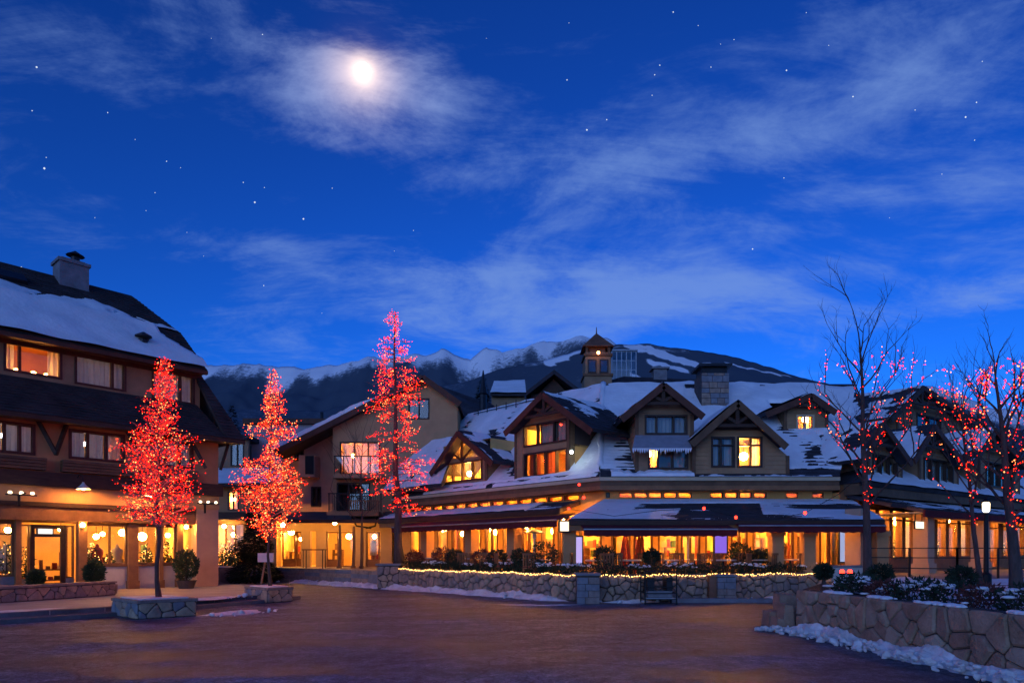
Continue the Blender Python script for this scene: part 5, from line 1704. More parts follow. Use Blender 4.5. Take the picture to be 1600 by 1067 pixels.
    dormer(F, root, 1226, 1292, 6.0, (1268, 614), (1197, 643), (1306, 640), d3, .5, 4.0, [dict(r=w_, cols=(.5,), fm='cream_trim', curtains=((.03, .2), (.8, .97)), cm='curtain_gold', room='room_warm')], siding='siding', trusspts=F.zz(1266, 636, d3),
        snow=(lambda s, t, x, y: .5, None))
    pendant(F.p(F.a(1258, d3 - 1), F.zz(1258, 655, d3 - 1), d3 - 1), .13, 'lamp behind the small yellow window high on the restaurant roof', None, 'globe', .2)
    # chimney of coursed stone
    a, b = FB.a(1096, -4), FB.a(1139, -4); zt = FB.zz(1117, 583, -4); zb0 = FB.zz(1117, 640, -4)
    ch = MB(); FB.box(ch, a, b, zb0 - .6, zt, -5.2, -4); chim = ch.build('chimney', 'mortar', root)
    rng2 = random.Random(5); z = zb0 - .5
    while z < zt - .05:
        h = rng2.uniform(.2, .3); x = a
        while x < b - .02:
            w = min(rng2.uniform(.25, .5), b - x)
            if b - x - w < .12: w = b - x
            m = MB(); FB.box(m, x + .012, x + w - .012, z + .012, min(z + h, zt) - .008, -4.0, -3.96 + rng2.uniform(0, .03)); m.build('stone', rng2.choice(('stone_c', 'block_grey', 'stone_a')), chim)
            x += w
        z += h
    m = MB(); FB.box(m, a + .05, b - .05, zt, zt + .3, -5.1, -4.1); FB.box(m, a - .12, b + .12, zt + .3, zt + .42, -5.35, -3.85); m.build('chimney_cap', 'metal_dark', chim)
    # side roof at the far end, with snow
    q = (FA.p(FA.a(600, 1.2), FA.zz(640, 762, 1.2), 1.2), FA.p(FA.a(690, 1.2), FA.zz(640, 762, 1.2), 1.2), FA.p(FA.a(722, -1.5), FA.zz(690, 686, -1.5), -1.5), FA.p(FA.a(640, -1.5), FA.zz(690, 686, -1.5), -1.5))
    shingles('side_roof', root, *q, 14, 'shingle'); snow_sheet('roof_snow', root, *q, lambda s, t, x, y: .26 + fbm(x, y, 31) * .3 - .1 * ((t * 14) % 1), .1, amp=.1)
    # flood lamp on the tall dormer corner
    c = FA.p(FA.a(893, .6), FA.zz(893, 706, .6), .6)
    t = thing('flood_lamp', 'small white flood lamp on the corner of the tall dormer', 'lamp', c)
    m = MB(); m.ball(c, .06, 10, 7); m.build('bulb', 'flood_white', t, smooth=True)
    m = MB(); m.tube([c + Vector((-.02, .12, .02)), c + Vector((0, .5, .06))], .03, 6); m.lathe(c + Z * .07, [(.13, 0), (.05, .06)], 8); m.build('bracket', 'iron', t)
    # small lit signs
    for (F, x, y, d, w, h, mt, lab) in ((FB, 882, 822, 3.9, .30, .32, 'sign_white', 'small white lit box sign on the corner column'), (FB, 903, 860, 2.0, .30, 1.0, 'poster_lilac', 'tall lilac lit poster panel beside the corner column'), (FB, 1126, 846, 1.0, .45, .9, 'poster_violet', 'violet lit poster panel on the restaurant patio'), (FB, 1333, 852, 1.5, 1.0, 1.2, 'poster_blue', 'pale blue lit poster case at the end of the patio')):
        a, z = F.px(x, y, d)
        t = thing('lit_sign', lab, 'sign', F.p(a, z - h / 2, d))
        m = MB(); F.box(m, a - w / 2, a + w / 2, z - h / 2, z + h / 2, d, d + .02); m.build('panel', mt, t)
        m = MB()
        for (x0_, x1_, z0_, z1_) in ((-w / 2 - .05, -w / 2, -h / 2 - .05, h / 2 + .05), (w / 2, w / 2 + .05, -h / 2 - .05, h / 2 + .05), (-w / 2, w / 2, h / 2, h / 2 + .05), (-w / 2, w / 2, -h / 2 - .05, -h / 2)): F.box(m, a + x0_, a + x1_, z + z0_, z + z1_, d - .08, d + .04)
        F.box(m, a - w / 2, a + w / 2, z - h / 2, z + h / 2, d - .08, d - .01)
        if 'poster' in mt: F.box(m, a - .04, a + .04, .5, z - h / 2 - .05, d - .06, d - .01)
        else: F.box(m, a - .03, a + .03, z + h / 2 + .05, 2.62, d - .05, d - .02)
        m.build('frame', 'iron', t)


build_lodge()


def build_rear():
    # darker hotel roofs behind the lodge, with the lantern tower and glass lift shaft
    t = thing('rear_hotel', 'dark roofed hotel behind the restaurant with pointed lantern tower', 'building', (8, 42, 0))
    F = Fr((0, 42), (1, 0), (0, -1))
    A = lambda x, y, d=0: F.p(*F.px(x, y, d), d)
    m = MB(); F.box(m, F.a(845), F.a(1420), 0, F.zz(1000, 625), -9, -.3); m.build('wall', 'siding_grey', t)
    shingles('roof', t, A(838, 628, .5), A(1440, 650, .5), A(1300, 602, -5), A(975, 588, -5), 18, 'shingle')
    q = (A(960, 618, .55), A(1300, 628, .55), A(1290, 605, -4), A(1060, 592, -4))
    snow_sheet('roof_snow', t, *q, lambda s, t_, x, y: -.06 + fbm(x * .3, y * .4, 41) * .5, .25, amp=.14)
    # gable turned to the square
    m = MB(); pk, l, r = A(866, 584, 2.2), A(822, 618, 2.2), A(908, 616, 2.2)
    b = Vector((0, 9, 0))
    m.hexa([l, pk, pk + b, l + b, l + Z * .25, pk + Z * .25, pk + b + Z * .25, l + b + Z * .25]); m.hexa([pk, r, r + b, pk + b, pk + Z * .25, r + Z * .25, r + b + Z * .25, pk + b + Z * .25]); m.build('gable_roof', 'shingle', t)
    m = MB(); m.face([l + Vector((.3, .7, -.2)), r + Vector((-.3, .7, -.2)), pk + Vector((0, .7, -.1))]); F.box(m, F.a(830, 1.2), F.a(900, 1.2), 4, F.zz(860, 617, 1.2), .2, 1.45); m.build('gable_wall', 'wood_dark', t)
    # tower: square shaft, open lit lantern, pyramid roof with finial
    c = A(932, 600, -3); c.z = 0
    z = lambda y: F.zz(932, y, -3)
    h = 20 / FPX * 45
    def sq(mb, r0, z0, r1, z1):
        mb.hexa([c + Vector((-r0, -r0, z0)), c + Vector((r0, -r0, z0)), c + Vector((r0, r0, z0)), c + Vector((-r0, r0, z0)), c + Vector((-r1, -r1, z1)), c + Vector((r1, -r1, z1)), c + Vector((r1, r1, z1)), c + Vector((-r1, r1, z1))])
    m = MB(); sq(m, h * 1.12, 6, h * 1.05, z(592)); sq(m, h * .98, z(592), h * .98, z(556)); m.build('tower_shaft', 'siding_grey', t)
    m = MB(); sq(m, h * 1.1, z(562), h * 1.1, z(558)); m.build('tower_cornice', 'wood_brown', t)
    m = MB(); sq(m, h * 1.14, z(593), h * 1.14, z(589)); m.build('tower_cornice', 'wood_brown', t)
    m = MB()
    for sx in (-1, 1):
        for sy in (-1, 1): m.bar(c + Vector((sx * h * .85, sy * h * .85, z(557))), c + Vector((sx * h * .85, sy * h * .85, z(545))), .16, .16)
    m.build('lantern_post', 'wood_brown', t)
    m = MB(); sq(m, h * .6, z(557), h * .6, z(546)); m.build('lantern_core', 'copper', t)
    m = MB(); sq(m, h * 1.2, z(547.5), h * 1.16, z(545.5)); sq(m, h * 1.12, z(545.4), .03, z(521)); m.tube([c + Z * z(521), c + Z * z(511)], [.05, .02], 6); m.build('tower_roof', 'copper', t)
    for sx in (-.45, .45):
        m = MB(); m.box(c.x + sx * h - .28, c.x + sx * h + .28, c.y - h * .98 - .04, c.y - h * .98 - .01, z(588), z(567)); w = m.build('tower_window', 'frame_dark', t)
        m = MB(); m.box(c.x + sx * h - .2, c.x + sx * h + .2, c.y - h * .98 - .06, c.y - h * .98 - .042, z(586), z(569)); m.build('pane', 'glass_sky', w)
    m = MB(); m.ball(A(935, 551, -1.6), .10, 8, 6)
    tag(m.build('tower_lamp', 'globe_dim', smooth=True), 'small lamp glowing under the pointed tower roof', 'lamp')
    # glazed shaft beside the tower
    t2 = thing('glass_pavilion', 'small glass walled roof pavilion beside the pointed tower', 'building', A(975, 590, -5))
    x0, x1 = F.a(956, -5), F.a(994, -5); z0, z1 = F.zz(975, 592, -5), F.zz(975, 549, -5)
    m = MB(); n = 5
    for k in range(n + 1): a = x0 + (x1 - x0) * k / n; F.box(m, a - .03, a + .03, z0, z1, -5.06, -5)
    for k in range(4): zz_ = z0 + (z1 - z0) * k / 3; F.box(m, x0, x1, zz_ - .025, zz_ + .025, -5.05, -5.01)
    F.box(m, x0 - .1, x1 + .1, z1 + .03, z1 + .12, -7.2, -4.9); m.build('frame', 'steel', t2)
    for k in range(n):
        for j in range(3):
            m = MB(); F.box(m, x0 + (x1 - x0) * k / n + .035, x0 + (x1 - x0) * (k + 1) / n - .035, z0 + (z1 - z0) * j / 3 + .03, z0 + (z1 - z0) * (j + 1) / 3 - .03, -5.035, -5.025); m.build('pane', 'glass_sky', t2)
    m = MB(); F.box(m, x0 + .1, x1 - .1, z0, z1, -7.1, -6.9); m.build('back_wall', 'white_panel', t2)
    # chimney stub and ridge vent
    m = MB(); p = A(1030, 590, -5); m.box(p.x - .45, p.x + .45, p.y - .4, p.y + .4, p.z - .6, p.z + .5); m.box(p.x - .6, p.x + .6, p.y - .55, p.y + .55, p.z + .5, p.z + .62)
    m.build('chimney', 'block_grey', t)


build_rear()

# ------------------------------------------------------------------ timber building on the right, receding
FR = Fr((13.54, 27), (.81, .59), (.59, -.81))


def build_right():
    F = FR
    root = thing('timber_shop_building', 'dark timber gabled building with lit glazed shops behind bare trees', 'building', F.p(4, .7, 0))
    zE = 4.2; AE = 24.0
    zg0, zg1 = .72, 3.35
    xs = [(1352, 1368), (1372, 1390), (1393, 1410), (1413, 1430), (1433, 1445), (1463, 1478), (1481, 1496), (1500, 1516), (1520, 1537), (1543, 1560), (1566, 1580), (1584, 1600), (1604, 1620)]
    gs = [(F.a(a), F.a(b), zg0 + (0 if k in (4, 9) else .55), zg1) for k, (a, b) in enumerate(xs)]
    m = MB(); wall(F, m, rect(-.6, AE, .6, zE), [rect(*g) for g in gs], -.28, 0); m.build('wall', 'wood_orange', root)
    for k, g in enumerate(gs): window(F, root, g, (), (.78,), 0, 'frame_wood', fw=.07, inset=.12, name='door' if k in (4, 9) else 'shop_window', curtains=((.6, .95),) if k in (3, 7) else ())
    room(F, root, -.5, AE - .1, .7, 3.9, -.3, 3.6, 'room_warm')
    for k in range(12): pendant(F.p(.8 + 1.35 * k, 2.7 + .2 * (k % 3), -1.2 - .7 * (k % 2)), (.12, .16, .10)[k % 3], 'glowing globe lamp inside the timber building behind bare trees', 'globe lamps in the timber building', 'globe', .5)
    for k in range(10): counter(F, .6 + 1.6 * k, 1.6 + 1.6 * k, .7, -1.5 - .4 * (k % 3), 'shelf of goods inside the timber building behind bare trees', 'shelves in the timber building', 200 + k)
    for k, x in enumerate((1380, 1402, 1470, 1508, 1572)): lit_tree(F.p(F.a(x, -.9), .9, -.9), 1.3, 'small dressed christmas tree in the timber building windows', 'trees in the timber building windows', 220 + k)
    # piers
    for x in (1349, 1453, 1541):
        a = F.a(x, 1.9); m = MB(); F.box(m, a - .28, a + .28, .6, 3.05, 1.4, 1.95); F.box(m, a - .34, a + .34, .6, 1.1, 1.34, 2.01); m.build('pier', 'stucco_pink', root)
    # lower canopy with maroon edge
    a0, a1 = F.a(1440, 2.2), AE
    q = (F.p(a0, 3.15, 2.3), F.p(a1, 3.15, 2.3), F.p(a1, 3.75, .05), F.p(a0, 3.75, .05))
    shingles('canopy', root, *q, 10, 'shingle', .3); snow_sheet('roof_snow', root, *q, lambda s, t, x, y: .1 + fbm(x * .5, y, 51) * .5, .15, amp=.07)
    m = MB(); F.box(m, a0, a1, 2.86, 3.12, 2.25, 2.33); m.build('canopy_valance', 'awning_maroon', root)
    m = MB(); F.box(m, a0 + .02, a1, 3.02, 3.06, .05, 2.24); m.build('canopy_soffit', 'cream_trim', root)
    a0 = -.6; a1 = F.a(1437, 1.6)
    q = (F.p(a0, 3.35, 1.7), F.p(a1, 3.35, 1.7), F.p(a1, 3.8, .05), F.p(a0, 3.8, .05)); shingles('canopy', root, *q, 7, 'shingle', .3)
    # main eave and roof
    m = MB(); F.box(m, -.8, AE, zE - .45, zE - .03, .0, .62); m.build('eave_box', 'wood_brown', root)
    q = (F.p(-.9, zE, .75), F.p(AE, zE, .75), F.p(AE, 9.4, -6), F.p(10.5, 9.4, -6))
    shingles('roof', root, *q, 30, 'shingle', .28)
    snow_sheet('roof_snow', root, *q, lambda s, t, x, y: .12 + fbm(x * .3, y * .35, 61) * .42 + (.4 if t < .06 else 0), .14, amp=.13)
    m = MB(); m.face([F.p(10.5, 9.4, -6), F.p(AE, 9.4, -6), F.p(AE, 4, -13), F.p(3, 4, -13)]); m.face([F.p(-.9, zE, .75), F.p(10.5, 9.4, -6), F.p(3, 4, -13)]); m.build('roof_back', 'shingle', root)
    def w(x0, x1, y0, y1, d): return (F.a(x0, d), F.a(x1, d), F.zz((x0 + x1) / 2, y1, d), F.zz((x0 + x1) / 2, y0, d))
    d = .2
    dormer(F, root, 1356, 1408, 4.15, (1380, 658), (1348, 718), (1424, 720), d, .5, 3, [dict(r=w(1363, 1402, 712, 752, d), cols=(.33, .66), rows=(), curtains=((.05, .3), (.7, .95)), cm='curtain_gold', room='room_orange')], siding='siding_grey', trusspts=F.zz(1381, 700, d), snow=(lambda s, t, x, y: .08 + fbm(x, y, 81) * .35, lambda s, t, x, y: .05 + fbm(x, y, 91) * .35))
    dormer(F, root, 1436, 1496, 4.15, (1460, 662), (1428, 716), (1508, 722), d, .5, 3, [dict(r=w(1443, 1489, 718, 757, d), cols=(.25, .5, .75), curtains=((.05, .95),), room='room_dark')], siding='siding_grey', trusspts=F.zz(1464, 704, d), snow=(lambda s, t, x, y: .08 + fbm(x, y, 82) * .35, lambda s, t, x, y: .05 + fbm(x, y, 92) * .35))
    dormer(F, root, 1530, 1592, 4.15, (1556, 668), (1520, 722), (1606, 730), d, .5, 3, [dict(r=w(1540, 1584, 724, 762, d), cols=(.25, .5, .75), room='room_dark')], siding='siding_grey', trusspts=F.zz(1560, 708, d), snow=(lambda s, t, x, y: .08 + fbm(x, y, 83) * .35, lambda s, t, x, y: .05 + fbm(x, y, 93) * .35))
    d = -3.5
    dormer(F, root, 1402, 1500, 6.0, (1443, 602), (1392, 652), (1540, 668), d, .6, 4, [dict(r=w(1432, 1470, 650, 672, d), cols=(.5,), room='room_dark')], siding='siding_grey', trusspts=F.zz(1446, 640, d), barge='wood_dark',
           snow=(lambda s, t, x, y: .05 + fbm(x, y, 72) * .35, lambda s, t, x, y: .1 + fbm(x, y, 71) * .3))
    # hanging lit sign
    a, z = F.px(1437, 820, 1.9); t = thing('lit_sign', 'white lit sign board over the timber building entrance', 'sign', F.p(a, z - .15, 1.9))
    m = MB(); F.box(m, a - .33, a + .33, z - .13, z + .13, 1.9, 1.92); m.build('panel', 'sign_white', t)
    m = MB(); F.box(m, a - .36, a + .36, z - .16, z + .16, 1.84, 1.897); F.box(m, a - .3, a - .27, z + .16, z + .6, 1.85, 1.88); F.box(m, a + .27, a + .3, z + .16, z + .6, 1.85, 1.88); m.build('frame', 'iron', t)
    # raised terrace
    m = MB(); prism(m, [(10.6, 23.4), (13.5, 20.6), (34, 24), (45, 50), (13, 27.5), (10.6, 27)], -.02, .70)
    tag(m.build('shop_terrace', 'terrace'), 'raised paved terrace in front of the timber building', kind='structure')


build_right()

# ------------------------------------------------------------------ stone walls, planters, snow banks
PATIO = [(-4.67, 28.5), (-2.46, 26.3), (0.0, 23.9), (1.2, 22.35), (1.95, 21.55), (2.5, 21.2), (3.2, 21.1), (5.0, 21.5), (7.5, 22.3), (10.6, 23.3)]
PW = .86


def inset(path, d):
    out = []
    P_ = [Vector((x, y, 0)) for x, y in path]
    for k in range(len(P_)):
        t = (P_[min(k + 1, len(P_) - 1)] - P_[max(k - 1, 0)]).normalized(); out.append(P_[k] - Vector((t.y, -t.x, 0)) * d)
    return out


def build_patio_wall():
    t = thing('patio_wall', 'rounded rubble stone wall enclosing the restaurant patio', 'wall', (2.5, 21.2, 0))
    m = MB(); ribbon_wall(m, PATIO, 0, PW, .45); m.build('core', 'mortar', t)
    stones_on(t, PATIO, .02, PW - .02, .28, .205, ('stone_a', 'stone_b', 'stone_c', 'stone_a'), seed=4, proud=.09, gap=.016, jit=.45, drop=.2)
    m = MB(); prism(m, [(p.x, p.y) for p in inset(PATIO, .42)] + [(12.7, 27), (3.67, 27), (-5.4, 36.9)], .0, .55)
    tag(m.build('patio_floor', 'terrace'), 'raised paved patio floor under the restaurant awnings', kind='structure')
    # end pier where the tall lit tree stands
    t = thing('stone_pier', 'square stone pier holding the tall larch at the patio corner', 'pier', (-5.0, 28.9, 0))
    m = MB(); m.box(-5.6, -4.72, 28.45, 29.5, 0, .98); m.build('core', 'mortar', t)
    stones_on(t, [(-5.62, 28.43), (-4.70, 28.43)], .02, .96, .34, .30, ('stone_a', 'stone_b', 'stone_c'), seed=9, proud=.06)
    m = MB(); m.box(-5.68, -4.64, 28.38, 29.55, .98, 1.06); m.build('cap', 'block_grey', t)
    # square stone blocks in front of the wall
    for x, y, w, h, lab in ((2.28, 20.75, .64, .86, 'dark square stone pillar against the middle of the patio wall'), (6.75, 21.75, .54, .78, 'dark square stone pillar near the right end of patio wall')):
        t = thing('stone_pillar', lab, 'pillar', (x, y, 0))
        m = MB(); m.box(x - w / 2, x + w / 2, y - w / 2, y + w / 2, 0, h); m.build('core', 'mortar', t)
        r = random.Random(int(x * 10)); z = 0.01; k = 0
        while z < h - .05:
            hh = min(.2, h - z - .01)
            sp = w * (.5 if k % 2 else .36)
            for a, b in ((x - w / 2 - .015, x - w / 2 + sp - .008), (x - w / 2 + sp + .008, x + w / 2 + .015)):
                mm = MB(); mm.box(a, b, y - w / 2 - .03 - r.uniform(0, .02), y - w / 2 + .1, z, z + hh - .014); mm.build('block', r.choice(('block_grey', 'stone_c')), t)
            z += hh; k += 1
        m = MB(); m.box(x - w / 2 - .05, x + w / 2 + .05, y - w / 2 - .06, y + w / 2 + .03, h, h + .07); m.build('cap', 'block_grey', t)
        if x > 4: m = MB(); m.box(x - .52, x - .29, y - .2, y + .2, 0, .80); m.build('rusty_door', 'copper', t)
    m = MB(); m.box(4.9, 8.0, 20.95, 21.35, 0, .13)
    tag(m.build('stone_plinth', 'block_grey'), 'low grey stone plinth at foot of the patio wall', 'plinth')


build_patio_wall()


def snow_bank(name, label, path, w, h, seed, m='snow_dirty', lumps=0, taper=True, z0=0.0, rag=.5):
    path = [Vector((p[0], p[1], 0)) for p in path]
    L_ = path_len(path); n = max(8, int(L_ / .07)); k = 14
    mb = MB()
    for i in range(n + 1):
        s = L_ * i / n; p, d = path_at(path, s); nn = Vector((d.y, -d.x, 0))
        e = min(1, min(s, L_ - s) / .8) if taper else 1
        ww = w * e * (.75 + rag * noise.noise((s * .9, seed, 0)) + .25 * noise.noise((s * 3.1, seed, 4)))
        for j in range(k + 1):
            t = j / k
            prof = math.sin(math.pi * min(1, .30 + .70 * t)) if t < .99 else 0
            hh = h * e * prof * (.75 + .6 * noise.noise((s * 1.3, t * 2, seed)) + .35 * noise.noise((s * 4.5, t * 5, seed)) + .18 * noise.noise((s * 11, t * 9, seed)))
            mb.v.append(p + nn * (ww * t - .06) + Z * (z0 + max(-.01, hh)))
    for i in range(n):
        for j in range(k): a = i * (k + 1) + j; mb.f.append((a, a + 1, a + k + 2, a + k + 1))
    rng = random.Random(seed)
    for _ in range(lumps):
        s = rng.random() * L_; p, d = path_at(path, s); nn = Vector((d.y, -d.x, 0)); r = rng.uniform(.02, .03 + .06 * rng.random())
        c = p + nn * rng.uniform(.05, w * 1.05) + Z * (z0 + r * .3 + h * rng.uniform(0, .5))
        b = len(mb.v); mb.ball(c, r, 6, 4, (rng.uniform(.8, 1.3), rng.uniform(.8, 1.2), rng.uniform(.6, .9)))
        for q in range(b, len(mb.v)): mb.v[q] += Vector((noise.noise(mb.v[q] * 9), noise.noise(mb.v[q] * 9 + Vector((5, 0, 0))), noise.noise(mb.v[q] * 9 + Vector((0, 7, 0))))) * r * .9
    o = mb.build(name, m, smooth=lumps < 40)
    return tag(o, label, kind='stuff')


snow_bank('snow', 'strip of dirty snow along the foot of the patio wall', [(-11.2, 34.6), (-8.2, 31.8), (-5.3, 29.0), (-4.7, 28.4), (-2.5, 26.2), (0, 23.8), (1.15, 22.3), (1.75, 21.6)], .75, .20, 3, lumps=30)
snow_bank('snow', 'small patch of snow right of the middle stone pillar', [(2.7, 21.0), (3.6, 20.95), (4.6, 21.3)], .35, .13, 5, lumps=8)
snow_bank('snow', 'thin snow line at foot of the wall right end', [(7.1, 21.9), (8.5, 22.5), (10.2, 23.0)], .35, .10, 6, lumps=6)
snow_bank('snow', 'thin smear of snow on the asphalt before the middle pillar', [(-.6, 20.3), (1.0, 20.0), (2.2, 20.3)], .25, .025, 7, rag=1.0)

# ---- foreground planter on the right
FW = [(5.78, 13.75), (5.93, 12.0), (6.06, 10.4), (6.22, 8.6), (6.40, 6.7), (6.6, 4.8)]
FWH = .83


def build_front_planter():
    t = thing('granite_planter', 'big foreground planter wall of fitted brown granite blocks', 'planter', (6.05, 12.0, 0))
    m = MB(); ribbon_wall(m, FW, 0, FWH - .03, .4); m.build('core', 'mortar', t)
    stones_on(t, FW, .0, FWH - .01, .31, .215, ('granite_a', 'granite_b', 'granite_c', 'granite_a'), seed=23, proud=.075, gap=.011, jit=.46, drop=.24, cornr=.10)
    # far end return with stepped blocks
    stones_on(t, [(6.35, 14.05), (5.80, 13.78)], .0, FWH - .01, .34, .28, ('granite_b', 'granite_a'), seed=5, proud=.05)
    for x, y, w, h in ((5.66, 14.15, .22, .50), (5.62, 14.7, .34, .30), (5.95, 14.9, .4, .66), (5.48, 14.1, .18, .22)):
        m = MB(); m.hexa([(x - w / 2, y - .2, 0), (x + w / 2, y - .24, 0), (x + w / 2, y + .22, 0), (x - w / 2, y + .2, 0), (x - w / 2 + .03, y - .18, h), (x + w / 2 - .02, y - .2, h - .02), (x + w / 2 - .03, y + .2, h), (x - w / 2 + .02, y + .18, h + .02)]); m.build('step_block', 'granite_b', t)
    m = MB(); prism(m, [(p.x, p.y) for p in inset(FW, .3)] + [(22, 4.8), (24, 19.5), (9.0, 19.5), (6.6, 15.5)], 0, .72); m.build('soil', 'soil', t)
    # snow lying on the bed
    m = MB(); n = 90
    V = {}
    for j in range(n + 1):
        for i in range(n + 1):
            x = 5.9 + 12 * i / n; y = 6 + 13.4 * j / n
            h = fbm(x * .55, y * .55, 3) * .14 + .045
            V[i, j] = (len(m.v), h); m.v.append(Vector((x, y, .72 + max(-.06, min(.14, h)))))
    wallx = lambda y: 5.78 + (13.75 - y) * .095 + .38
    for j in range(n):
        for i in range(n):
            c = [V[i, j], V[i + 1, j], V[i + 1, j + 1], V[i, j + 1]]; x = 5.9 + 12 * i / n; y = 6 + 13.4 * j / n
            if max(q[1] for q in c) > 0 and x > wallx(min(y, 13.75)) and x > 5.9 + max(0, y - 13.5) * .55 + .3: m.f.append(tuple(q[0] for q in c))
    m.build('bed_snow', 'snow_dirty', t, smooth=True, kind='stuff')
    # snow on the coping
    for k, (s0, s1) in enumerate(((.9, 1.5), (2.2, 2.7), (3.4, 4.3), (5.2, 6.2))):
        P_ = [Vector((x, y, 0)) for x, y in inset_xy(FW, .12)]
        pts = [path_at(P_, s0 + (s1 - s0) * q / 8)[0] for q in range(9)]
        m = MB()
        for q in range(9):
            for _ in range(5): m.ball((pts[q].x + random.uniform(-.08, .08), pts[q].y + random.uniform(-.06, .06), FWH - .005), random.uniform(.025, .07), 7, 5, (1.2, 1.2, .5))
        m.build('coping_snow', 'snow', t, smooth=True, kind='stuff')


def inset_xy(path, d): return [(p.x, p.y) for p in inset(path, d)]


build_front_planter()
snow_bank('snow', 'thick heap of crumbled snow along the foot of granite planter', [(5.25, 13.9), (5.62, 13.4), (5.78, 12.6), (5.90, 11.8), (6.00, 10.7), (6.12, 9.3), (6.28, 7.6), (6.42, 6.0)], .50, .20, 11, lumps=420, rag=.5)

# bed planting: low leafy row behind the coping, three clipped ball shrubs
def build_bed_plants():
    P_ = [Vector((x, y, 0)) for x, y in inset_xy(FW, .55)]
    rng = random.Random(8)
    k = 0
    for s in [.5, 1.1, 1.9, 2.6, 3.2, 4.0, 4.7, 5.4, 6.2]:
        p, d = path_at(P_, s); r = rng.uniform(.24, .36); k += 1
        m = MB(); leaf_cloud(m, (p.x + rng.uniform(0, .25), p.y, .80 + r * .3), (r * 1.25, r * 1.25, r * .75), 520, .085, rng, 'ball', .6)
        t = thing('bedding_shrub', 'low dark leafy shrub in the foreground granite planter', 'shrub', (p.x, p.y, .72), 'low shrubs behind the granite coping')
        m.build('foliage', 'needles_dark' if k % 3 else 'berry_leaf', t)
        m = MB()
        for _ in range(5): m.tube([(p.x, p.y, .7), (p.x + rng.uniform(-.2, .2), p.y + rng.uniform(-.2, .2), .72 + r)], [.012, .005], 4)
        m.build('stem', 'bark', t)
        m = MB()
        for _ in range(13):
            q = Vector((rng.gauss(0, .16), rng.gauss(0, .16), 0)); m.ball((p.x + q.x + .1, p.y + q.y, .80 + r * .98 - q.length * .5), rng.uniform(.03, .07), 7, 4, (1.5, 1.3, .4))
        m.build('snow_cap', 'snow', t, smooth=True, kind='stuff')
    for px, y, r, Yd, lab in ((1287, 893, .20, 16.0, 'clipped ball shrub nearest the far corner of granite planter'), (1376, 897, .25, 15.2, 'clipped ball shrub beside the tall bare tree trunk'), (1503, 903, .27, 14.0, 'clipped ball shrub nearest the right edge of the bed')):
        X = (px - HX) / FPX * Yd; z = CZ + (HY - y) / FPX * Yd
        t = thing('ball_shrub', lab, 'shrub', (X, Yd, .72), 'clipped ball shrubs')
        m = MB(); leaf_cloud(m, (X, Yd, z), (r, r, r * .92), 1500, .07, rng, 'ball', .2); m.build('foliage', 'needles_dark', t)
        m = MB(); m.tube([(X, Yd, .6), (X, Yd, z)], [.05, .03], 6); m.build('stem', 'bark', t)


build_bed_plants()

# ---- tree planters on the left and the long low wall
def planter_box(name, label, corners, h, seed, cw=.36, ch=.24):
    c = [Vector((x, y, 0)) for x, y in corners]; mid = sum(c, Vector((0, 0, 0))) / len(c)
    t = thing(name, label, 'planter', mid)
    m = MB(); prism(m, corners, 0, h - .04); m.build('core', 'mortar', t)
    n = len(corners)
    for k in range(n):
        a, b = corners[k], corners[(k + 1) % n]
        mx, my = (a[0] + b[0]) / 2, (a[1] + b[1]) / 2
        dx, dy = b[0] - a[0], b[1] - a[1]; nx, ny = dy, -dx
        if (mid.x - mx) * nx + (mid.y - my) * ny > 0: continue
        if -mx * nx - my * ny < 0: continue
        stones_on(t, [a, b], .01, h - .07, cw, ch, ('stone_a', 'stone_b', 'block_grey'), seed=seed + k, proud=.04, gap=.012)
    m = MB(); prism(m, [(mid.x + (p.x - mid.x) * 1.05, mid.y + (p.y - mid.y) * 1.05) for p in c], h - .07, h); m.build('coping', 'stone_c', t)
    m = MB(); prism(m, [(mid.x + (p.x - mid.x) * .82, mid.y + (p.y - mid.y) * .82) for p in c], h, h + .03); m.build('snow_top', 'snow_dirty', t)
    return mid


PL1 = planter_box('tree_planter', 'square stone planter under the densest red lit tree', [(-9.85, 16.85), (-8.68, 15.85), (-7.75, 16.75), (-8.95, 17.75)], .44, 30)
PL2 = planter_box('tree_planter', 'square stone planter under the orange lit tree at kerb end', [(-8.55, 21.9), (-7.45, 20.8), (-6.95, 21.6), (-8.0, 22.7)], .46, 40)


def build_low_wall():
    path = [(-15.2, 15.4), (-14.3, 17.0), (-13.5, 18.6), (-12.9, 20.3), (-12.55, 21.6)]
    t = thing('low_planter_wall', 'low curved stone planter wall before the ochre shop door', 'wall', (-13.5, 18.6, .2))
    m = MB(); ribbon_wall(m, path, .2, .60, .4); m.build('core', 'mortar', t)
    stones_on(t, path, .21, .56, .34, .19, ('stone_a', 'stone_b', 'stone_c'), seed=51, proud=.04, gap=.012)
    m = MB(); ribbon_wall(m, [(x + .06, y) for x, y in path], .58, .64, .52); m.build('coping', 'stone_c', t)
    stones_on(t, [(-12.5, 21.62), (-12.9, 21.85)], .21, .56, .34, .19, ('stone_a', 'stone_b'), seed=52, proud=.03)
    m = MB(); prism(m, [(p.x, p.y) for p in inset(path, .4)] + [(-15.2, 20.5), (-16.5, 17.5)], .2, .50); m.build('bed_snow', 'snow_dirty', t)
    m = MB(); m.box(-14.9, -14.4, 19.2, 19.5, .5, .62); tag(m.build('stone_slab', 'stone_a'), 'small flat stone lying on the snow behind the low curved wall', 'stone')


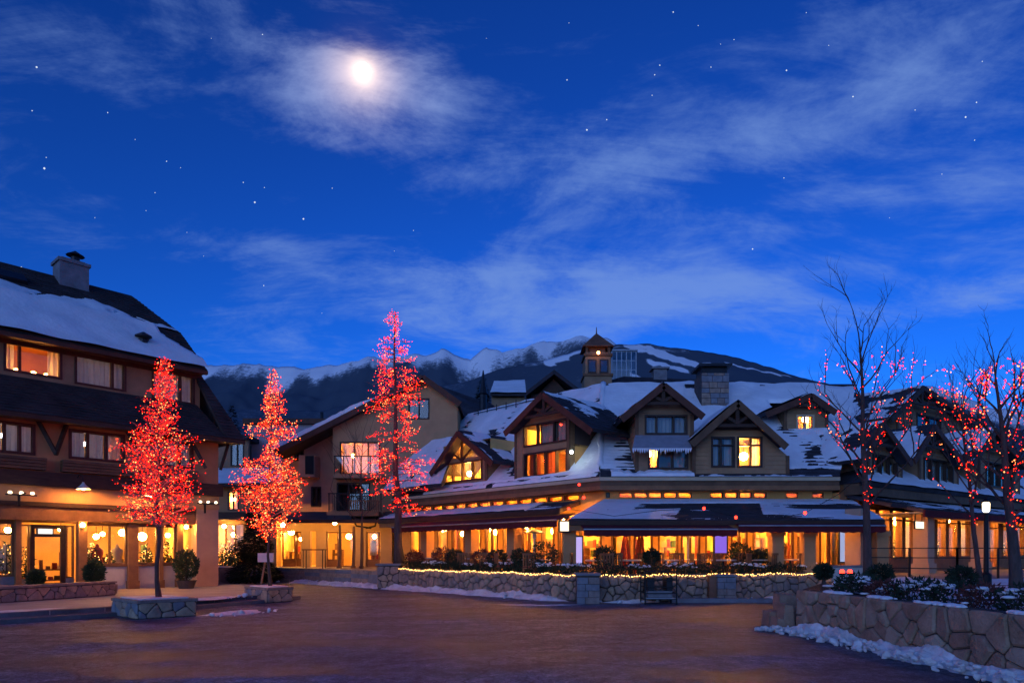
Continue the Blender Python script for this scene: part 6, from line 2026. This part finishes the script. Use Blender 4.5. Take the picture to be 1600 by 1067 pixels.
build_low_wall()
snow_bank('snow', 'scraped snow beside the planter of the densest red tree', [(-7.7, 16.7), (-7.2, 17.6), (-6.9, 18.6)], .9, .07, 21, lumps=25, rag=.9)
snow_bank('snow', 'snow smear on the pavement between the two lit trees', [(-9.6, 18.4), (-8.9, 19.6), (-8.3, 20.9)], .55, .06, 22, lumps=10, z0=.2, rag=.9)
snow_bank('snow', 'thin snow on the pavement edge before the curved low wall', [(-13.8, 12.6), (-12.0, 15.4), (-10.9, 16.8)], .6, .03, 23, z0=.2, rag=.9)

sh = FL.p(FL.a(291, .9), .2, .9); potted_shrub(sh, .42, 1.40, 'large round potted evergreen beside the corner pier', 1, .34, .30)
sh = FL.p(FL.a(147, 1.1), .2, 1.1); potted_shrub(sh, .30, 1.05, 'small potted evergreen before the shop window right of door', 2, .2, .25)
sh = FL.p(FL.a(56, .6), .2, .6); potted_shrub(sh, .22, .75, 'tiny potted evergreen beside the dark shop door', 3, .16, .22)

# ------------------------------------------------------------------ trees wound with lights
def interp(tab, z):
    if z <= tab[0][0]: return tab[0][1]
    for (z0, v0), (z1, v1) in zip(tab, tab[1:]):
        if z <= z1: return v0 + (v1 - v0) * (z - z0) / (z1 - z0)
    return tab[-1][1]


def bulbs_object(root, pts, mats, r, rng, name='bulbs'):
    """tiny bulbs, one joined part per colour"""
    sets = [MB() for _ in mats]
    for p in pts: sets[rng.choices(range(len(mats)), [w for _, w in mats])[0]].octa(p, r * rng.uniform(.75, 1.25))
    for mb, (mn, _) in zip(sets, mats):
        if mb.v: mb.build(name, mn, root, kind='stuff')


def lit_column_tree(base, ztop, px, Yd, outline, trunk_r, zc, label, llabel, seed, nl, nb, mats, droop, bulb_r=.022, twigs=3, clump=0.0, lobes=.75, glow=7.0, tip=.6):
    """upright tree, trunk + limbs + twigs; outline gives (photo row, half width in photo px, sideways shift in px)"""
    rng = random.Random(seed)
    s = Yd / FPX
    tab = sorted((CZ + (HY - y) * s, w * s) for y, w, _ in outline); sh = sorted((CZ + (HY - y) * s, q * s) for y, _, q in outline)
    X, Yb, zb = base
    t = thing('lit_tree', label, 'tree', base)
    tr = MB()
    npt = 14
    tp = [Vector((X + interp(sh, zb + (ztop - zb) * k / npt) * .25 + .03 * math.sin(k * 1.3 + seed), Yb + .03 * math.cos(k * 1.7), zb + (ztop - zb) * k / npt)) for k in range(npt + 1)]
    tr.tube(tp, [trunk_r * (1 - .93 * (k / npt) ** .8) * (1.35 if k == 0 else 1) for k in range(npt + 1)], 9)
    tr.build('trunk', 'bark', t, smooth=True)
    cr = MB(); lines = []

    def tx(z): k = max(0, min(npt - .001, (z - zb) / (ztop - zb) * npt)); return tp[int(k)].lerp(tp[int(k) + 1], k % 1)
    for i in range(nl):
        f = (i + rng.random()) / nl
        z = zc + (ztop - zc) * f ** .92
        az = i * 2.39996 + rng.uniform(-.5, .5)
        if clump and noise.noise((z * 1.55, seed, az * .15)) < -clump: continue
        w = max(.05, interp(tab, z)) * rng.uniform(.72, 1.08) * (1 if z > ztop - .8 else max(.45, .88 + lobes * noise.noise((math.cos(az) * 1.1 + seed, math.sin(az) * 1.1, z * 1.5))))
        d = Vector((math.cos(az), math.sin(az), 0)); c = tx(z); c2 = Vector((X + interp(sh, z), Yb, z))
        z0 = z - w * droop * rng.uniform(.6, 1.3); z0 = max(zc - .1 if droop > 0 else zc, z0)
        st = tx(z0)
        end = c2 + d * w
        p1 = st.lerp(end, .4) + Z * (.12 * w if droop > 0 else .06 * w); p2 = st.lerp(end, .75) + Z * (.05 * w) + Vector((rng.uniform(-.05, .05), rng.uniform(-.05, .05), 0))
        pts = [st, p1, p2, end]
        cr.tube(pts, [.022 * (w + .25), .016 * (w + .2), .010 * (w + .2), .004], 4, cap=False); lines.append(pts)
        for q in range(twigs):
            u = rng.uniform(.3, 1); b = st.lerp(p1, u * 2) if u < .5 else p1.lerp(end, (u - .5) * 2)
            dd = (d + Vector((rng.uniform(-.9, .9), rng.uniform(-.9, .9), rng.uniform(-.2, .9)))).normalized() * w * rng.uniform(.22, .5)
            e = b + dd; cr.tube([b, b.lerp(e, .5) + Z * .02, e], [.007, .005, .002], 3, cap=False); lines.append([b, b.lerp(e, .5), e])
    cr.build('crown', 'twig', t)
    lt = thing('fairy_lights', llabel, 'fairy lights', base)
    B = []
    lens = [sum((a - b).length for a, b in zip(l, l[1:])) for l in lines]
    for l in rng.choices(lines, lens, k=nb):
        u = rng.random() ** tip * (len(l) - 1) * .999; k = int(u); p = l[k].lerp(l[k + 1], u - k)
        B.append(p + Vector((rng.gauss(0, .05), rng.gauss(0, .05), rng.gauss(0, .05))))
    bulbs_object(lt, B, mats, bulb_r, rng)
    # unseen point lamps added inside the crown to redden the twigs
    for k in range(9):
        f = (k + .6) / 9; z = zc + (ztop - zc) * f * .92; c2 = tx(z); w = max(.08, interp(tab, z)) * .55
        ld = bpy.data.lights.new('crown_fill', 'POINT'); ld.energy = glow * (.35 + w); ld.color = (1.0, .05, .015) if 'orange' not in llabel else (1.0, .10, .015); ld.shadow_soft_size = .06
        lo = bpy.data.objects.new('crown_fill', ld); link(lo, lt); lo.location = c2 + Vector((w * math.cos(k * 2.4), w * math.sin(k * 2.4), 0)) - Vector(base)
    wr = MB()
    for l in rng.sample(lines, min(len(lines), 160)): wr.tube([p + Vector((.012, -.012, .01)) for p in l], .004, 3, cap=False)
    wr.build('wire', 'cable', lt, kind='stuff')
    return t


lit_column_tree((PL1.x + .15, PL1.y - .1, .44), 6.30, 247, 16.75, [(556, 2, 12), (575, 9, 12), (600, 16, 10), (630, 26, 8), (650, 36, 6), (660, 26, 2), (680, 42, 0), (700, 58, 2), (728, 58, 3), (744, 46, 3), (762, 66, 1), (790, 64, 0), (805, 60, -2), (820, 50, 0)], .058, 2.28,
                'slim street tree smothered in red lights before the ochre shop', 'dense red fairy lights covering the slim tree before the ochre shop', 3, 230, 3000, (('bulb_red', 7), ('bulb_hot', 1.3), ('bulb_orange', 1.2)), .42, .0140, 6, .30, .9)
lit_column_tree((PL2.x + .05, PL2.y - .1, .46), 7.30, 418, 21.7, [(570, 2, 8), (590, 8, 8), (615, 14, 7), (640, 18, 8), (658, 13, 8), (666, 42, 6), (684, 48, 8), (690, 10, 4), (714, 18, 2), (722, 48, 2), (750, 52, 2), (780, 54, 3), (800, 52, 3), (818, 42, 2), (832, 26, 0), (846, 4, -3)], .05, 1.95,
                'slim street tree with heart shaped mass of orange lights', 'dense orange fairy lights forming a heart shape in the slim tree', 8, 240, 3200, (('bulb_orange', 5), ('bulb_hot', 1.8), ('bulb_red', 2)), .28, .0170, 6, .30, .22)
lit_column_tree((-4.95, 28.95, 1.06), 11.75, 618, 28.9, [(476, 2, -6), (500, 12, -4), (530, 22, -4), (555, 32, -2), (580, 38, -4), (600, 44, 0), (620, 50, 0), (650, 48, -2), (668, 50, 5), (690, 40, 5), (715, 42, 5), (735, 56, -2), (755, 66, 5), (775, 60, 12), (792, 48, 20), (806, 10, 20)], .20, 3.0,
                'tall bare larch strung with red lights at the patio corner', 'red garlands of fairy lights strung along the tall larch branches', 15, 150, 2500, (('bulb_red', 6), ('bulb_orange', 2), ('bulb_hot', 1.2)), -.05, .0195, 7, .16, .45)


def bare_tree(px, Yd, zb, ytop, label, llabel, seed, r0, spread, lean=0.0, nb=170, lights=(.25, .75), base_px=None, split=.42, levels=5):
    rng = random.Random(seed)
    H = CZ + (HY - ytop) / FPX * Yd - zb
    X = ((base_px or px) - HX) / FPX * Yd
    t = thing('bare_tree', label, 'tree', (X, Yd, zb))
    tr, cr = MB(), MB(); lines = []
    top = Vector(((px - HX) / FPX * Yd, Yd + rng.uniform(-.2, .2), zb + H * .80))
    n = 10
    b = Vector((X, Yd, zb))
    tp = [b.lerp(top, k / n) + Vector((.05 * math.sin(k * 1.1 + seed), .05 * math.cos(k * .9 + seed), 0)) * (k / n) for k in range(n + 1)]
    tr.tube(tp, [r0 * (1.3 if k == 0 else 1) * (1 - .80 * (k / n)) for k in range(n + 1)], 9); tr.build('trunk', 'bark', t, smooth=True)

    def grow(p, d, L_, r, lev):
        pts = [p]; q = p; dd = d
        for k in range(4):
            dd = (dd + Vector((rng.uniform(-.16, .16), rng.uniform(-.16, .16), rng.uniform(-.02, .14)))).normalized(); q = q + dd * L_ / 4; pts.append(q)
        cr.tube(pts, [r, r * .85, r * .7, r * .5, r * .35], 5 if lev < 2 else 3, cap=False); lines.append((pts, lev))
        if lev >= levels: return
        kids = rng.choice((3, 4)) if lev < 2 else rng.choice((2, 3, 3))
        for k in range(kids):
            u = rng.uniform(.3, 1.0) if k else .98; i = min(3, int(u * 4)); s_ = pts[i].lerp(pts[i + 1], (u * 4) % 1 if u < .98 else 1)
            side = Vector((rng.uniform(-1, 1), rng.uniform(-1, 1), rng.uniform(-.25, .5))).normalized()
            nd = (dd * .9 + side * .62).normalized()
            grow(s_, nd, L_ * rng.uniform(.45, .68), r * .52, lev + 1)
    nlm = 15
    for k in range(nlm):
        f = split + (1 - split) * (k + .5 * rng.random()) / nlm; i = min(n - 1, int(f * n)); s_ = tp[i].lerp(tp[i + 1], f * n % 1)
        az = k * 2.39996 + seed; up = .45 + 1.0 * f
        d = Vector((math.cos(az), math.sin(az) * .8, up)).normalized()
        grow(s_, d, H * spread * (1.15 - .55 * (f - split) / (1 - split)), r0 * .36 * (1.1 - .5 * f), 2)
    grow(tp[-1], Vector((rng.uniform(-.1, .1), 0, 1)), H * .17, r0 * .2, 2)
    cr.build('crown', 'bark', t)
    lt = thing('fairy_lights', llabel, 'fairy lights', (X, Yd, zb)); B = []
    # lights run in short clusters along the lower and middle limbs and round the trunk
    cand = [l for l, lev in lines if zb + H * lights[0] < l[-1].z < zb + H * lights[1] and lev <= 4]
    rng.shuffle(cand)
    while len(B) < nb and cand:
        l = cand.pop(); m_ = rng.randint(3, 9)
        for _ in range(m_): k = rng.randrange(4); B.append(l[k].lerp(l[k + 1], rng.random()) + Vector((rng.gauss(0, .03), rng.gauss(0, .03), rng.gauss(0, .03))))
    for k in range(nb // 12):
        f = rng.choice((.36, .5, .62)) + rng.uniform(-.03, .03); i = min(n - 1, int(f * n)); B.append(tp[i].lerp(tp[i + 1], f * n % 1) + Vector((rng.uniform(-.14, .14), rng.uniform(-.16, -.05), rng.uniform(-.1, .1))))
    bulbs_object(lt, B, (('bulb_orange', 3), ('bulb_red', 5), ('bulb_hot', 1.5)), .0145, rng)
    w = MB()
    for l, lev in lines:
        if lev <= 3 and zb + H * lights[0] < l[-1].z < zb + H * lights[1]: w.tube([p + Vector((.01, -.012, .008)) for p in l], .004, 3, cap=False)
    w.build('wire', 'cable', lt, kind='stuff')


bare_tree(1346, 18.0, .72, 448, 'tall bare tree with few red lights rising above the roofs', 'scattered red fairy lights on the tall bare tree', 5, .115, .215, nb=380, base_px=1357, split=.30, lights=(.2, .80))
bare_tree(1560, 13.2, .72, 535, 'thick bare tree at the right edge wound with red lights', 'clusters of red fairy lights on the thick right edge tree', 12, .12, .235, nb=560, base_px=1590, split=.38, lights=(.2, .95))
bare_tree(1495, 16.4, .72, 560, 'thin leaning bare tree between the two larger bare trees', 'few red fairy lights on the thin leaning tree', 21, .065, .24, nb=300, base_px=1532, split=.38, lights=(.25, .95))
bare_tree(1655, 14.5, .72, 560, 'bare tree mostly outside the right edge', 'red fairy lights on the tree beyond the right edge', 31, .09, .25, nb=200, split=.4, lights=(.3, .85))
bare_tree(565, 33.5, .72, 640, 'small dark bare tree behind the tall larch', 'few red fairy lights on the small bare tree', 41, .07, .26, nb=24, split=.35)

# evergreen beside the annex, far conifers
def conifer(base, h, r, label, seed, m='needles_dark', n=3200, size=.2, group=None):
    rng = random.Random(seed)
    t = thing('conifer', label, 'tree', base, group)
    mb = MB(); mb.tube([base, (base[0], base[1], base[2] + h * .95)], [h * .02, .01], 6); mb.build('trunk', 'bark', t)
    mb = MB()
    for k in range(n):
        f = rng.random() ** .75; z = base[2] + h * (.06 + .94 * (1 - f)); tier = .78 + .22 * math.sin((1 - f) * h * 5.5 / max(1, h / 3))
        a = rng.random() * 6.283; rr = r * f ** .85 * tier * (.35 + .65 * rng.random() ** .5) * (1 + .2 * noise.noise((a * 2, z, seed)))
        p = Vector((base[0] + math.cos(a) * rr, base[1] + math.sin(a) * rr, z - rr * .15))
        d = Vector((math.cos(a), math.sin(a), rng.uniform(-.55, .15))).normalized(); s_ = size * rng.uniform(.6, 1.2) * (.5 + .5 * f)
        w = d.cross(Z).normalized() * s_ * .22
        mb.face([p - w, p + d * s_ * .6 - w * .6 - Z * .02, p + d * s_, p + w + d * s_ * .3])
    mb.build('crown', m, t)


conifer((-12.9, 34.2, 0), 4.0, 1.35, 'dark bushy evergreen between ochre corner and orange lit tree', 2, n=5200, size=.34)
for k, (px, ytop, Yd, hh, lab) in enumerate(((362, 632, 75, 13, 'dark conifer on the slope above the annex roof'), (1003 - 650, 655, 70, 9, 'shorter dark conifer behind the shop building roof corner'), (754, 590, 66, 9, 'dark conifer tip between beige gable and the restaurant'))):
    X = (px - HX) / FPX * Yd; zt = CZ + (HY - ytop) / FPX * Yd
    conifer((X, Yd, zt - hh), hh, hh * .22, lab, 50 + k, 'needles_far', 1800, .8)

# ------------------------------------------------------------------ hedge, gold lights, patio furniture
def build_patio_things():
    rng = random.Random(77)
    P_ = inset(PATIO, .28); L_ = path_len(P_)
    root = thing('patio_hedge', 'clipped evergreen hedge with snow along the patio wall top', 'hedge', (2.5, 21.4, PW))
    hm, sn = MB(), MB()
    s = .1
    while s < L_ - .1:
        p, d = path_at(P_, s)
        r = rng.uniform(.13, .21)
        leaf_cloud(hm, (p.x, p.y + rng.uniform(-.05, .1), PW + r * .75), (r * 1.3, r * 1.3, r), 70, .085, rng, 'ball', .5)
        if noise.noise((s * .8, 2, 0)) > .02:
            for _ in range(5): sn.ball((p.x + rng.gauss(0, .08), p.y + rng.gauss(0, .08), PW + r * 1.62 + rng.uniform(-.04, .02)), rng.uniform(.02, .05), 6, 4, (1.4, 1.2, .6))
        s += .13
    hm.build('foliage', 'needles_dark', root); sn.build('hedge_snow', 'snow', root, smooth=True, kind='stuff')
    # gold string along the wall top
    t = thing('gold_fairy_lights', 'golden fairy light string along the patio wall top', 'fairy lights', (2.5, 21.0, PW))
    F_ = inset(PATIO, -.12); L2 = path_len(F_); pts = []; n = int(L2 / .055)
    for k in range(n + 1):
        s = L2 * k / n; p, d = path_at(F_, s)
        pts.append(Vector((p.x, p.y, PW - .03 + .022 * math.sin(s * 3.1) + .025 * noise.noise((s * 1.7, 0, 0)))))
    w = MB(); w.tube(pts[::3], .006, 3); w.build('wire', 'cable', t)
    bulbs_object(t, [p + Vector((rng.uniform(-.02, .02), rng.uniform(-.04, .01), rng.uniform(-.025, .025))) for p in pts], (('bulb_gold', 1),), .017, rng)
    # chair: built once, copied
    def chair_mesh(parts):
        out = {}
        m = MB(); m.box(-.24, .24, -.24, .24, .42, .46); out['seat'] = (m, 'display_wood')
        m = MB(); m.box(-.23, .23, -.22, .22, .462, .53); out['cushion'] = (m, 'cushion')
        m = MB()
        for k in range(5): m.box(-.22 + k * .1, -.17 + k * .1, .215, .245, .50, .90)
        m.box(-.24, .24, .21, .25, .90, .97); out['backrest'] = (m, 'display_wood')
        return out
    base = thing('patio_chair', 'wooden patio chair with red cushion on the restaurant patio', 'chair', (0, 0, 0), 'chairs on the restaurant patio')
    for nm, (m, mt) in chair_mesh(None).items(): m.build(nm, mt, base)
    for sx in (-.21, .21):
        for sy in (-.21, .21): m = MB(); m.bar((sx, sy, 0), (sx, sy, .42), .045, .045); m.build('leg', 'display_wood', base)
    tbl = thing('patio_table', 'round patio table among the chairs on the restaurant patio', 'table', (0, 0, 0), 'tables on the restaurant patio')
    m = MB(); m.lathe((0, 0, 0), [(.42, .70), (.45, .71), (.45, .745), (.42, .75)], 18); m.build('table_top', 'display_white', tbl)
    m = MB(); m.lathe((0, 0, 0), [(.26, 0), (.26, .03), (.05, .06), (.04, .70)], 12); m.build('pedestal', 'iron', tbl)
    first = {'c': True, 't': True}

    def place(src, key, loc, rz):
        if first[key]: o = src; first[key] = False
        else:
            o = src.copy(); COL.objects.link(o)
            for c in src.children: q = c.copy(); COL.objects.link(q); q.parent = o
        o.location = loc; o.rotation_euler = (0, 0, rz); return o
    spots = []
    for px, Yd in ((650, 31.2), (680, 29.9), (712, 28.6), (742, 27.4), (772, 26.2), (812, 25.0), (845, 24.2), (935, 23.0), (985, 23.2), (1040, 23.4), (1085, 24.0), (1130, 23.6), (1180, 24.0), (1235, 24.4)):
        spots.append(((px - HX) / FPX * Yd, Yd))
    for k, (x, y) in enumerate(spots):
        place(tbl, 't', (x, y, .55), 0)
        for q in range(3 if k % 2 else 4):
            a = q * (2.094 if k % 2 else 1.571) + k * .7
            place(base, 'c', (x + math.cos(a) * .68, y + math.sin(a) * .62, .55), a - math.pi / 2)
    # shrubs and winter planting standing behind the wall
    for k, (px, y, Yd, r, mt, lab) in enumerate(((648, 868, 29.6, .38, 'berry_leaf', 'reddish winter shrub behind the patio wall nearest the larch'), (692, 866, 27.8, .42, 'berry_leaf', 'reddish winter shrub behind the patio wall below the second column'), (712, 867, 27.2, .36, 'needles_dark', 'dark winter shrub between the two left patio columns'), (752, 869, 26.0, .36, 'berry_leaf', 'reddish winter shrub right of the second patio column'), (777, 868, 25.2, .36, 'needles_dark', 'dark winter shrub just left of the third patio column'), (812, 866, 24.4, .32, 'needles_dark', 'dark winter shrub just right of the third patio column'), (850, 862, 23.4, .48, 'needles_dark', 'largest dark winter shrub left of the corner column'), (945, 864, 22.6, .34, 'needles_dark', 'dark winter shrub right of the lilac lit poster'), (1018, 866, 22.6, .28, 'needles_dark', 'dark winter shrub behind the metal cart'), (1157, 861, 23.6, .40, 'needles_dark', 'big round dark shrub right of the violet poster'), (1182, 866, 23.8, .26, 'needles_dark', 'small dark shrub near the right patio columns'), (1202, 865, 24.0, .3, 'needles_dark', 'dark shrub beside the right patio column'))):
        X = (px - HX) / FPX * Yd; z = CZ + (HY - y) / FPX * Yd
        t = thing('patio_shrub', lab, 'shrub', (X, Yd, .55), 'shrubs on the restaurant patio')
        m = MB(); leaf_cloud(m, (X, Yd, z - .1), (r, r, r * .95), 700, .10, rng, 'ball', .5); m.build('foliage', mt, t)
        m = MB(); m.lathe((X, Yd, .55), [(.16, 0), (.2, .32), (.17, .32)], 10); m.build('pot', 'pot', t)
        m = MB(); m.tube([(X, Yd, .8), (X, Yd, z)], [.03, .015], 5); m.build('stem', 'bark', t)
    # closed parasols
    for px, Yd, lab in ((977, 24.6, 'closed orange parasol left of the patio heater'), (1000, 24.2, 'closed orange parasol behind the metal cart')):
        X = (px - HX) / FPX * Yd; t = thing('closed_parasol', lab, 'parasol', (X, Yd, .55))
        m = MB(); m.tube([(X, Yd, .55), (X, Yd, 2.35)], .025, 6); m.lathe((X, Yd, .55), [(.26, 0), (.26, .05), (.05, .09)], 12); m.build('pole', 'steel', t)
        m = MB(); n = 12
        for z, r in ((1.0, .22), (1.3, .19), (1.9, .10), (2.3, .03)):
            for j in range(n): a = 6.2832 * j / n; q = r * (1.2 if j % 2 else .75); m.v.append(Vector((X + q * math.cos(a), Yd + q * math.sin(a), z)))
        for k in range(3):
            for j in range(n): m.f.append((k * n + j, k * n + (j + 1) % n, (k + 1) * n + (j + 1) % n, (k + 1) * n + j))
        m.build('canopy', 'display_red' if px < 990 else 'curtain_red', t)
    for px, Yd, lab in ((1075, 24.8, 'mushroom patio heater near the middle of the right wing'), (835, 26.0, 'mushroom patio heater behind the largest dark shrub')):
        X = (px - HX) / FPX * Yd; t = thing('patio_heater', lab, 'heater', (X, Yd, .55))
        m = MB(); m.lathe((X, Yd, .55), [(.22, 0), (.22, .6), (.04, .66), (.04, 1.5), (.09, 1.52), (.09, 1.72)], 12); m.build('body', 'steel', t)
        m = MB(); m.lathe((X, Yd, 2.27), [(.42, 0), (.40, .03), (.10, .14), (.02, .16)], 16); m.build('reflector', 'steel', t)
    # patio ceiling lamps
    for F, xs, d, z in ((FA, (652, 684, 716, 748, 780, 820, 850), 2.4, 2.85), (FB, (950, 1000, 1052, 1104, 1156, 1208, 1262, 1320), 2.4, 2.72)):
        for k, x in enumerate(xs): pendant(F.p(F.a(x, d), z - .1 * (k % 2), d), .075, 'small globe lamp hanging under the patio roof of the restaurant', 'globe lamps under the patio roofs', 'globe_patio', .3)


build_patio_things()


# metal cart parked before the wall
def build_cart():
    x0, x1, y0, y1 = 3.95, 4.88, 20.25, 20.95
    t = thing('metal_cart', 'tall wheeled metal cart with dark boxes before the patio wall', 'cart', (4.4, 20.6, 0))
    for x in (x0, x1):
        for y in (y0, y1): m = MB(); m.bar((x, y, .10), (x, y, 1.0), .035, .035); m.build('post', 'iron', t)
    for z in (.16, .34, .52, .72, .98):
        m = MB()
        for y in (y0, y1): m.bar((x0, y, z), (x1, y, z), .025, .025)
        for x in (x0, x1): m.bar((x, y0, z), (x, y1, z), .025, .025)
        m.build('rail', 'iron', t)
    m = MB(); m.box(x0 + .02, x1 - .02, y0 + .02, y1 - .02, .17, .20); m.build('deck', 'steel', t)
    for k, (a, b) in enumerate(((x0 + .08, x0 + .28), (x1 - .28, x1 - .10))): m = MB(); m.box(a, b, y0 + .05, y1 - .1, .42, .80); m.build('dark_box', 'metal_dark', t)
    m = MB(); m.box(x0 + .1, x1 - .1, y0 + .1, y1 - .1, .21, .40); m.build('crate', 'block_grey', t)
    for x in (x0, x1):
        for y in (y0, y1): m = MB(); m.tube([(x - .015, y, .055), (x + .015, y, .055)], .055, 12); m.build('wheel', 'cable', t)


build_cart()


# wooden easel sign beside the orange tree
def build_easel():
    c = Vector((-8.15, 22.9, 0)); t = thing('easel_sign', 'wooden easel with pale box sign behind the orange lit tree', 'sign', c)
    for dx, dy in ((-.35, .0), (.15, .0), (-.1, .45)): m = MB(); m.bar(c + Vector((dx, dy, 0)), c + Vector((-.1, .08, 1.55)), .05, .05); m.build('leg', 'wood_orange', t)
    m = MB(); m.box(c.x - .36, c.x + .16, c.y - .06, c.y + .02, 1.22, 1.52); m.build('sign_box', 'white_panel', t)


build_easel()


# street lantern among the bare trees, red uplighters in the bed, signs
def build_street_bits():
    Yd = 17.2; X = (1541 - HX) / FPX * Yd; z = CZ + (HY - 800) / FPX * Yd
    t = thing('street_lantern', 'white glowing street lantern among the bare trees', 'street lamp', (X, Yd, .7))
    m = MB(); m.lathe((X, Yd, .7), [(.12, 0), (.12, .3), (.06, .36), (.045, z - .75), (.08, z - .72)], 10); m.build('post', 'iron', t)
    m = MB(); m.lathe((X, Yd, z), [(.05, 0), (.08, .04), (.085, .22), (.06, .25)], 8); m.build('lantern', 'lantern_white', t)
    m = MB(); m.lathe((X, Yd, z + .255), [(.12, 0), (.04, .08), (.015, .14)], 8); m.build('cap', 'iron', t)
    for px, y, lab in ((1316, 893, 'left of two red uplighters glowing at the planter bed'), (1328, 893, 'right of two red uplighters glowing at the planter bed')):
        Yd = 16.6; X = (px - HX) / FPX * Yd; z = CZ + (HY - y) / FPX * Yd
        t = thing('red_uplighter', lab, 'lamp', (X, Yd, .72), 'red uplighters in the planter bed')
        m = MB(); m.tube([(X, Yd, .72), (X, Yd, z - .05)], .02, 6); m.lathe((X, Yd, z - .08), [(.05, 0), (.09, .05)], 10); m.build('stake', 'iron', t)
        m = MB(); m.ball((X, Yd, z), .06, 10, 7); m.build('bulb', 'red_flood', t, smooth=True)
    # railing and steps up to the right terrace
    t = thing('terrace_railing', 'dark iron railing along the terrace before the timber building', 'railing', (14, 20.7, .7))
    a, b = Vector((11.6, 22.4, .7)), Vector((13.5, 20.7, .7)); c = Vector((22, 22.2, .7))
    for p, q in ((a, b), (b, c)):
        n = max(2, int((q - p).length / 1.3))
        for k in range(n + 1): r = p.lerp(q, k / n); m = MB(); m.bar(r, r + Z * 1.0, .05, .05); m.build('post', 'iron', t)
        for z in (.35, .68, .98): m = MB(); m.bar(p + Z * z, q + Z * z, .03, .03); m.build('rail', 'iron', t)
    t = thing('white_plinth_block', 'pale square block at the right end of the patio wall', 'block', (10.9, 22.8, 0))
    m = MB(); m.box(10.55, 12.0, 22.5, 23.2, 0, 1.05); m.build('block', 'white_panel', t); m = MB(); m.box(10.5, 12.05, 22.45, 23.25, 1.05, 1.11); m.build('cap', 'block_grey', t)
    # loose cable of red lamps sagging from the lodge corner across the patio roof to the tall bare tree
    t = thing('red_lamp_cable', 'loose cable of red lamps sagging across the patio roof', 'string lights', (2, 23, .55))
    def W(px, y, Yd): return Vector(((px - HX) / FPX * Yd, Yd, CZ + (HY - y) / FPX * Yd))
    c = [W(905, 757, 25.9), W(912, 777, 24.6), W(889, 795, 22.7), W(960, 806, 22.4), W(1030, 797, 22.2), W(1100, 794, 21.8), W(1150, 808, 21.2), W(1205, 812, 20.6), W(1258, 801, 19.8), W(1310, 772, 18.9), W(1345, 742, 18.2)]
    m = MB(); m.tube(c, .008, 4); m.build('wire', 'cable', t)
    for k in (0, 1, 2, 5, 6, 8): m = MB(); m.ball(c[k], .05, 8, 6); m.build('bulb', 'red_flood', t, smooth=True)


build_street_bits()

# ------------------------------------------------------------------ look-alikes are told apart by their place in the row
def ordinal(n):
    w = ['first', 'second', 'third', 'fourth', 'fifth', 'sixth', 'seventh', 'eighth', 'ninth', 'tenth', 'eleventh', 'twelfth']
    if n <= len(w): return w[n - 1]
    return str(n) + ('th' if 10 <= n % 100 <= 20 else {1: 'st', 2: 'nd', 3: 'rd'}.get(n % 10, 'th'))


def number_lookalikes():
    sets = {}
    for o in SC.objects:
        if o.parent is None and 'label' in o and o.get('kind') is None: sets.setdefault(o['label'], []).append(o)
    for lab, os_ in sets.items():
        if len(os_) < 2: continue
        os_.sort(key=lambda o: o.location.x / max(.1, o.location.y))
        for k, o in enumerate(os_): o['label'] = '%s, %s from left' % (lab, ordinal(k + 1))


number_lookalikes()
